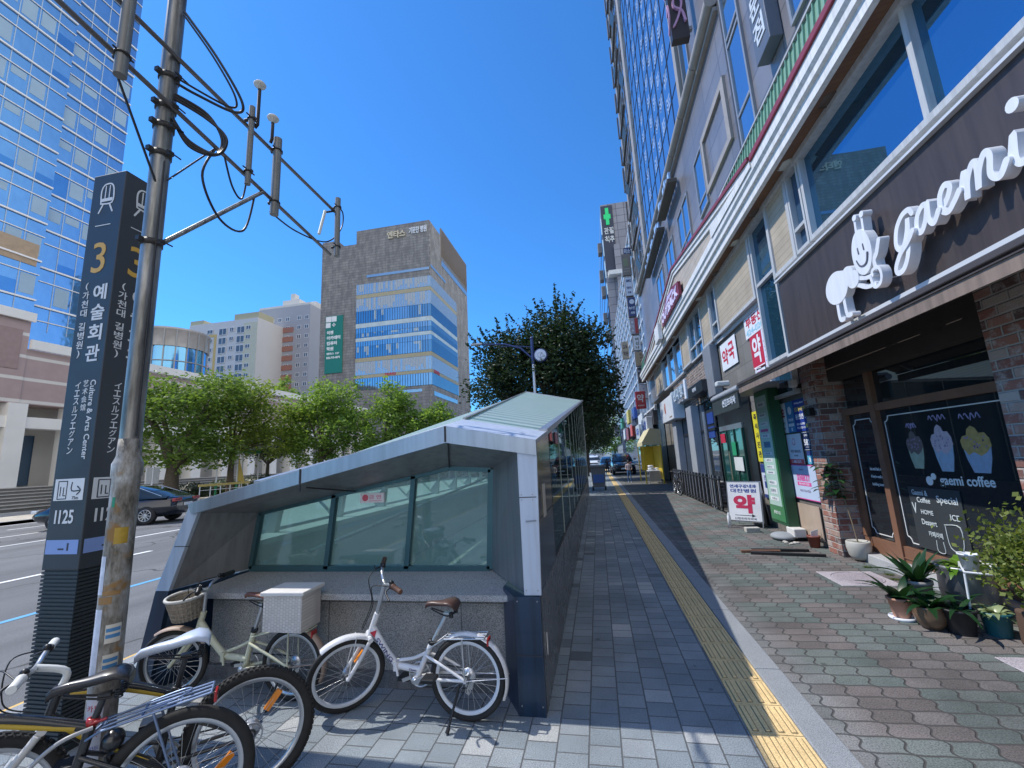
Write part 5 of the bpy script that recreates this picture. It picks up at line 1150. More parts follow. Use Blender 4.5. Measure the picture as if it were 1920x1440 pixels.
# ------------------------------------------------------------ trees
def tree(name, label, x, y, crown, trunk, leaf, nclump, spikes=0, group=None, seed=1, lm=None, base_z=0., layers=0., per=7, sub=24):
    """crown: list of ellipsoids (dx,dy,z,rx,ry,rz); trunk: (r, height of fork)"""
    r = np.random.default_rng(seed); T = thing(name, label, 'tree', (x, y, base_z), 0, group)
    tr, fh = trunk; f = MB(); f.smooth = True
    f.tube([(0, 0, -.1), (.02*tr, 0, fh*.5), (0, .03, fh)], [tr*1.25, tr, tr*.8], 10)
    ends = []
    for e in crown:
        for _ in range(3):
            q = Vector((e[0]+e[3]*.5*r.uniform(-1, 1), e[1]+e[4]*.5*r.uniform(-1, 1), e[2]+e[5]*.35*r.uniform(-.6, 1)))
            mid = Vector((q.x*.45, q.y*.45, fh+(q.z-fh)*.55)); f.tube([(0, 0, fh-.1), mid, q], [tr*.55, tr*.3, tr*.1], 6); ends.append((mid, q))
    f.build('trunk', mat('bark', (.10, .08, .06), .9, var=.3, scale=9, bmp=.6, bscale=30), T)
    # leaf clumps: cluster centres on and inside the ellipsoids, each a puff of leaf quads
    cs = []; wts = np.array([e[3]*e[5] for e in crown]); wts /= wts.sum()
    for e, k in zip(crown, (wts*sub*len(crown)).astype(int)+1):
        d = r.normal(size=(k, 3)); d /= np.linalg.norm(d, axis=1)[:, None]; rad = r.uniform(.45, 1.0, k)**.6
        cs.append(np.c_[e[0]+d[:, 0]*rad*e[3], e[1]+d[:, 1]*rad*e[4], e[2]+d[:, 2]*rad*e[5]])
    cs = np.vstack(cs); V = []; size = np.mean([e[3] for e in crown])*.30
    idx = r.integers(0, len(cs), nclump); off = r.normal(size=(nclump, 3))*size*np.array([.6, .6, .38 if layers else .5])
    P = cs[idx]+off
    if spikes:
        sp = []
        for _ in range(spikes):
            e = crown[r.integers(0, len(crown))]; d = r.normal(size=3); d[2] = abs(d[2])*.8+.15; d /= np.linalg.norm(d)
            p0 = np.array(e[:3])+d*np.array(e[3:])*.85; ln = r.uniform(.5, 1.25); dd = d+np.array([0, 0, .45]); dd /= np.linalg.norm(dd)
            k = int(ln*26); t = np.linspace(0, 1, k)[:, None]; sp.append(p0+dd*t*ln+np.array([0, 0, 1])*.15*t**2+r.normal(size=(k, 3))*.05*(1-t*.6))
        P = np.vstack([P]+sp)
    n = len(P); a = r.normal(size=(n, 3)); a[:, 2] *= .5; a /= np.linalg.norm(a, axis=1)[:, None]
    b = np.cross(a, r.normal(size=(n, 3))); b[:, 2] *= .6; b /= np.linalg.norm(b, axis=1)[:, None]
    s = leaf*r.uniform(.6, 1.3, n)[:, None]; a *= s; b *= s*.55
    bend = np.cross(a, b); bend /= np.linalg.norm(bend, axis=1)[:, None]+1e-9; bend *= s*.18
    V = np.stack([P-a, P+b*.9+bend, P+a, P-b*.9+bend], 1).reshape(-1, 3)
    me = bpy.data.meshes.new('crown'); me.from_pydata(V.tolist(), [], [(4*i, 4*i+1, 4*i+2, 4*i+3) for i in range(n)]); me.materials.append(lm)
    o = bpy.data.objects.new('crown', me); COL.objects.link(o); o.parent = T
    return T
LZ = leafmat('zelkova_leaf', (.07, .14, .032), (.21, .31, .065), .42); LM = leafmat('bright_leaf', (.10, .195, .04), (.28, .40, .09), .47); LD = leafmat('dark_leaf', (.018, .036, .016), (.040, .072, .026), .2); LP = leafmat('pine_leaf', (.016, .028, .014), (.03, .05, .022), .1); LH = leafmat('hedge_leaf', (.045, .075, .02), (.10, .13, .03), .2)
tree('zelkova_tree', 'broad green zelkova nearest behind the black car', -28, 24.2, [(0, 0, 5.6, 3.6, 3.2, 2.1), (1.2, 1.6, 7.1, 2.6, 2.4, 1.7), (-1.6, -1, 6.8, 2.4, 2.2, 1.7), (.5, 0, 3.5, 3.3, 3.1, 1.2), (1.4, 1.4, 3.2, 1.8, 1.8, .9)], (.42, 2.2), .17, 9000, seed=11, lm=LZ, layers=1, sub=40)
tree('zelkova_tree', 'yellower zelkova with drooping right side beside the pink podium', -27.5, 28.4, [(0, 0, 5.7, 3.0, 3.0, 2.1), (1.8, 2.2, 5.6, 2.8, 2.9, 1.3), (.5, 0, 7.5, 2.2, 2.2, 1.3), (1.5, 2.0, 4.1, 2.6, 2.8, 1.3)], (.22, 3.2), .16, 8500, seed=12, lm=leafmat('zelkova_leaf2', (.115, .175, .035), (.28, .35, .075), .45), layers=1, sub=40)
tree('broadleaf_tree', 'bright green rounded street tree left of the hospital front', -22.3, 32, [(0, 0, 5.2, 3.0, 2.6, 2.6), (1.2, 0, 7.4, 2.0, 1.8, 1.7), (-1.2, 0, 6.6, 1.9, 1.8, 1.5), (2.4, 0, 4.6, 2.2, 2., 1.8), (-1, 0, 3.2, 2.0, 1.8, 1.2)], (.20, 2.5), .17, 9000, seed=13, lm=LM, sub=34)
tree('broadleaf_tree', 'bright green pointed street tree below the hospital corner', -17.0, 32.5, [(0, 0, 4.6, 2.4, 2.2, 2.4), (.6, 0, 6.9, 1.5, 1.4, 1.6), (1.6, 0, 5.4, 1.4, 1.4, 1.7), (0, 0, 3.1, 2.0, 1.8, 1.1)], (.18, 2.2), .16, 6500, seed=14, lm=LM, sub=34)
tree('broadleaf_tree', 'small bright street tree rising over the canopy roof edge', -13.4, 33, [(0, 0, 4.3, 1.9, 1.8, 1.7), (1.0, 0, 5.1, 1.2, 1.2, 1.2)], (.15, 2.), .16, 3500, seed=15, lm=LM, sub=30)
tree('pine_tree', 'dark twisted pine between the two kinds of street trees', -29.5, 34.5, [(0, 0, 4.3, 2.2, 2., .9), (1.5, 0, 3.6, 1.8, 1.5, .8), (-1.6, 0, 3.7, 1.5, 1.4, .7), (3., 0, 4.6, 1.6, 1.4, .8)], (.16, 2.4), .12, 4500, seed=16, lm=LP, layers=1, sub=16)
tree('tree_on_roof', 'small green tree top showing over the podium roof', -48, 59, [(0, 0, 14., 2.2, 2., 2.2)], (.2, 11.), .25, 1500, seed=17, lm=LM, sub=20)
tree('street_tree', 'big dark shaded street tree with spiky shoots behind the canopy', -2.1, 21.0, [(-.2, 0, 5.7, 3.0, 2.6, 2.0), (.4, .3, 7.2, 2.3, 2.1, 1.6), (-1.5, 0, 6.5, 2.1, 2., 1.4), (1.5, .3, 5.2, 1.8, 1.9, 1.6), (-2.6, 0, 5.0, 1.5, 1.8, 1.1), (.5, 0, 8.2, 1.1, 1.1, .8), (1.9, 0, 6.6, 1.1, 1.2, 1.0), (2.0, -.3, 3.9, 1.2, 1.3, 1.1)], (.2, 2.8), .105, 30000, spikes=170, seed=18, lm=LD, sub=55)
g_ = 'dark street trees receding along the pavement'
for i, (yy, l) in enumerate(((28.5, 'dark street tree just beyond the grey bin'), (35, 'dark street tree third along the pavement from the canopy'), (43, 'farthest dark street tree visible along the pavement'))):
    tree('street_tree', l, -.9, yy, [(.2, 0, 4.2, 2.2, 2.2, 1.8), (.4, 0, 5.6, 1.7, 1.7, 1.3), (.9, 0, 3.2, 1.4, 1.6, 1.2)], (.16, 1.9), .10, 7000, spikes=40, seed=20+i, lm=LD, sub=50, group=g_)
for i, (yy, xx, l) in enumerate(((75, 3.0, 'far green tree closing the right side of the street'), (95, -3.5, 'pale green tree in sunlight at the far end of the street'))):
    tree('street_tree', l, xx, yy, [(0, 0, 4.5, 2.6, 2.5, 2.6)], (.2, 2.), .22, 1800, seed=30+i, lm=LM, sub=30)
# hedge and round shrubs across the road
def shrub(label, x, y, rx, rz, seed, lm=LH, name='round_shrub', n=1500):
    r = np.random.default_rng(seed); d = r.normal(size=(n, 3)); d /= np.linalg.norm(d, axis=1)[:, None]; d[:, 2] = np.abs(d[:, 2]); d *= r.uniform(.8, 1.03, (n, 1))
    P = d*np.array([rx, rx, rz]); a = r.normal(size=(n, 3)); a /= np.linalg.norm(a, axis=1)[:, None]; b = np.cross(a, d); s = .10; V = np.stack([P-a*s, P+b*s*.6, P+a*s, P-b*s*.6], 1).reshape(-1, 3)
    t = thing(name, label, 'shrub', (x, y, .02))
    me = bpy.data.meshes.new('foliage'); me.from_pydata(V.tolist(), [], [(4*i, 4*i+1, 4*i+2, 4*i+3) for i in range(n)]); me.materials.append(lm); o = bpy.data.objects.new('foliage', me); COL.objects.link(o); o.parent = t
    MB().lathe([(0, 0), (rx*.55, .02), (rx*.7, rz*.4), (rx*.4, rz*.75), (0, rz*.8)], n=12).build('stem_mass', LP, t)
shrub('low clipped green shrub in front of the pink podium', -29.5, 33.5, 2.2, 1.5, 41); shrub('yellow-green round hedge behind the red flag', -30, 30.5, 1.8, 1.2, 42); shrub('dark shrub under the yellower zelkova', -30, 27.5, 1.6, 1.1, 43, LP); shrub('dark shrub behind the black car roof', -31, 23.5, 2., 1.1, 44, LP)

# ------------------------------------------------------------ street furniture across the road
t = thing('street_clock', 'navy and white lamp post with a round clock above the canopy roof', 'lamp post', (-2.46, 18.4, 0))
NV = mat('post_navy', (.02, .04, .14), .4); PWH = mat('post_white', (.72, .74, .78), .4)
f = MB(); f.tube([(-2.46, 18.4, 0), (-2.46, 18.4, 5.72)], .055, 12); wpart(f, 'white_post', PWH, t)
f = MB(); f.tube([(-2.46, 18.4, 5.70), (-2.46, 18.4, 6.85)], .075, 12); f.ball((-2.46, 18.4, 6.9), .08); wpart(f, 'navy_post', NV, t)
f = MB(); f.tube([(-2.5, 18.4, 6.0), (-3.0, 18.4, 6.5), (-3.7, 18.4, 6.75), (-4.9, 18.4, 6.86)], [.045, .045, .04, .03], 8); f.tube([(-2.5, 18.4, 6.5), (-3.2, 18.4, 6.62), (-3.9, 18.4, 6.65)], .02, 6); wpart(f, 'lamp_arm', NV, t)
wpart(MB().bbox(-5.3, -4.75, 18.3, 18.5, 6.84, 6.91, .02), 'lamp_head', mat('lamp_head_grey', (.4, .42, .45), .4), t)
f = MB().tube([(-2.1, 18.28, 6.07), (-2.1, 18.52, 6.07)], .30, 28); co = wpart(f, 'clock_case', NV, t)
MB().tube([(-2.1, 18.26, 6.07), (-2.1, 18.279, 6.07)], .255, 28).build('clock_dial', mat('clock_dial', (.62, .66, .76), .4), co)
g = MB(); g.bar((-2.1, 18.25, 6.07), (-2.02, 18.25, 6.18), .02, .01, (0, 1, 0)); g.bar((-2.1, 18.25, 6.07), (-2.12, 18.25, 5.9), .015, .01, (0, 1, 0)); g.torus((-2.1, 18.255, 6.07), .12, .008, (0, 1, 0), 24, 5); g.build('clock_hand', mat('hand_grey', (.25, .28, .36), .5), co)
f = MB(); f.bar((-2.4, 18.4, 6.07), (-2.3, 18.4, 6.07), .04, .04); wpart(f, 'clock_bracket', NV, t)
def post_sign(name, label, cat, x, y, h, parts, base=.02, col=None):
    t = thing(name, label, cat, (x, y, base)); f = MB(); f.tube([(0, 0, 0), (0, 0, h)], .05, 8); f.build('post', col or PWH, t)
    for nm, mb, mt in parts: mb.build(nm, mt, t)
post_sign('road_sign', 'back of a small square road sign on a white post by the car', 'sign', -27, 22.1, 2.3, [('sign_plate', MB().bbox(-.03, .03, -.42, .42, 1.2, 2.2, .02), mat('plate_grey', (.55, .56, .56), .5))])
post_sign('bus_stop_pole', 'tall slim white pole with green foot beside the yellower zelkova', 'pole', -26.5, 26.2, 4.2, [('green_foot', MB().lathe([(.06, 0), (.075, .02), (.075, 1.0), (.06, 1.02)], n=10), mat('foot_green', (.02, .22, .10), .5))])
f = MB(); f.prism([(0, .06, 2.9), (0, .75, .95), (0, .06, 1.0)], (.02, 0, 0)); g = MB(); g.prism([(-.01, .06, 1.4), (-.01, .58, .98), (-.01, .06, .99)], (.008, 0, 0))
post_sign('street_flag', 'yellow and red street flag on a green pole across the road', 'flag', -27, 28.5, 3.3, [('flag_cloth', f, mat('flag_yellow', (.72, .52, .12), .7)), ('red_corner', g, mat('flag_red', (.62, .10, .06), .7)), ('green_foot', MB().lathe([(.06, 0), (.07, .02), (.07, .9), (.06, .92)], n=10), MATS['foot_green'])])
t = thing('banner_stand', 'white and green banner sign under the yellower zelkova', 'banner', (-27.2, 30, 0)); f = MB(); f.bbox(-27.25, -27.15, 29.1, 30.9, 3.1, 4.5, .01); wpart(f, 'banner_cloth', mat('banner_white', (.70, .72, .70), .6), t); wpart(MB().box(-27.145, -27.13, 29.1, 30.9, 3.12, 3.4), 'green_edge', MATS['foot_green'], t)
f = MB()
text_into(f, '문화예술회관', (-27.148, 30.0, 3.95), (0, 1, 0), U, 1.3, .25, .02, .01); wpart(f, 'banner_lettering', mat('banner_ink', (.2, .22, .24), .6), t)
for yy in (29.2, 30.8): wpart(MB().cyl((-27.2, yy, 0), (-27.2, yy, 3.1), .04, 8), 'post', PWH, t)
t = thing('guard_rail', 'yellow and white pedestrian guard rail at the far kerb', 'railing', (-25.9, 25.5, 0)); f = MB()
for i in range(6): f.tube([(-25.9, 24.4+i*.8, 0), (-25.9, 24.4+i*.8, .95)], .03, 6)
f.tube([(-25.9, 24.4, .6), (-25.9, 28.4, .6)], .02, 6); wpart(f, 'rail_frame', PWH, t); wpart(MB().box(-25.95, -25.86, 24.3, 28.5, .85, 1.0), 'yellow_board', mat('rail_yellow', (.62, .48, .16), .6), t)

# ------------------------------------------------------------ cars
TYRE = mat('car_tyre', (.02, .02, .022), .8); RIM = mat('alloy_rim', (.45, .46, .48), .3, metal=.8); HL = mat('headlamp', (.75, .78, .8), .1, coat=1.); TL_ = mat('tail_lamp', (.35, .02, .02), .2, coat=1.); CGL = glass_mirror('car_glass', (.02, .028, .036), .0, .03, .0)
def car(label, loc, rz, paint, kind='sedan', group=None):
    """x forward, origin on the ground at mid length; 4.7 m long"""
    t = thing('parked_car' if group else 'black_sedan', label, 'car', loc, rz, group); suv = kind == 'suv'; hb = .12 if suv else 0
    st = [(-2.35, .45, .80, .70), (-2.30, .32, .93, .80), (-2.0, .26, .99, .86), (-1.4, .24, 1.0, .90), (-.6, .22, .98, .92), (.4, .22, .96, .92), (1.1, .22, .92, .91), (1.7, .24, .85, .88), (2.15, .28, .74, .80), (2.33, .36, .62, .68), (2.37, .42, .55, .6)]
    f = MB(); f.smooth = True; n = 12; rings = []
    for x, zl, zh, hw in st:
        zh += hb; pr = [(-.75*hw, zl), (-.96*hw, zl+.10), (-hw, zl+.45*(zh-zl)), (-.97*hw, zl+.72*(zh-zl)), (-.90*hw, zh-.03), (-.70*hw, zh)]
        rings.append([(x, a, z) for a, z in pr]+[(x, -a, z) for a, z in pr[::-1]])
    f.add([v for R in rings for v in R], [(i*n+j, i*n+(j+1) % n, (i+1)*n+(j+1) % n, (i+1)*n+j) for i in range(len(st)-1) for j in range(n)]); f.add(rings[0], [tuple(range(n))]); f.add(rings[-1], [tuple(range(n))])
    f.build('body', paint, t)
    cb = [(-2.05, .98, .74, .02), (-1.5, 1.20, .70, .20), (-.9, 1.38, .66, .4), (-.2, 1.44, .64, .4), (.35, 1.40, .65, .4), (.8, 1.20, .70, .2), (1.25, .93, .76, .01)] if not suv else [(-2.2, 1.1, .74, .02), (-2.0, 1.5, .70, .4), (-.9, 1.66, .68, .4), (.2, 1.64, .68, .4), (.8, 1.40, .72, .2), (1.25, 1.06, .76, .01)]
    f = MB(); f.smooth = True; rings = []
    for x, zr, hw, _ in cb: rings.append([(x, -.86, .93+hb), (x, -hw*1.02, zr-.10 if zr > 1.05 else zr), (x, -hw*.86, zr), (x, hw*.86, zr), (x, hw*1.02, zr-.10 if zr > 1.05 else zr), (x, .86, .93+hb)])
    f.add([v for R in rings for v in R], [(i*6+j, i*6+j+1, (i+1)*6+j+1, (i+1)*6+j) for i in range(len(cb)-1) for j in range(5)]); f.build('glasshouse', CGL, t)
    f = MB(); f.smooth = True; rf = [c for c in cb if c[1] > (1.15 if not suv else 1.3)]
    f.add([v for x, zr, hw, _ in rf for v in ((x, -hw*.93, zr-.035), (x, -hw*.80, zr+.012), (x, hw*.80, zr+.012), (x, hw*.93, zr-.035))], [(i*4+j, i*4+j+1, (i+1)*4+j+1, (i+1)*4+j) for i in range(len(rf)-1) for j in range(3)])
    f.build('roof', paint, t)
    f = MB()
    for s in (-1, 1): f.bar((-.25, s*.80, .95+hb), (-.30, s*.63, 1.38+hb), .06, .02, (0, 1, 0)); f.tube([(-1.9, s*.85, 1.0+hb), (-1., s*.715, 1.36+hb*1.6), (-.1, s*.70, 1.42+hb*1.6), (.7, s*.76, 1.2+hb*1.5), (1.1, s*.84, 1.0+hb)], .012, 6)
    f.build('pillar_trim', mat('chrome_trim', (.55, .56, .58), .25, metal=.9), t)
    for x in (-1.42, 1.42):
        for s in (-1, 1):
            w = MB(); w.lathe([(.20, -.11), (.30, -.11), (.335, -.08), (.335, .08), (.30, .11), (.20, .11)], (0, 0, 0), 28, Matrix.Rotation(math.pi/2, 3, 'X')); o = w.build('wheel', TYRE, t); o.location = (x, s*.80, .335)
            w = MB(); w.lathe([(.0, .09), (.06, .10), (.07, .09)], n=14, mtx=Matrix.Rotation(-s*math.pi/2, 3, 'X')); w.torus((0, s*.10, 0), .205, .016, (0, 1, 0), 28, 6)
            for q in range(10):
                a = q*math.pi/5; w.bar((.05*math.cos(a), s*.095, .05*math.sin(a)), (.20*math.cos(a+.12), s*.105, .20*math.sin(a+.12)), .026, .02, (0, 1, 0))
            w.build('rim', RIM, o); w = MB(); w.cyl((0, s*.02, 0), (0, s*.05, 0), .205, 24); w.build('brake_disc', mat('brake_dark', (.05, .05, .05), .6), o)
    for s in (-1, 1):
        MB().bbox(2.12, 2.30, s*.66-.14, s*.66+.14, .62+hb, .73+hb, .03).build('headlight', HL, t); MB().bbox(-2.36, -2.24, s*.6-.22, s*.6+.22, .78+hb, .90+hb, .02).build('taillight', TL_, t)
        MB().bbox(.78, .95, s*.98-.1, s*.98+.1, .98+hb, 1.10+hb, .03).build('mirror', paint, t)
    MB().bbox(2.34, 2.385, -.26, .26, .43, .54, .01).build('number_plate', mat('plate_white', (.75, .76, .78), .5), t); MB().bbox(2.30, 2.375, -.5, .5, .56, .70, .02).build('grille', mat('grille_black', (.02, .02, .02), .4), t)
    MB().bbox(-2.385, -2.35, -.26, .26, .60, .71, .01).build('number_plate', MATS['plate_white'], t)
    return t
car('black sedan driving along the far lanes behind the pylon', (-18.13, 13.71, -.12), math.radians(200), mat('paint_black', (.008, .011, .02), .15, metal=.3, coat=1., var=.05))
cg = 'cars parked at the far end of the street'
car('dark car with roof glass nearest among the far parked cars', (1.95, 37.5, -.0), math.radians(-88), mat('paint_dark', (.02, .022, .028), .2, coat=1.), 'suv', cg)
car('dark sedan farther off between the suv and the trees', (1.05, 45, -.0), math.radians(-90), mat('paint_navy', (.015, .02, .035), .2, coat=1.), 'sedan', cg)
car('white car farthest along the street', (-.5, 60, -.0), math.radians(-90), mat('paint_white', (.66, .68, .70), .2, coat=1.), 'suv', cg)
# ------------------------------------------------------------ bicycles
RUB = mat('tyre_rubber', (.020, .020, .020), .85, var=.35, scale=14); SPK = mat('spoke_steel', (.55, .56, .58), .3, metal=.9, var=0); ALU = mat('alloy', (.58, .60, .63), .32, metal=.85, var=.05); BLKM = mat('black_metal', (.02, .021, .024), .4, metal=.3)
ORG = mat('orange_reflector', (.80, .25, .01), .3, coat=.6); REDR = mat('red_reflector', (.35, .01, .01), .3, coat=.5)
def xf(mb, M):
    mb.v = [tuple(M @ Vector(v)) for v in mb.v]; return mb
def sm(pts, n=5):
    P = [Vector(q) for q in pts]; out = []
    for i in range(len(P)-1):
        p0, p1, p2, p3 = P[max(i-1, 0)], P[i], P[i+1], P[min(i+2, len(P)-1)]
        for j in range(n):
            t = j/n; out.append(.5*((2*p1)+(p2-p0)*t+(2*p0-5*p1+4*p2-p3)*t*t+(3*p1-p0-3*p2+p3)*t**3))
    return out+[P[-1]]
def wheel(root, name, hub, R, tr, rimc, M, knob=False, nsp=28, cassette=False, refl=(), discb=False):
    hub = Vector(hub)
    w = MB(); w.tube([hub+Vector((0, -.045, 0)), hub+Vector((0, .045, 0))], .014, 10); w.lathe([(.024, -.032), (.024, -.028), (.012, -.02), (.012, .02), (.024, .028), (.024, .032)], hub, 14, Matrix.Rotation(math.pi/2, 3, 'X'))
    if cassette:
        for k in range(5): w.lathe([(0, 0), (.045-.006*k, 0), (.045-.006*k, .003), (0, .003)], hub+Vector((0, -.022-.005*k, 0)), 18, Matrix.Rotation(math.pi/2, 3, 'X'))
    if discb: w.torus(hub+Vector((0, .034, 0)), .05, .005, (0, 1, 0), 24, 4)
    o = xf(w, M).build(name, ALU, root)
    t = MB(); t.torus(hub, R-tr, tr, (0, 1, 0), 56, 12)
    if knob:
        for i in range(72):
            a = 2*math.pi*i/72
            for s, q in ((-.62, .82), (0, 1.03), (.62, .82)):
                aa = a+(.04 if s else 0); c = hub+Vector((math.cos(aa), 0, math.sin(aa)))*(R-tr+tr*q)+Vector((0, s*tr, 0)); e = Vector((math.cos(aa), 0, math.sin(aa))); t.obox(c, e*.004, Vector((-e.z, 0, e.x))*.0062, (0, .0062, 0))
    xf(t, M).build('tyre', RUB, o)
    r = MB(); rr = R-2*tr+.002
    r.lathe([(rr, -.009), (rr, .009), (rr-.017, .011), (rr-.021, 0), (rr-.017, -.011), (rr, -.009)], hub, 56, Matrix.Rotation(math.pi/2, 3, 'X')); xf(r, M).build('rim', rimc, o)
    s = MB()
    for i in range(nsp):
        a = 2*math.pi*i/nsp; d = (.35 if i % 2 else -.35); y = .028 if (i//2) % 2 else -.028
        s.tube([hub+Vector((.022*math.cos(a+d), y, .022*math.sin(a+d))), hub+Vector(((rr-.018)*math.cos(a), 0, (rr-.018)*math.sin(a)))], .0011, 4, cap=False)
    xf(s, M).build('spokes', SPK, o)
    for a in refl:
        e = Vector((math.cos(a), 0, math.sin(a))); q = MB(); q.obox(hub+e*rr*.62, e*rr*.20, Vector((-e.z, 0, e.x))*.014, (0, .010, 0)); xf(q, M).build('spoke_reflector', ORG, o)
def saddle(root, c, L, w, m, tilt=0.):
    f = MB(); f.smooth = True; rings = []; n = 10
    for t, hw, h in ((-.0, .42, .0), (.05, .49, .02), (.18, .50, .035), (.35, .40, .03), (.52, .23, .02), (.75, .14, .018), (.93, .12, .012), (1.0, .07, -.005)):
        x = (t-.32)*L; R = []
        for j in range(n):
            a = 2*math.pi*j/n; y = hw*w*math.cos(a); z = math.sin(a); R.append((x, y, h*L/.27+(z*.016 if z > 0 else z*(.030 if t < .45 else .024))*L/.27+(t-.3)*tilt*L))
        rings.append([Vector(c)+Vector(q) for q in R])
    f.add([v for R in rings for v in R], [(i*n+j, i*n+(j+1) % n, (i+1)*n+(j+1) % n, (i+1)*n+j) for i in range(len(rings)-1) for j in range(n)]); f.add(rings[0], [tuple(range(n))]); f.add(rings[-1], [tuple(range(n))])
    o = f.build('saddle', m, root); g = MB()
    for s in (-1, 1):
        g.tube(sm([Vector(c)+Vector((-.26*L, s*.10*w, -.05*L/.27)), Vector(c)+Vector((0, s*.16*w, -.055)), Vector(c)+Vector((.5*L, s*.05*w, -.02))]), .004, 6)
        for k in range(4): g.torus(Vector(c)+Vector((-.2*L, s*.28*w, -.030-.008*k)), .012, .003, (0, 0, 1), 12, 4)
    g.build('saddle_rail', BLKM, o)
def bicycle(name, label, loc, rz, P, lean=0.):
    root = thing(name, label, 'bicycle', loc, rz); root.rotation_euler = (lean, 0, rz)
    R, wb, tr = P['R'], P['wb'], P['tr']; fm = P['paint']; I4 = Matrix.Identity(4)
    hb, ht = Vector((P['head'][0][0], 0, P['head'][0][1])), Vector((P['head'][1][0], 0, P['head'][1][1])); ax = (ht-hb).normalized()
    SM = Matrix.Translation(hb) @ Matrix.Rotation(math.radians(P['steer']), 4, ax) @ Matrix.Translation(-hb)
    rh, fh = Vector((0, 0, R)), Vector((wb, 0, R)); bb = Vector((P['bb'][0], 0, P['bb'][1])); stp = Vector((P['seat'][0], 0, P['seat'][1])); std = (stp-bb).normalized(); sc = bb+std*P['stlen']
    wheel(root, 'rear_wheel', rh, R, tr, P['rim'], I4, P.get('knob'), 28, True, P.get('refl_r', ()), P.get('disc'))
    wheel(root, 'front_wheel', fh, R, tr, P['rim'], SM, P.get('knob'), 28, False, P.get('refl_f', ()))
    f = MB(); tb = P['tube']
    if P['style'] == 'fold':
        hinge = hb.lerp(bb, .58)+Vector((0, 0, -.035)); hs = hb.lerp(ht, .35)
        f.tube(sm([hs, hs.lerp(hinge, .45)+Vector((0, 0, -.012)), hinge]), [tb*1.2]*6+[tb*1.1]*4+[tb*1.05], 14); f.tube([hinge, bb.lerp(sc, .22)], tb*1.1, 14)
        f.obox(hinge, Vector((.014, 0, .0)), (0, tb*1.35, 0), Vector((0, 0, tb*1.5))); f.tube([hinge+Vector((0, tb*1.2, .03)), hinge+Vector((-.02, tb*1.6, -.05))], .008, 6)
        f.tube(sm([hinge+Vector((-.02, 0, .03)), hinge.lerp(sc, .5)+Vector((0, 0, -.025)), bb.lerp(sc, .72)]), tb*.55, 8)
    else:
        tt = bb.lerp(sc, .94); f.tube(sm([tt, tt.lerp(ht, .5)+Vector((0, 0, P.get('arch', .0))), ht-ax*.03]), tb, 12); f.tube(sm([hb+ax*.02, hb.lerp(bb, .5)+Vector((0, 0, -.015)), bb]), tb*1.25, 12)
        f.tube([bb.lerp(sc, .3), hb.lerp(bb, .55)], tb*.6, 8)
    f.tube([bb+Vector((0, 0, 0)), sc], tb*.95, 14); f.tube([hb-ax*.01, ht], tb*1.05, 14); f.tube([bb+Vector((0, -.035, 0)), bb+Vector((0, .035, 0))], tb*1.15, 14)
    for s in (-1, 1):
        y = s*.05; f.tube(sm([bb+Vector((-.02, s*.03, 0)), bb.lerp(rh, .4)+Vector((0, s*.045, .008)), rh+Vector((0, y, 0))]), tb*.5, 8)
        sq = bb.lerp(sc, .66); f.tube(sm([sq+Vector((0, s*.02, 0)), sq.lerp(rh, .45)+Vector((0, s*.045, .01)), rh+Vector((0, y, 0))]), tb*.48, 8)
    f.tube([rh+Vector((0, -.06, 0)), rh+Vector((0, .06, 0))], .012, 8); f.build('frame', fm, root)
    if P.get('stripe'):
        for a, b, rr in ((bb.lerp(sc, .94), ht-ax*.03, tb), (bb, hb+ax*.02, tb*1.25)):
            f = MB(); m_ = a.lerp(b, .5)+Vector((0, 0, P.get('arch', 0) if rr == tb else -.015)); f.tube(sm([q+Vector((0, rr*.55, -rr*.12)) for q in (a.lerp(b, .1), m_, a.lerp(b, .9))]), rr*.58, 8); f.build('frame_stripe', P['stripe'], root)
    f = MB(); cr = fh+ax*0; ct = hb-ax*.015
    for s in (-1, 1):
        y = s*.052; k = Vector((ct.x+.01, y, ct.z-.01))
        if P['style'] == 'mtb': f.tube([k, k.lerp(fh+Vector((0, y, 0)), .45)], .014, 10); f.tube([k.lerp(fh+Vector((0, y, 0)), .42), fh+Vector((0, y, 0))], .020, 10)
        else: f.tube(sm([k, k.lerp(fh, .55)+Vector((-.006, s*.026, 0)), fh+Vector((0, y, 0))]), .0125, 8)
    f.tube([ct+Vector((0, -.052, 0)), ct+Vector((0, .052, 0))], .016, 10); xf(f, SM).build('fork', P.get('forkm', fm), root)
    # stem, bar, grips, levers
    hc = Vector((P['bar'][0], 0, P['bar'][1])); f = MB(); f.tube(sm([ht-ax*.02, ht+ax*.05, hc]) if P['style'] == 'mtb' else [ht, hc], P.get('stemr', .013), 12); xf(f, SM).build('stem', P.get('stemm', ALU), root)
    bw, rise, back = P['barw'], P.get('rise', .05), P.get('back', .06); f = MB()
    pts = [Vector((hc.x-back, -bw, hc.z+rise)), Vector((hc.x-back*.35, -bw*.62, hc.z+rise)), Vector((hc.x, -bw*.32, hc.z+rise*.55)), Vector((hc.x, -.03, hc.z)), Vector((hc.x, .03, hc.z)), Vector((hc.x, bw*.32, hc.z+rise*.55)), Vector((hc.x-back*.35, bw*.62, hc.z+rise)), Vector((hc.x-back, bw, hc.z+rise))]
    f.tube(sm(pts), .0105, 10); ho = xf(f, SM).build('handlebar', ALU, root)
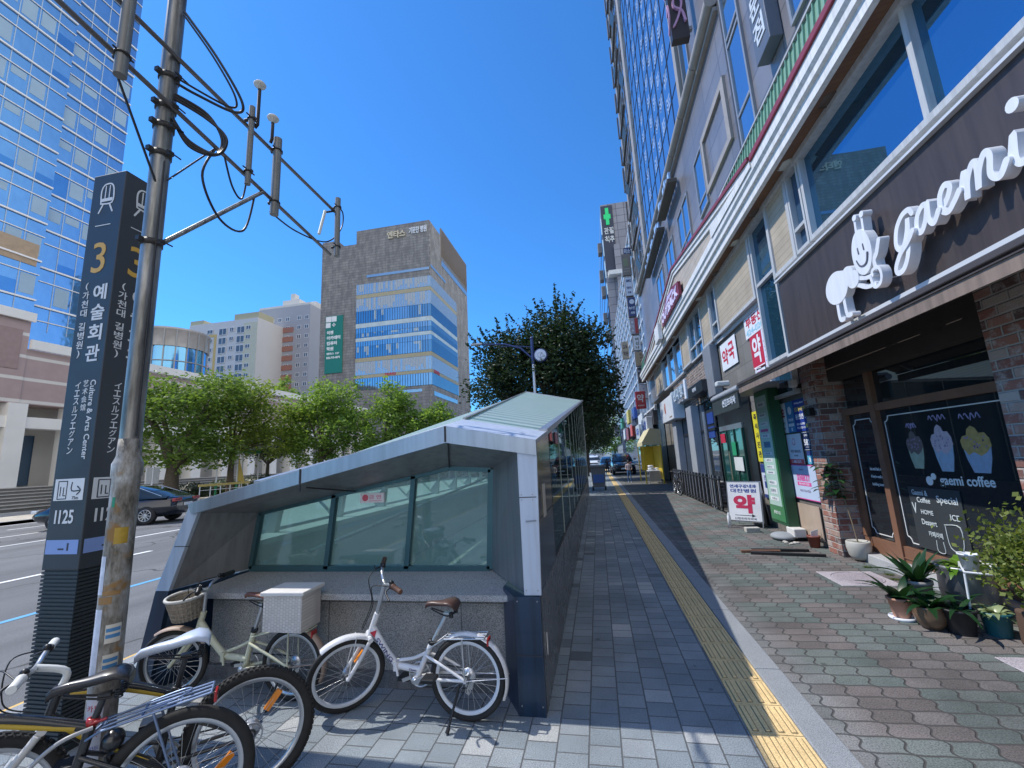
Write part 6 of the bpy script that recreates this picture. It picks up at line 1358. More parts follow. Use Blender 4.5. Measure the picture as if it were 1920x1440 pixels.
    for s in (-1, 1):
        a, b = Vector((hc.x-back*.45, s*bw*.66, hc.z+rise)), Vector((hc.x-back*1.02, s*bw*1.03, hc.z+rise)); g = MB(); g.tube([a, a.lerp(b, .08), a.lerp(b, .1), b.lerp(a, .04), b], [.019, .019, .016, .0165, .0145], 12); xf(g, SM).build('grip', P['grip'], ho)
        g = MB(); q = a.lerp(b, -.12); g.obox(q, (.016, 0, 0), (0, .014, 0), (0, 0, .012)); g.tube(sm([q+Vector((.01, 0, -.005)), q+Vector((.045, s*.02, -.02)), q+Vector((.04, s*.10, -.035))]), .0055, 6); g.ball(q+Vector((.0, -s*.02, .012)), .016, 10); xf(g, SM).build('brake_lever', P.get('lever', BLKM), ho)
        g = MB(); g.tube(sm([q+Vector((.02, 0, 0)), hc+Vector((.09, s*.06, .03)), hc+Vector((.085, s*.02, -.12)), hb+Vector((.05, s*.01, .05))], 8), .003, 5); xf(g, SM).build('brake_cable', BLKM, ho)
    # saddle and post
    f = MB(); f.tube([sc-std*.05, stp-Vector((0, 0, .045))], .0125, 12); f.obox(stp-Vector((0, 0, .05)), (.02, 0, 0), (0, .018, 0), (0, 0, .01)); f.build('seat_post', P.get('postm', ALU), root)
    f = MB(); f.lathe([(tb*1.0, -.012), (tb*1.15, -.012), (tb*1.15, .012), (.012, .014)], sc, 14, ax_rot(std)); f.tube([sc+Vector((0, tb, 0)), sc+Vector((-.05, tb+.01, .01))], .006, 6); f.build('seat_clamp', P.get('clampm', BLKM), root)
    saddle(root, stp, P['sadl'], P['sadw'], P['sadm'], P.get('sadt', 0.))
    # crank
    f = MB(); f.lathe([(.0, 0), (.02, 0), (.02, .004)], bb+Vector((0, .045, 0)), 14, Matrix.Rotation(math.pi/2, 3, 'X')); f.torus(bb+Vector((0, -.045, 0)), .072, .006, (0, 1, 0), 32, 5)
    for k in range(5): a = k*1.2566; f.bar(bb+Vector((0, -.045, 0)), bb+Vector((.07*math.cos(a), -.045, .07*math.sin(a))), .012, .004, (0, 1, 0))
    ca = math.radians(P.get('crank', 200)); e = Vector((math.cos(ca), 0, math.sin(ca)))*.145
    for s in (-1, 1): f.bar(bb+Vector((0, s*.058, 0)), bb+e*s+Vector((0, s*.07, 0)), .02, .012, (0, 1, 0))
    f.build('crankset', P.get('crankm', ALU), root)
    for s in (-1, 1): f = MB(); f.bbox(bb.x+e.x*s-.042, bb.x+e.x*s+.042, s*.12-.045, s*.12+.045, bb.z+e.z*s-.011, bb.z+e.z*s+.011, .004); f.build('pedal', BLKM, root)
    f = MB(); f.tube([bb+Vector((-.0, -.045, .072)), rh+Vector((0, -.035, .035))], .004, 5); f.tube([bb+Vector((0, -.045, -.072)), rh+Vector((.02, -.035, -.08)), rh+Vector((0, -.035, -.03))], .004, 5); f.build('chain', BLKM, root)
    f = MB(); f.obox(rh+Vector((.0, -.05, -.05)), (.022, 0, .01), (0, .012, 0), (-.01, 0, .03)); f.tube(sm([rh+Vector((0, -.045, -.03)), rh+Vector((.02, -.045, -.07)), rh+Vector((.01, -.045, -.12))]), .008, 6); f.torus(rh+Vector((.015, -.045, -.10)), .016, .004, (0, 1, 0), 14, 4); f.build('derailleur', P.get('derm', ALU), root)
    # kickstand
    if P.get('kick'):
        f = MB(); f.tube(sm([rh+Vector((.03, .065, -.01)), rh+Vector((.06, .09, -R*.5)), rh+Vector((.085, .14, -R+.015))]), .008, 8); f.tube([rh+Vector((.080, .13, -R+.03)), rh+Vector((.088, .145, -R+.006))], .012, 8); f.build('kickstand', BLKM, root)
    # mudguards
    def guard(hub, a0, a1, M, nm):
        g = MB(); rr = R+.018; n = 18; g.smooth = True; V = []
        for i in range(n+1):
            a = math.radians(a0+(a1-a0)*i/n)
            for y, d in ((-.028, -.014), (-.018, 0), (.018, 0), (.028, -.014)): V.append(hub+Vector(((rr+d)*math.cos(a), y, (rr+d)*math.sin(a))))
        g.add(V, [(4*i+j, 4*i+j+1, 4*i+j+5, 4*i+j+4) for i in range(n) for j in range(3)]); g.smooth = False
        for s in (-1, 1):
            a = math.radians(a0+(a1-a0)*.8 if nm == 'r' else a1-20); g.tube([hub+Vector((0, s*.055, 0)), hub+Vector((rr*math.cos(a), s*.028, rr*math.sin(a)))], .003, 5)
        xf(g, M).build('mudguard', P['guard'], root)
    if P.get('guard'):
        guard(rh, 60, 205 if P['style'] == 'fold' else 170, I4, 'r'); guard(fh, *P.get('fg', (48, 140)), SM, 'f')
    if P.get('rack'):
        rk = P['rack']; x0, x1, z0, z1 = rk; g = MB()
        for y in (-.055, -.02, .02, .055): g.tube([Vector((x0, y, z0)), Vector((x1, y, z1))], .005, 6)
        for t in (0, .35, .7, 1.0): c = Vector((x0, 0, z0)).lerp(Vector((x1, 0, z1)), t); g.tube([c-Vector((0, .055, 0)), c+Vector((0, .055, 0))], .005, 6)
        for s in (-1, 1):
            g.tube([Vector((x0+(x1-x0)*.45, s*.055, z0+(z1-z0)*.45)), rh+Vector((0, s*.06, 0))], .0055, 6); g.tube([Vector((x0, s*.05, z0)), sc.lerp(bb, .18)+Vector((0, s*.015, 0))], .005, 6)
        if P.get('rackclip'):
            g.tube(sm([Vector((x0, -.035, z0+.005)), Vector((x0*.3+x1*.7, -.035, z0*.3+z1*.7+.02)), Vector((x0*.3+x1*.7, .035, z0*.3+z1*.7+.02)), Vector((x0, .035, z0+.005))]), .004, 5)
        g.build('carrier_rack', P.get('rackm', ALU), root)
        MB().bbox(x1-.02, x1-.008, -.03, .03, z1-.055, z1-.01, .004).build('rear_reflector', REDR, root)
    return root, SM, hb, ht, hc
def ax_rot(d): return Vector((0, 0, 1)).rotation_difference(d).to_matrix()
WPT = mat('bike_white', (.70, .71, .74), .28, var=.08, scale=12, coat=.4, streak=.12); BRN = mat('saddle_brown', (.075, .04, .032), .4, var=.15); GBR = mat('grip_brown', (.12, .055, .035), .6); RIMW = mat('rim_white', (.62, .66, .72), .35, var=.04)
wb_, SMw, hbw, htw, hcw = bicycle('folding_bicycle', 'white folding bicycle with rear rack leaning beside the right canopy leg', (-.90, 2.80, 0), math.pi+math.radians(-1), dict(
    R=.243, wb=.82, tr=.019, style='fold', paint=WPT, rim=RIMW, head=((.665, .47), (.615, .60)), steer=42, bb=(.335, .225), seat=(.125, .655), stlen=.235, tube=.0185, bar=(.56, .79), barw=.24, rise=.05, back=.05,
    grip=GBR, sadl=.215, sadw=.155, sadm=BRN, crank=158, kick=True, guard=WPT, fg=(55, 125), rack=(.13, -.13, .475, .485), refl_f=(2.3,)))
def lettering(root, s, a, b, w, h, y, name, mt):
    a, b = Vector(a), Vector(b); r = (b-a).normalized(); n = Vector((0, 1, 0)); u = n.cross(r); mb = MB(); text_into(mb, s, (a+b)/2+n*y, r, u, w, h, .02, .001, 1, .0); mb.build(name, mt, root)
hinge_w = hbw.lerp(Vector((.335, 0, .225)), .58)+Vector((0, 0, -.035)); hsw = hbw.lerp(htw, .35)
lettering(wb_, 'SWING', hsw.lerp(hinge_w, .30)+Vector((0, 0, -.008)), hinge_w.lerp(hsw, .18), .17, .026, .0215, 'frame_lettering', mat('letter_navy', (.05, .05, .16), .5))
lettering(wb_, 'Classic', hinge_w.lerp(Vector((.29, 0, .27)), .3), Vector((.29, 0, .27)), .05, .012, .0215, 'frame_lettering', MATS['letter_navy'])
f = MB(); c = hsw.lerp(hinge_w, .13); f.prism([c+Vector((.03, .0222, .0)), c+Vector((-.02, .0222, .018)), c+Vector((-.005, .0222, -.028))], (0, .001, 0)); f.build('red_emblem', mat('emblem_red', (.50, .03, .05), .5), wb_)
CRM = mat('bike_cream', (.52, .53, .40), .35, var=.10, scale=8); GUA = mat('guard_tan', (.36, .27, .22), .5, var=.15, scale=8); TRB = mat('saddle_tan', (.17, .07, .045), .45, var=.15)
cb_, SMc, hbc, htc, hcc = bicycle('folding_bicycle', 'cream folding bicycle with a basket in front and a white box behind', (-2.20, 2.90, 0), math.pi+math.radians(2), dict(
    R=.232, wb=.93, tr=.019, style='fold', paint=CRM, rim=ALU, head=((.765, .455), (.735, .57)), steer=16, bb=(.37, .205), seat=(.255, .665), stlen=.25, tube=.020, bar=(.72, .72), barw=.23, rise=.05, back=.07,
    grip=BLKM, sadl=.21, sadw=.14, sadm=TRB, crank=170, kick=True, guard=GUA, fg=(60, 150), rack=(.12, -.14, .46, .46), sadt=.10, rackm=CRM))
# wicker basket
WK = mat('wicker', (.30, .26, .21), .8, var=.3, scale=40, bmp=1., bscale=120); f = MB(); fc = hcc+Vector((.12, 0, -.06)); n = 26
def ell(rx, ry, z, dx=0): return [fc+Vector((dx+rx*math.cos(2*math.pi*i/n), ry*math.sin(2*math.pi*i/n), z)) for i in range(n)]
L0_, L1_, L2_ = ell(.115, .135, .03, .02), ell(.085, .11, -.12, 0), ell(.01, .01, -.125, 0)
V = L0_+L1_+L2_; f.smooth = True; f.add(V, [(k*n+i, k*n+(i+1) % n, (k+1)*n+(i+1) % n, (k+1)*n+i) for k in range(2) for i in range(n)])
f.smooth = False
for z, q in ((-.03, .35), (-.07, .62), (-.10, .82), (.0, .18)): f.tube([a.lerp(b, q)*1.0 for a, b in zip(L0_, L1_)], .005, 5, closed=True)
for i in range(n): f.tube([L0_[i], L1_[i]], .0042, 4, cap=False)
bo_ = xf(f, SMc).build('basket', WK, cb_); f = MB(); f.tube(L0_, .011, 8, closed=True); xf(f, SMc).build('basket_rim', mat('basket_rim_pale', (.50, .50, .48), .6), bo_)
BXM = mat('box_white', (.66, .64, .62), .75, var=.10, scale=14, bmp=.4, bscale=80)
f = MB(); f.prism([(.145, -.10, .48), (.155, .12, .48), (-.135, .12, .47), (-.135, -.10, .47)], (0, 0, .235)); bx_ = f.build('storage_box', blocks('woven_box', 0, 2, .022, .022, .003, [(0, (.60, .56, .52)), (1, (.68, .64, .60))], (.50, .46, .43), .8, 0, 1, dirt=.15), cb_)
f = MB(); f.bbox(-.155, .175, -.12, .135, .708, .735, .006); f.build('lid', BXM, bx_)
BKP = mat('mtb_black', (.014, .015, .018), .3, var=.3, scale=15, coat=.5); YLS = mat('mtb_yellow', (.42, .28, .02), .4); GWH = mat('grip_white', (.66, .67, .66), .6); SWH = mat('saddle_white', (.50, .57, .70), .4, var=.04, coat=.3); SBK = mat('saddle_black', (.020, .019, .022), .38, var=.1, coat=.2); FWH = mat('fork_white', (.6, .6, .6), .35)
m2 = bicycle('mountain_bicycle', 'black and yellow mountain bicycle with a white saddle and white grips', (-1.806, 2.088, 0), math.radians(222), dict(
    R=.287, wb=.93, tr=.025, style='mtb', paint=BKP, rim=ALU, head=((.745, .565), (.715, .70)), steer=4, bb=(.36, .27), seat=(.285, .755), stlen=.30, tube=.017, bar=(.80, .79), barw=.27, rise=.02, back=.0, stemm=GWH, stemr=.0135, arch=.02,
    grip=GWH, sadl=.285, sadw=.15, sadm=SWH, crank=250, knob=True, stripe=YLS, forkm=FWH, postm=BKP, disc=True, refl_r=(-.75, 2.25), sadt=-.06))[0]
m1 = bicycle('mountain_bicycle', 'black mountain bicycle with a wire rack nearest the bottom left', (-1.856, 1.755, 0), math.radians(220), dict(
    R=.28, wb=.97, tr=.024, style='mtb', paint=BKP, rim=ALU, head=((.765, .57), (.735, .76)), steer=0, bb=(.37, .27), seat=(.27, .735), stlen=.335, tube=.019, bar=(.80, .86), barw=.26, rise=.02, back=.0,
    grip=GWH, sadl=.26, sadw=.13, sadm=SBK, crank=260, stripe=YLS, forkm=BKP, postm=BKP, clampm=REDR, rack=(.26, -.10, .575, .615), rackm=mat('rack_blue_steel', (.20, .27, .42), .35, metal=.6), rackclip=True, sadt=-.03))[0]
lettering(m1, 'oppalai', (.73, 0, .585), (.46, 0, .365), .24, .034, .0255, 'frame_lettering', mat('letter_white3', (.6, .6, .6), .5))
f = MB(); f.tube(sm([(.29, .03, .585), (.38, .05, .57), (.46, .05, .50), (.50, .05, .40)]), .008, 8); f.build('cable_housing', mat('cable_grey', (.30, .31, .33), .4), m1)
f = MB(); f.ball((.23, .0, .51), .04, 14); f.build('rear_shock', BKP, m1)
f = MB()
for k in range(7): f.torus((.24, .0, .30+.018*k), .026, .008, (0, 0, 1), 18, 6)
f.tube([(.24, 0, .27), (.24, 0, .46)], .014, 8); f.build('coil_spring', BKP, m1)
# ------------------------------------------------------------ things along the shopfronts
def sheet(name, label, cat, y0, y1, z0, z1, face_, marks, x=3.30, th=.012, group=None):
    t = thing(name, label, cat, (x, (y0+y1)/2, z0), 0, group)
    wpart(MB().box(x-th, x-.002, y0, y1, z0, z1), 'sign_face', mat('sheet_%d_%d_%d' % tuple(int(c*99) for c in face_), face_, .45, var=.05), t); parts = {}
    for col, items in marks:
        m = MB()
        for i, it in enumerate(items):
            d = .0015+.0006*it[0].count('+')
            if it[0].startswith('t'): text_into(m, it[1], (x-th, it[2], it[3]), RY, U, it[4], it[5], .03, d, 1, .001)
            elif it[0].startswith('b'): m.box(x-th-d, x-th-.0008, it[1], it[2], it[3], it[4])
            elif it[0].startswith('d'): disc(m, (-it[1], it[2]), it[3], (x-th, 0, 0), Vector(RY), Vector(U), .0008, d)
        wpart(m, 'printed_marking', mat('print_%d_%d_%d' % tuple(int(c*99) for c in col), col, .5, var=.04), t)
    return t
pw, rd, nv = (.72, .74, .78), (.50, .025, .06), (.05, .08, .30)
sheet('wall_sign', 'square white pharmacy sign with red 약국 above the plaza entrance', 'sign', 10.22, 11.40, 3.48, 4.14, pw, [(rd, [('t', '약', 11.07, 3.78, .46, .40), ('t', '국', 10.58, 3.83, .42, .44)])])
sheet('wall_sign', 'white real estate sign with red 부동산 over pale blue phone number', 'sign', 8.43, 9.54, 3.80, 4.24, pw, [(rd, [('t', '부동산', 8.98, 4.10, .92, .22)]), ((.30, .55, .68), [('t', '424-0201', 8.98, 3.90, 1.0, .13)])])
sheet('wall_sign', 'tall red panel with one big white 약 under the real estate sign', 'sign', 8.74, 9.36, 3.12, 3.79, rd, [(pw, [('t', '약', 9.05, 3.48, .44, .56), ('b', 8.76, 9.34, 3.13, 3.15)])])
sheet('wall_sign', 'narrow pale lilac photo studio sign with a column of blue letters', 'sign', 8.43, 8.73, 3.05, 3.79, (.66, .64, .76), [((.14, .18, .42), [('t', '사', 8.58, 3.58, .2, .16), ('t', '진', 8.58, 3.38, .2, .16), ('t', '관', 8.58, 3.18, .2, .16)])])
sheet('wall_sign', 'small white strip of pink print below the red 약 panel', 'sign', 8.80, 9.30, 2.96, 3.08, pw, [((.6, .2, .4), [('t', '신현프라자', 9.05, 3.02, .36, .06)])])
# posters beside the brick pillar
bl = (.03, .10, .34)
sheet('poster', 'white poster with large red lettering left of the blue posters', 'poster', 8.23, 8.60, 1.78, 2.30, pw, [(rd, [('t', '1듀오', 8.42, 2.12, .30, .17)]), ((.3, .32, .34), [('t', '공인중개', 8.41, 1.95, .22, .05), ('t', '032-434', 8.41, 1.86, .2, .035)])])
sheet('poster', 'mid blue poster with a white disc right of the red-lettered white poster', 'poster', 7.94, 8.21, 1.78, 2.30, (.05, .22, .46), [(pw, [('d', 8.07, 2.15, .07), ('t', '의료원', 8.07, 1.99, .18, .05), ('b', 7.97, 8.18, 1.88, 1.93), ('t', '8', 8.07, 1.83, .05, .06)])])
sheet('poster', 'navy poster with yellow and white driving lesson letters at the pillar', 'poster', 7.46, 7.92, 1.78, 2.30, (.02, .05, .30), [((.70, .55, .10), [('t', '드라이빙', 7.70, 2.14, .36, .08), ('d', 7.53, 1.86, .035)]), (pw, [('t', '운전연수', 7.69, 2.02, .38, .09), ('t', 'Driving school', 7.70, 2.24, .3, .04), ('t', '032-421-0382', 7.72, 1.90, .3, .035), ('t', '010-5632-1135', 7.72, 1.84, .3, .035)])])
sheet('poster', 'white clinic poster with pink ribbon ring and red foot band', 'poster', 7.83, 8.37, 1.25, 1.75, pw, [((.66, .30, .36), [('d', 8.10, 1.62, .062)]), (pw, [('d+', 8.10, 1.625, .043)]), ((.25, .25, .28), [('t', '박정 폐쇄부항', 8.08, 1.46, .36, .05), ('t', '한의원', 8.08, 1.39, .14, .03)]), ((.66, .10, .12), [('b', 7.83, 8.37, 1.25, 1.33)]), (pw, [('t++', '1. 432-1275', 8.1, 1.29, .34, .045)])])
sheet('house_number', 'dark blue house number plate reading 582 by the pillar', 'number plate', 7.50, 7.76, 1.48, 1.76, (.015, .03, .09), [(pw, [('t', '582', 7.63, 1.60, .19, .10), ('t', '인하로', 7.63, 1.71, .12, .035), ('b', 7.57, 7.69, 1.52, 1.526), ('b', 7.49, 7.765, 1.478, 1.485), ('b', 7.49, 7.765, 1.755, 1.762)])])
sheet('address_plate', 'small blue strip with pale arrow under the house number', 'number plate', 7.54, 7.70, 1.26, 1.46, (.12, .42, .58), [((.03, .05, .2), [('b', 7.54, 7.70, 1.39, 1.46)]), (pw, [('b', 7.60, 7.64, 1.29, 1.36)])])
sheet('poster', 'pale blue beauty poster with pink lettering beside the potted rubber plant', 'poster', 7.52, 8.38, .68, 1.24, (.52, .62, .78), [((.70, .10, .34), [('t', 'SKIN&BODY', 7.96, 1.03, .46, .11), ('b', 7.72, 8.20, .90, .96), ('b', 7.52, 8.38, 1.225, 1.24), ('b', 7.52, 8.38, .68, .695)]), ((.75, .6, .7), [('t++', '에스테틱 전문', 7.96, .93, .36, .035)]), ((.3, .28, .4), [('t', '010-7130-7528', 7.96, .82, .36, .04), ('t', '맞춤관리', 8.0, 1.16, .16, .03)])])
t = tag(MB().box(3.285, 3.298, 7.6, 8.44, .09, .60).build('marble_panel', mat('beige_marble', (.46, .36, .28), .35, var=.15, scale=3)), 'beige marble slab under the pale blue beauty poster', 'wall panel')
# green directory board standing out from the wall
t = thing('directory_board', 'tall green building directory board angled out beside the posters', 'directory board', (3.15, 8.6, .2))
GD_ = mat('board_green', (.045, .20, .075), .45, var=.06); GDD = mat('board_dark_green', (.02, .09, .04), .5); GP = mat('board_pale', (.40, .58, .50), .4, var=.05)
a, b_ = Vector((3.08, 8.98, 0)), Vector((3.08, 8.36, 0)); rr = (b_-a).normalized(); nn_ = Vector((-1, 0, 0))
wpart(MB().bbox(3.09, 3.27, 8.33, 9.02, .20, 2.62, .01), 'case', GDD, t); wpart(MB().box(3.078, 3.0895, 8.36, 8.99, .26, 2.58), 'green_panel', GD_, t); wpart(MB().box(3.074, 3.0775, 8.42, 8.95, .52, 2.50), 'pale_panel', GP, t)
rs = random.Random(4)
for k, z in enumerate((2.34, 2.14, 1.98, 1.86, 1.76, 1.60, 1.44, 1.32, 1.20, 1.10, .92, .78, .64)):
    c_ = (.68, .72, .72) if k not in (3, 5) else ((.60, .06, .26) if k == 3 else (.04, .20, .36)); h = (.10, .08, .07, .05, .07, .11, .05, .06, .06, .06, .08, .11, .07)[k]
    o = wpart(MB().box(3.0715, 3.0735, 8.50+.02*(k % 2), 8.88-.03*(k % 3), z-h/2, z+h/2), 'tenant_strip', mat('strip_%d' % int(c_[0]*99), c_, .5), t)
    g = MB(); text_into(g, ('대찬병원', '연세구강내과', '신현약국', '피부관리', '한의원', '영어학원', '치과', '세무사', '법무사', '미술학원', '태권도', '컴퓨터', '사무소')[k], (3.0715, 8.70, z), RY, U, .22, h*.5, .02, .001, 1, .0006); g.build('tenant_lettering', mat('tenant_ink', (.12, .16, .20) if c_[0] > .65 else (.7, .7, .7), .5), o)
f = MB(); text_into(f, '층별안내도', (3.078, 8.68, .40), RY, U, .3, .06, .02, .002); wpart(f, 'board_lettering', mat('board_white', (.6, .7, .62), .5), t)
sheet('wall_sign', 'narrow bright yellow column sign with black 사진관 letters', 'sign', 9.56, 9.86, 1.27, 2.30, (.70, .62, .03), [((.03, .03, .03), [('t', s, 9.71, 2.18-.19*i, .16, .13) for i, s in enumerate('즉석사진관')])])
sheet('wall_sign', 'small navy and white notice under the yellow column sign', 'sign', 9.50, 9.80, .55, 1.22, (.60, .64, .74), [((.03, .05, .22), [('b', 9.50, 9.80, 1.05, 1.22), ('t', '간', 9.65, .95, .12, .1), ('b', 9.6, 9.7, .75, .88)]), ((.03, .05, .2), [('b', 9.5, 9.8, .55, .62)])])
# plaza entrance with canopy
EN = thing('plaza_entrance', 'dark building entrance under a grey lettered canopy with green glass doors', 'entrance', (3.2, 11.2, 0))
wpart(MB().box(3.28, 3.31, 9.92, 12.42, 0, 2.95), 'dark_surround', mat('entrance_black', (.015, .016, .018), .35), EN)
f = MB(); f.tube([(2.45, 7.75, 2.57), (2.45, 9.45, 2.57)], .05, 10); f.box(2.45, 3.28, 7.75, 9.45, 2.60, 2.64); wpart(f, 'canopy_roof', mat('canopy_grey', (.30, .31, .32), .45), EN)
f = MB(); f.box(2.42, 2.46, 7.78, 9.42, 2.24, 2.50); wpart(f, 'canopy_fascia', mat('fascia_charcoal', (.045, .055, .055), .4), EN)
f = MB(); text_into(f, '신현프라자', (2.42, 8.3, 2.40), RY, U, .80, .14, .03, .012); wpart(f, 'canopy_lettering', mat('letter_chrome', (.60, .62, .64), .35), EN)
wpart(MB().box(3.235, 3.275, 10.45, 12.25, 2.02, 2.14), 'door_header', ALU, EN)
wpart(MB().box(3.25, 3.275, 10.45, 12.25, .02, 2.018), 'green_glass_door', glass_mirror('green_door_glass', (.02, .12, .09), .5, .04, .01), EN)
f = MB()
for y in (10.45, 11.05, 11.65, 12.22): f.box(3.225, 3.249, y, y+.05, .02, 2.018)
wpart(f, 'door_stile', mat('door_stile_dark', (.03, .06, .05), .4), EN)
f = MB(); f.tube([(3.20, 11.5, .8), (3.20, 11.5, 1.5)], .014, 8); wpart(f, 'door_handle', mat('brass_pale', (.5, .45, .32), .35, metal=.6), EN)
for nm, y0, y1, z0, z1, c_ in (('red_notice', 11.75, 12.15, 1.72, 1.95, rd), ('green_notice', 11.0, 11.3, 1.40, 1.72, (.02, .30, .13)), ('white_notice', 10.62, 11.25, 1.05, 1.36, (.62, .64, .62))): wpart(MB().box(3.216, 3.2245, y0, y1, z0, z1), nm, mat('paper_%d' % int(c_[0]*99+c_[1]*9), c_, .6), EN)
f = MB(); f.tube([(2.98, 12.55, 0), (2.98, 12.55, 2.6)], .055, 12); wpart(f, 'canopy_post', mat('post_zinc', (.25, .27, .29), .4, metal=.4), EN)
t = thing('stone_column', 'square grey stone column rising at the corner of the entrance', 'column', (3.1, 12.0, 2.6)); wpart(MB().bbox(3.10, 3.30, 11.66, 12.42, 2.951, 4.30, .02), 'shaft', mat('column_grey', (.22, .23, .25), .45, speck=.3), t)
t = thing('security_camera', 'white security camera on a dark bracket over the entrance canopy', 'camera', (3.1, 10.6, 2.95)); wpart(MB().bbox(2.85, 3.15, 10.5, 10.68, 3.0, 3.12, .03), 'camera_body', mat('camera_white', (.62, .62, .60), .4), t); f = MB(); f.bar((3.0, 10.6, 2.95), (3.29, 10.6, 2.86), .03, .04); f.bar((3.05, 9.9, 2.86), (3.05, 11.4, 2.86), .03, .03); wpart(f, 'bracket', BLKM, t)
t = thing('flood_light', 'small black flood light on a stem above the awning end', 'lamp', (3.2, 9.0, 2.7)); wpart(MB().bbox(3.10, 3.22, 8.9, 9.12, 2.70, 2.92, .02), 'lamp_body', BLKM, t); f = MB(); f.tube([(3.2, 9.0, 2.92), (3.2, 9.0, 3.08), (3.29, 9.0, 3.10)], .012, 6); wpart(f, 'stem', PWH, t)
t = thing('security_camera', 'black and white twin camera on the edge of the brick pillar', 'camera', (3.15, 7.34, 2.5)); wpart(MB().bbox(3.06, 3.16, 7.30, 7.42, 2.46, 2.58, .02), 'camera_body', MATS['camera_white'], t); wpart(MB().bbox(3.02, 3.18, 7.42, 7.75, 2.50, 2.58, .02), 'black_camera', BLKM, t); wpart(MB().box(3.16, 3.22, 7.34, 7.38, 2.44, 2.50), 'bracket', BLKM, t)
t = tag(MB().bbox(3.13, 3.219, 7.06, 7.22, 1.98, 2.10, .01).build('junction_box', BLKM), 'small black box fixed on the brick pillar', 'box')
# brown brick shopfront
BS = thing('brick_shop', 'brown brick shop with grey columns and a black sign box past the entrance', 'shopfront', (3.3, 15.2, 0))
BR2 = brick('brown_brick'); MATS['brown_brick'] = BR2
for nd_ in BR2.node_tree.nodes:
    if nd_.type == 'VALTORGB' and len(nd_.color_ramp.elements) == 5:
        for e_, c_ in zip(nd_.color_ramp.elements, ((.06, .045, .04), (.11, .075, .06), (.14, .095, .075), (.16, .11, .09), (.20, .15, .12))): e_.color = (*c_, 1)
wpart(MB().box(3.285, 3.32, 12.45, 18.2, 3.0, 4.28), 'brick_wall', BR2, BS)
wpart(MB().box(3.29, 3.315, 12.7, 18.2, .7, 2.98), 'shop_window', glass_mirror('street_glass', (.20, .24, .28), .8, .02, .005), BS); wpart(MB().box(3.20, 3.315, 12.7, 18.2, 0, .69), 'low_wall', BR2, BS)
for y in (14.45, 17.3): wpart(MB().bbox(3.04, 3.28, y, y+.75, 0, 2.98, .01), 'grey_column', mat('column_pale', (.34, .36, .39), .45, speck=.2), BS)
f = MB()
for y in (13.6, 16.2): f.box(3.25, 3.289, y, y+.06, .7, 2.98)
f.box(3.25, 3.288, 12.7, 14.4, 2.1, 2.17); f.box(3.25, 3.288, 15.25, 17.2, 2.1, 2.17); wpart(f, 'window_frame', BLKM, BS)
for y0, z0 in ((12.85, 2.3), (12.85, 1.9), (15.4, 2.2)): wpart(MB().box(3.27, 3.2885, y0, y0+.7, z0, z0+.32), 'blue_notice', mat('notice_blue', (.02, .06, .26), .5), BS)
t = thing('sign_box', 'long black shop sign box with tiny white letters on brown brick', 'sign', (3.1, 13.2, 3.15)); wpart(MB().bbox(2.95, 3.283, 12.3, 14.1, 3.16, 3.48, .01), 'sign_case', mat('case_black', (.02, .025, .03), .4), t); f = MB(); text_into(f, '라온카페', (2.95, 13.2, 3.32), RY, U, .45, .12, .02, .01); wpart(f, 'sign_lettering', LW, t)
t = thing('channel_sign', 'white raised letter sign on rails between the black box and the white sign', 'sign', (3.1, 15.8, 3.5)); f = MB()
for i, ch in enumerate('청년다방'): text_into(f, ch, (3.0, 14.9+.62*(3-i), 3.55-.0*i), RY, U, .5, .42, .03, .10)
wpart(f, 'raised_letters', mat('letter_ice', (.52, .60, .66), .4), t); f = MB(); f.box(3.10, 3.28, 14.3, 17.2, 3.30, 3.34); f.bbox(2.92, 3.0, 14.28, 14.5, 3.2, 3.85, .02); wpart(f, 'sign_rail', PWH, t)
t = thing('sign_box', 'white square shop sign with a red and brown logo on its face', 'sign', (3.0, 18, 2.8)); wpart(MB().bbox(2.86, 3.28, 16.5, 19.5, 2.76, 3.68, .02), 'sign_case', mat('case_white', (.66, .69, .72), .4), t); f = MB(); disc(f, (-18.2, 3.26), .16, (2.86, 0, 0), Vector(RY), Vector(U), .001, .006, 20); f.box(2.853, 2.859, 16.8, 17.3, 2.86, 2.9); wpart(f, 'brown_logo', mat('logo_brown', (.28, .18, .12), .5), t); f = MB(); f.box(2.85, 2.858, 18.05, 18.2, 3.1, 3.5); wpart(f, 'red_logo', mat('logo_red', (.5, .08, .05), .5), t); f = MB(); f.bar((3.0, 18, 3.7), (3.28, 18, 3.95), .04, .04); wpart(f, 'bracket', PWH, t)
for (y0, y1, z0, z1, l, c_, s) in ((26.2, 29.2, 2.75, 3.7, 'pale blue white shop sign above the yellow tent', (.60, .66, .76), '스시 초밥'), (31, 33.5, 2.6, 3.6, 'second pale sign farther along above the tent line', (.55, .62, .70), '치과')):
    t = thing('sign_box', l, 'sign', (3.2, y0, z0)); wpart(MB().bbox(3.0, 3.34, y0, y1, z0, z1, .02), 'sign_case', mat('case_sky%d' % int(y0), c_, .4), t); f = MB(); text_into(f, s, (3.0, (y0+y1)/2, (z0+z1)/2), RY, U, (y1-y0)*.7, .55, .03, .01); wpart(f, 'sign_lettering', mat('letter_blue3', (.05, .12, .45), .5), t)
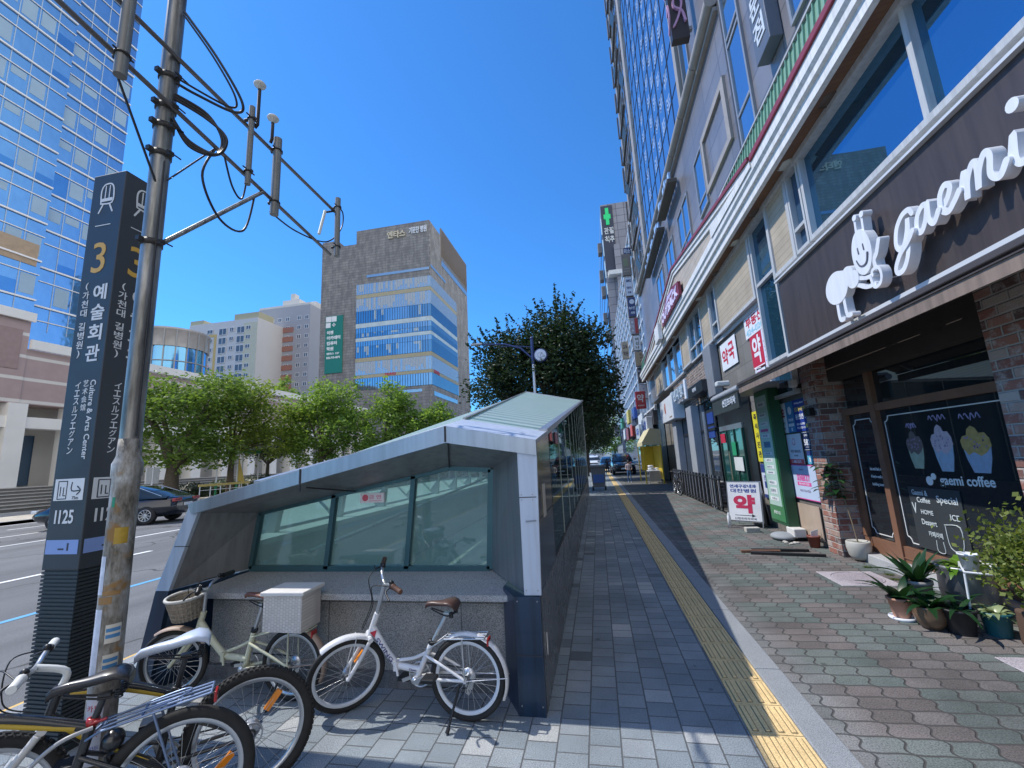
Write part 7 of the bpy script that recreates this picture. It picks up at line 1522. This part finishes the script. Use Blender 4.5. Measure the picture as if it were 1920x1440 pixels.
# iron fence
t = thing('iron_fence', 'low black iron fence with white pales round the brick shop', 'fence', (2.95, 14.5, 0)); f = MB(); g = MB(); y = 11.7; i = 0
while y < 18.6:
    (g if i % 3 == 1 else f).box(2.93, 2.955, y, y+.035, .06, .90); y += .145; i += 1
f.box(2.92, 2.965, 11.7, 18.6, .80, .83); f.box(2.92, 2.965, 11.7, 18.6, .12, .15); wpart(f, 'black_bars', BLKM, t); wpart(g, 'white_bars', mat('fence_white', (.28, .28, .30), .5), t)
# yellow market tent
t = thing('market_tent', 'yellow framed market tent with a pale canvas top', 'tent', (2.8, 24.4, 0)); YT = mat('tent_yellow', (.58, .42, .03), .6, var=.12); YC = mat('tent_canvas', (.55, .50, .32), .75, var=.1)
f = MB(); f.prism([(2.35, 23.3, 2.15), (2.8, 23.3, 2.85), (3.30, 23.3, 2.75), (3.30, 23.3, 2.12), (3.28, 23.3, 2.12), (3.28, 23.3, 2.70), (2.8, 23.3, 2.80), (2.37, 23.3, 2.15)], (0, 3.2, 0)); f.prism([(2.35, 23.28, 1.98), (2.35, 23.28, 2.15), (2.8, 23.28, 2.85), (3.3, 23.28, 2.75), (3.3, 23.28, 1.98)], (0, .02, 0)); f.box(2.34, 2.352, 23.3, 26.5, 1.95, 2.15); wpart(f, 'canvas_top', YC, t)
for x, y in ((2.38, 23.35), (3.24, 23.35), (2.38, 26.4), (3.24, 26.4)): wpart(MB().box(x-.03, x+.03, y-.03, y+.03, 0, 2.0), 'pole', YT, t)
f = MB(); f.box(2.5, 3.2, 26.3, 26.32, .6, 1.95); f.box(3.22, 3.24, 23.4, 26.3, .2, 1.95); wpart(f, 'yellow_curtain', YT, t)
t = thing('stall_table', 'white stall table with stacked tubs under the yellow tent', 'table', (2.85, 24.0, 0)); wpart(MB().bbox(2.55, 3.15, 23.6, 24.5, .62, .66, .01), 'table_top', PWH, t); wpart(MB().box(2.57, 3.13, 23.62, 23.64, .1, .62), 'front_cloth', mat('cloth_pale', (.42, .38, .33), .8), t); f = MB()
for x, y in ((2.58, 23.66), (3.12, 23.66), (2.58, 24.46), (3.12, 24.46)): f.box(x-.015, x+.015, y-.015, y+.015, 0, .62)
wpart(f, 'legs', ALU, t)
for i, (x, z, l) in enumerate(((2.70, .66, 'lower white tub stacked on the stall table'), (2.71, .80, 'upper white tub stacked on the stall table'), (2.98, .66, 'single white tub at the right of the stall table'))): tag(MB().lathe([(0, z), (.13, z), (.145, z+.12), (.13, z+.13), (0, z+.13)], (x, 23.95, 0), 18).build('plastic_tub', PWH), l, 'tub')
# people
def person(label, loc, h, shirt, legs, rz=0., walk=.12):
    t = thing('person', label, 'person', loc, rz); k = h/1.7
    J = dict(pel=(0, 0, .95, .14), bel=(0, 0, 1.10, .13), che=(0, 0, 1.30, .15), nek=(0, 0, 1.46, .06), hed=(0, .02, 1.56, .085), top=(0, .015, 1.66, .07), shl=(-.19, 0, 1.40, .06), ell=(-.24, .02, 1.13, .045), wrl=(-.20, .17, 1.0, .033), hal=(-.17, .24, 1.0, .035), shr=(.19, 0, 1.40, .06), elr=(.24, .02, 1.13, .045), wrr=(.20, .17, 1.02, .033), har=(.17, .24, 1.02, .035),
             hil=(-.09, 0, .86, .10), knl=(-.10, walk, .49, .065), anl=(-.10, walk*.4, .09, .045), tol=(-.11, .14+walk*.4, .04, .04), hir=(.09, 0, .86, .10), knr=(.10, -walk*.2, .49, .065), anr=(.10, -walk, .10, .045), tor=(.11, -walk+.13, .04, .04))
    E_ = 'pel-bel bel-che che-nek nek-hed hed-top che-shl shl-ell ell-wrl wrl-hal che-shr shr-elr elr-wrr wrr-har pel-hil hil-knl knl-anl anl-tol pel-hir hir-knr knr-anr anr-tor'.split()
    names = list(J); me = bpy.data.meshes.new('body'); me.from_pydata([(J[n_][0]*k, J[n_][1]*k, J[n_][2]*k) for n_ in names], [tuple(names.index(q) for q in e.split('-')) for e in E_], [])
    o = bpy.data.objects.new('body', me); COL.objects.link(o); md = o.modifiers.new('skin', 'SKIN'); sk = me.skin_vertices[0].data
    for i, n_ in enumerate(names): sk[i].radius = (J[n_][3]*k, J[n_][3]*k*.8); sk[i].use_root = n_ == 'pel'
    o.modifiers.new('sub', 'SUBSURF').levels = 2
    dg = bpy.context.evaluated_depsgraph_get(); m2_ = bpy.data.meshes.new_from_object(o.evaluated_get(dg)); bpy.data.objects.remove(o); m2_.name = 'body'
    for c_ in (shirt, legs, (.42, .27, .20), (.66, .66, .66)): m2_.materials.append(mat('person_%d_%d_%d' % tuple(int(q*99) for q in c_), c_, .8, var=.1, scale=8))
    for p_ in m2_.polygons:
        z = p_.center.z/k; x = abs(p_.center.x)/k; p_.material_index = 2 if z > 1.44 or (z < 1.08 and x > .13 and p_.center.y/k > .12 and z > .9) else (3 if z < .08 else (1 if z < .96 and x < .22 else 0)); p_.use_smooth = True
    b_ = bpy.data.objects.new('body', m2_); COL.objects.link(b_); b_.parent = t
    f = MB(); f.ball((0, -.005*k, 1.60*k), .105*k, 14, (.95, 1.02, 1.1)); f.v = [v for v in f.v]; f.build('hair', mat('hair_black', (.012, .011, .012), .5), t)
    f = MB()
    for s in (-1, 1): f.ball((s*.032*k, .105*k, 1.575*k), .010*k, 6)
    f.ball((0, .115*k, 1.545*k), .014*k, 6); f.build('face', mat('face_dark', (.25, .14, .11), .6), t); return t
person('person in a pale pink top and blue jeans walking towards the camera', (1.66, 25.1, 0), 1.22, (.48, .40, .42), (.05, .12, .26), math.pi, .10)
person('person in dark clothes walking far off beside the kerb strip', (.72, 36.0, 0), 1.30, (.03, .03, .04), (.02, .02, .03), 0, .12)
# sandwich board
t = thing('sandwich_board', 'white pharmacy sandwich board with big red 약 and an arrow', 'sandwich board', (2.85, 9.5, 0))
a, b_ = Vector((2.55, 9.85, 0)), Vector((3.07, 9.42, 0)); r_ = (b_-a).normalized(); up_ = (Vector((0, 0, 1))+Vector((-r_.y, r_.x, 0))*.10).normalized(); n_ = r_.cross(up_); W_ = (b_-a).length; c0 = (a+b_)/2
def brd(x0, x1, z0, z1, d0, d1): return [c0+r_*x+up_*z+n_*d for x in (x0, x1) for z in (z0, z1) for d in (d0, d1)]
def bb_(mb, *q): mb.add(brd(*q), [(0, 1, 3, 2), (4, 6, 7, 5), (0, 4, 5, 1), (2, 3, 7, 6), (0, 2, 6, 4), (1, 5, 7, 3)])
f = MB(); bb_(f, -W_/2, W_/2, .10, .90, -.03, -.002); wpart(f, 'board_frame', ALU, t)
f = MB(); bb_(f, -W_/2+.025, W_/2-.025, .125, .875, -.0015, .004); wpart(f, 'board_face', mat('board_white2', (.70, .72, .76), .45), t)
f = MB(); text_into(f, '약', c0+up_*.45+n_*.004, r_, up_, .42, .36, .05, .002, 1, .001); wpart(f, 'red_letter', mat('board_red', (.50, .03, .09), .5), t)
f = MB(); text_into(f, '연세구강내과', c0+up_*.80+n_*.004, r_, up_, .52, .07, .03, .002, 1, .001); text_into(f, '대찬병원', c0+up_*.71+n_*.004, r_, up_, .50, .075, .02, .002, 1, .001); wpart(f, 'blue_lettering', mat('board_blue', (.05, .08, .30), .5), t)
f = MB(); bb_(f, -.20, .14, .222, .232, .0045, .0062); f.prism([c0+r_*x+up_*z+n_*.0046 for x, z in ((.13, .195), (.20, .227), (.13, .259))], n_*.0016); text_into(f, '신현프라자약국', c0+up_*.165+n_*.004, r_, up_, .42, .045, .0, .002, 1, .001); wpart(f, 'black_marking', mat('board_ink', (.03, .03, .04), .5), t)
f = MB()
for s in (-1, 1): f.tube([c0+r_*s*(W_/2-.02)+up_*.88-n_*.02, c0+r_*s*(W_/2-.02)-n_*.42+Vector((0, 0, .02))], .012, 6); f.tube([c0+r_*s*(W_/2-.02)+up_*.1, c0+r_*s*(W_/2-.02)+Vector((0, 0, .015))], .012, 6)
f.tube([c0-r_*.32-n_*-.12+Vector((0, 0, .012)), c0-r_*.32-n_*.42+Vector((0, 0, .012))], .012, 6); wpart(f, 'support_leg', ALU, t)
tag(xf(MB().lathe([(0, 0), (.035, 0), (.035, .22), (.015, .27), (.018, .29), (0, .29)], n=16), Matrix.Translation((2.50, 9.62, 0))).build('white_bottle', PWH), 'white plastic bottle standing by the left foot of the sandwich board', 'bottle')
CON = mat('concrete_block', (.46, .44, .40), .85, speck=.3, sscale=80, bmp=.5)
tag(MB().bbox(2.62, 2.86, 9.02, 9.16, 0, .085, .008).build('paving_brick', CON), 'pale loose brick lying in front of the sandwich board', 'brick')
tag(MB().bbox(3.04, 3.20, 9.62, 10.0, 0, .58, .02).build('stone_bollard', mat('bollard_dark', (.10, .095, .09), .7, speck=.3)), 'dark stone block standing behind the sandwich board', 'block')
tag(MB().bbox(3.08, 3.27, 8.12, 8.42, .06, .20, .015).build('foam_block', mat('foam_white', (.66, .65, .62), .7)), 'white block resting on a grey sack by the wall foot', 'block')
f = MB(); f.smooth = True; f.ball((2.99, 8.35, .05), .2, 16, (.95, 1.25, .34)); tag(f.build('cement_sack', mat('sack_grey', (.25, .27, .29), .8, bmp=.6, bscale=20)), 'grey sack lying on the paving near the wall', 'sack')
t = thing('flower_pot', 'small red-brown pot with torn white paper inside by the pillar', 'pot', (3.17, 7.66, 0)); MB().lathe([(0, 0), (.065, 0), (.085, .15), (.092, .15), (.092, .175), (.08, .175), (.075, .12), (0, .12)], n=20).build('clay_pot', mat('clay_red', (.22, .06, .04), .6), t); f = MB(); f.prism([(-.05, -.02, .12), (.06, .0, .13), (.08, .01, .27), (-.04, -.03, .24)], (0, .006, 0)); f.build('white_paper', PWH, t)
for i, (a, b, l, m_) in enumerate((((2.12, 7.25, .0), (3.02, 7.02, .0), 'long black plank nearest on the paving by the pillar', BLKM), ((2.02, 7.36, .0), (2.55, 7.32, .0), 'short rusty plank at the left of the black planks', WD), ((2.2, 7.46, .0), (2.95, 7.36, .0), 'long black plank farther back on the paving', BLKM))):
    f = MB(); f.bar(Vector(a)+Vector((0, 0, .02)), Vector(b)+Vector((0, 0, .02)), .06, .035); tag(f.build('plank', m_), l, 'plank')
for i in range(9):
    a = rng.random(2); f = MB(); f.ball((0, 0, .01), .02+.02*rng.random(), 8, (1, .8, .6)); o = f.build('stone_chip', CON); o.location = (2.9+.35*a[0], 7.7+.5*a[1], 0); tag(o, 'small pale stone chip on the paving between the sack and the red-brown pot', 'stone', 'rubble pieces at the wall foot')
# parked bicycle by the fence, distant
bicycle('parked_bicycle', 'dark bicycle parked beside the iron fence near the tent', (2.80, 17.6, 0), -math.pi/2, dict(R=.30, wb=.95, tr=.02, style='mtb', paint=BKP, rim=ALU, head=((.82, .50), (.79, .62)), steer=12, bb=(.40, .27), seat=(.24, .78), stlen=.36, tube=.016, bar=(.80, .80), barw=.25, grip=BLKM, sadl=.24, sadw=.15, sadm=SBK))

# ------------------------------------------------------------ plants and pots by the cafe
def leaf(mb, p0, d, L, w, droop=.3, fold=.15, n=6):
    """strap leaf: curved strip with a folded midrib"""
    p = Vector(p0); d = Vector(d).normalized(); V = []; side = d.cross(Vector((0, 0, 1))); side = side.normalized() if side.length > .05 else Vector((1, 0, 0))
    for i in range(n+1):
        t = i/n; ww = w*math.sin(math.pi*min(1, .12+.88*t)**.8)*.5 if t < 1 else .001
        up = side.cross(d).normalized(); V += [p-side*ww+up*ww*fold, p, p+side*ww+up*ww*fold]
        d = (d+Vector((0, 0, -droop/n))).normalized(); p = p+d*L/n
    mb.add(V, [(3*i+j, 3*i+j+1, 3*i+j+4, 3*i+j+3) for i in range(n) for j in range(2)])
def glossy(name, c1, c2):
    m = leafmat(name, c1, c2, .18); m.node_tree.nodes['Principled BSDF'].inputs['Roughness'].default_value = .3; return m
CL_ = glossy('clivia_leaf', (.012, .045, .014), (.03, .085, .03)); SOIL = mat('soil', (.05, .038, .028), .95, bmp=.8, bscale=60)
def potted(label, x, y, pot, pm, leaves, seed, lm=CL_, L=(.22, .34), w=.05, rise=1.0, droop=.9, name='potted_plant', leafname='leaves', z0=0., extra=None):
    t = thing(name, label, 'potted plant', (x, y, z0)); MB().lathe(pot, n=26).build('pot', pm, t); rim_r = max(r for r, z in pot)*.86; top_z = max(z for r, z in pot)
    MB().lathe([(0, top_z-.02), (rim_r, top_z-.022)], n=22).build('soil', SOIL, t); f = MB(); f.smooth = True; r = random.Random(seed)
    for i in range(leaves):
        a = i*2.4+r.uniform(-.3, .3); k = r.uniform(.35, 1.); leaf(f, (.02*math.cos(a), .02*math.sin(a), top_z-.02), (math.cos(a)*k, math.sin(a)*k, rise*r.uniform(.6, 1.2)), r.uniform(*L), w*r.uniform(.8, 1.15), droop*r.uniform(.6, 1.3))
    f.build(leafname, lm, t); return t
potted('broad strap-leaved plant in a terracotta pot with white saucer', 2.53, 4.66, [(.06, .02), (.085, .16), (.095, .16), (.095, .18), (.082, .18)], mat('terracotta', (.42, .22, .15), .7, var=.15), 15, 51, L=(.24, .36), w=.075)
f = MB().lathe([(0, 0), (.095, 0), (.10, .02), (.09, .022), (0, .01)], (2.53, 4.66, 0), 22); tag(f.build('plant_saucer', PWH), 'white saucer under the terracotta pot', 'saucer')
potted('tall strap-leaved plant in a grey cylinder pot behind the others', 2.78, 4.80, [(.085, .0), (.10, .26), (.11, .26), (.11, .29), (.095, .29)], mat('pot_grey', (.30, .29, .28), .6), 16, 52, L=(.26, .40), w=.075, rise=1.3)
potted('round brown glazed pot with drooping strap leaves in front', 2.62, 4.45, [(.055, .0), (.10, .05), (.115, .11), (.10, .165), (.105, .175), (.09, .175)], mat('pot_brown', (.12, .075, .045), .35, var=.3, scale=20, coat=.4), 14, 53, L=(.18, .30), w=.065, droop=1.5)
potted('black plastic pot with long low leaves beside the table', 2.77, 4.36, [(.085, .0), (.11, .17), (.122, .175), (.122, .19), (.105, .19)], mat('pot_black', (.018, .018, .02), .5), 9, 54, L=(.22, .36), w=.04, droop=1.2, rise=.6)
VG = glossy('variegated_leaf', (.20, .27, .12), (.42, .47, .26))
potted('teal pot of small variegated leaves under the white table', 3.0, 4.33, [(.075, .0), (.09, .15), (.10, .155), (.10, .175), (.085, .175)], mat('pot_teal', (.015, .10, .11), .5), 46, 55, VG, (.05, .17), .05, 1.0, 1.9)
# zinc drum with lush plants
t = thing('zinc_drum', 'big dented zinc drum filled with bright green plants by the cafe window', 'planter', (3.16, 4.78, 0)); MB().lathe([(0, 0), (.20, 0), (.20, .02), (.195, .18), (.20, .185), (.195, .34), (.215, .40), (.22, .42), (.20, .43), (.19, .40)], n=36).build('drum', mat('zinc', (.34, .35, .37), .38, metal=.75, var=.18, scale=6), t)
f = MB(); f.smooth = True; r = random.Random(61)
for i in range(70): a = r.uniform(0, 6.28); q = r.uniform(.02, .19); leaf(f, (q*math.cos(a), q*math.sin(a), .40), (math.cos(a)*r.uniform(.2, 1.1), math.sin(a)*r.uniform(.2, 1.1), r.uniform(.3, 1.1)), r.uniform(.08, .18), .055, 1.6, .2, 4)
f.build('leaves', glossy('lush_leaf', (.10, .22, .02), (.24, .38, .06)), t)
tag(MB().lathe([(0, 0), (.05, 0), (.065, .12), (.07, .12), (.07, .135), (.055, .13), (.05, .03), (0, .03)], (3.00, 4.47, .452), 20).build('white_cup_pot', PWH), 'small white empty pot standing on the white table corner', 'pot')
# wire table
t = thing('side_table', 'small white wire table with a curved top edge beside the drum', 'table', (3.05, 4.4, 0)); f = MB(); top_ = [(2.90, 4.40, .45), (3.22, 4.22, .45), (3.42, 4.55, .45), (3.10, 4.74, .45)]
f.tube(top_, .011, 8, closed=True); f.tube([Vector(top_[0]).lerp(Vector(top_[1]), .5), Vector(top_[3]).lerp(Vector(top_[2]), .5)], .006, 6); f.tube([Vector(top_[0]).lerp(Vector(top_[3]), .5), Vector(top_[1]).lerp(Vector(top_[2]), .5)], .006, 6); wpart(f, 'table_top', mat('table_white', (.68, .69, .70), .4), t)
for (a, b, c) in top_: f = MB(); f.tube([(a, b, .44), (a+(a-3.16)*.10, b+(b-4.48)*.10, 0.0)], .009, 8); wpart(f, 'leg', MATS['table_white'], t)
# climbing bush
t = thing('ivy_bush', 'sunlit yellow-green trailing bush in front of the right brick pillar', 'plant', (3.10, 4.02, 0)); r = np.random.default_rng(71); n = 4200
c_ = np.array([[.0, 0, .55], [.0, -.22, .50], [-.02, .16, .62], [.0, -.35, .36], [.0, -.1, .74]]); P_ = c_[r.integers(0, 5, n)]+r.normal(size=(n, 3))*np.array([.08, .13, .13]); a = r.normal(size=(n, 3)); a /= np.linalg.norm(a, axis=1)[:, None]; b = np.cross(a, r.normal(size=(n, 3))); b /= np.linalg.norm(b, axis=1)[:, None]; s = r.uniform(.012, .026, n)[:, None]
V = np.stack([P_-a*s, P_+b*s*.75, P_+a*s, P_-b*s*.75], 1).reshape(-1, 3); me = bpy.data.meshes.new('foliage'); me.from_pydata(V.tolist(), [], [(4*i, 4*i+1, 4*i+2, 4*i+3) for i in range(n)]); me.materials.append(leafmat('ivy_leaf', (.10, .15, .02), (.30, .34, .10), .3)); o = bpy.data.objects.new('foliage', me); COL.objects.link(o); o.parent = t
f = MB()
for i in range(9): q = [Vector((r.uniform(-.05, .1), r.uniform(-.3, .15), .1)), Vector((r.uniform(-.1, .1), r.uniform(-.35, .25), .5)), Vector((r.uniform(-.1, .05), r.uniform(-.3, .45), r.uniform(.6, .85)))]; f.tube(sm(q), .004, 5)
f.build('stems', mat('ivy_stem', (.16, .12, .06), .8), t); MB().bbox(-.10, .11, -.42, .14, 0, .26, .02).build('trough', mat('trough_brown', (.10, .06, .04), .7), t)
# rubber plant in the round pale pot on the step
t = thing('rubber_plant', 'rubber plant on a bare stem in a round pale pot at the brick pillar', 'potted plant', (3.34, 6.80, .02)); MB().lathe([(0, 0), (.085, .0), (.12, .05), (.14, .15), (.138, .22), (.128, .235), (.12, .22), (.0, .20)], n=32).build('round_pot', mat('pot_pale', (.46, .45, .41), .6, speck=.1), t); MB().lathe([(0, .212), (.118, .212)], n=20).build('soil', SOIL, t)
f = MB(); f.smooth = True; f.tube(sm([(-.0, .0, .2), (-.02, .02, .5), (-.05, .06, .85), (-.06, .10, 1.2)]), .009, 8); f.tube(sm([(-.04, .05, .78), (-.12, .12, .92), (-.16, .16, 1.05)]), .006, 6); f.build('stem', mat('stem_brown', (.22, .17, .11), .8), t)
f = MB(); f.smooth = True; r = random.Random(81)
for i in range(30):
    z = .72+.5*i/30; a = i*2.4; c0_ = Vector((-.05-.10*r.random(), .08+.16*r.random(), z+.05)); leaf(f, c0_, (math.cos(a), math.sin(a), .45), r.uniform(.20, .32), .115, .9, .2, 5)
f.build('leaves', glossy('rubber_leaf', (.012, .05, .018), (.04, .11, .035)), t)
# weeds in the joints
for i, (x, y) in enumerate(((3.22, 6.45), (3.26, 6.1), (3.2, 5.9))):
    t = thing('weed_tuft', 'small weed tuft growing in the joint below the cafe step', 'weed', (x, y, 0), 0, 'weeds along the cafe step'); f = MB()
    for k in range(14): a = k*2.4; leaf(f, (0, 0, 0), (math.cos(a), math.sin(a), .8), .06, .02, 1., .2, 3)
    f.build('blades', LH, t)
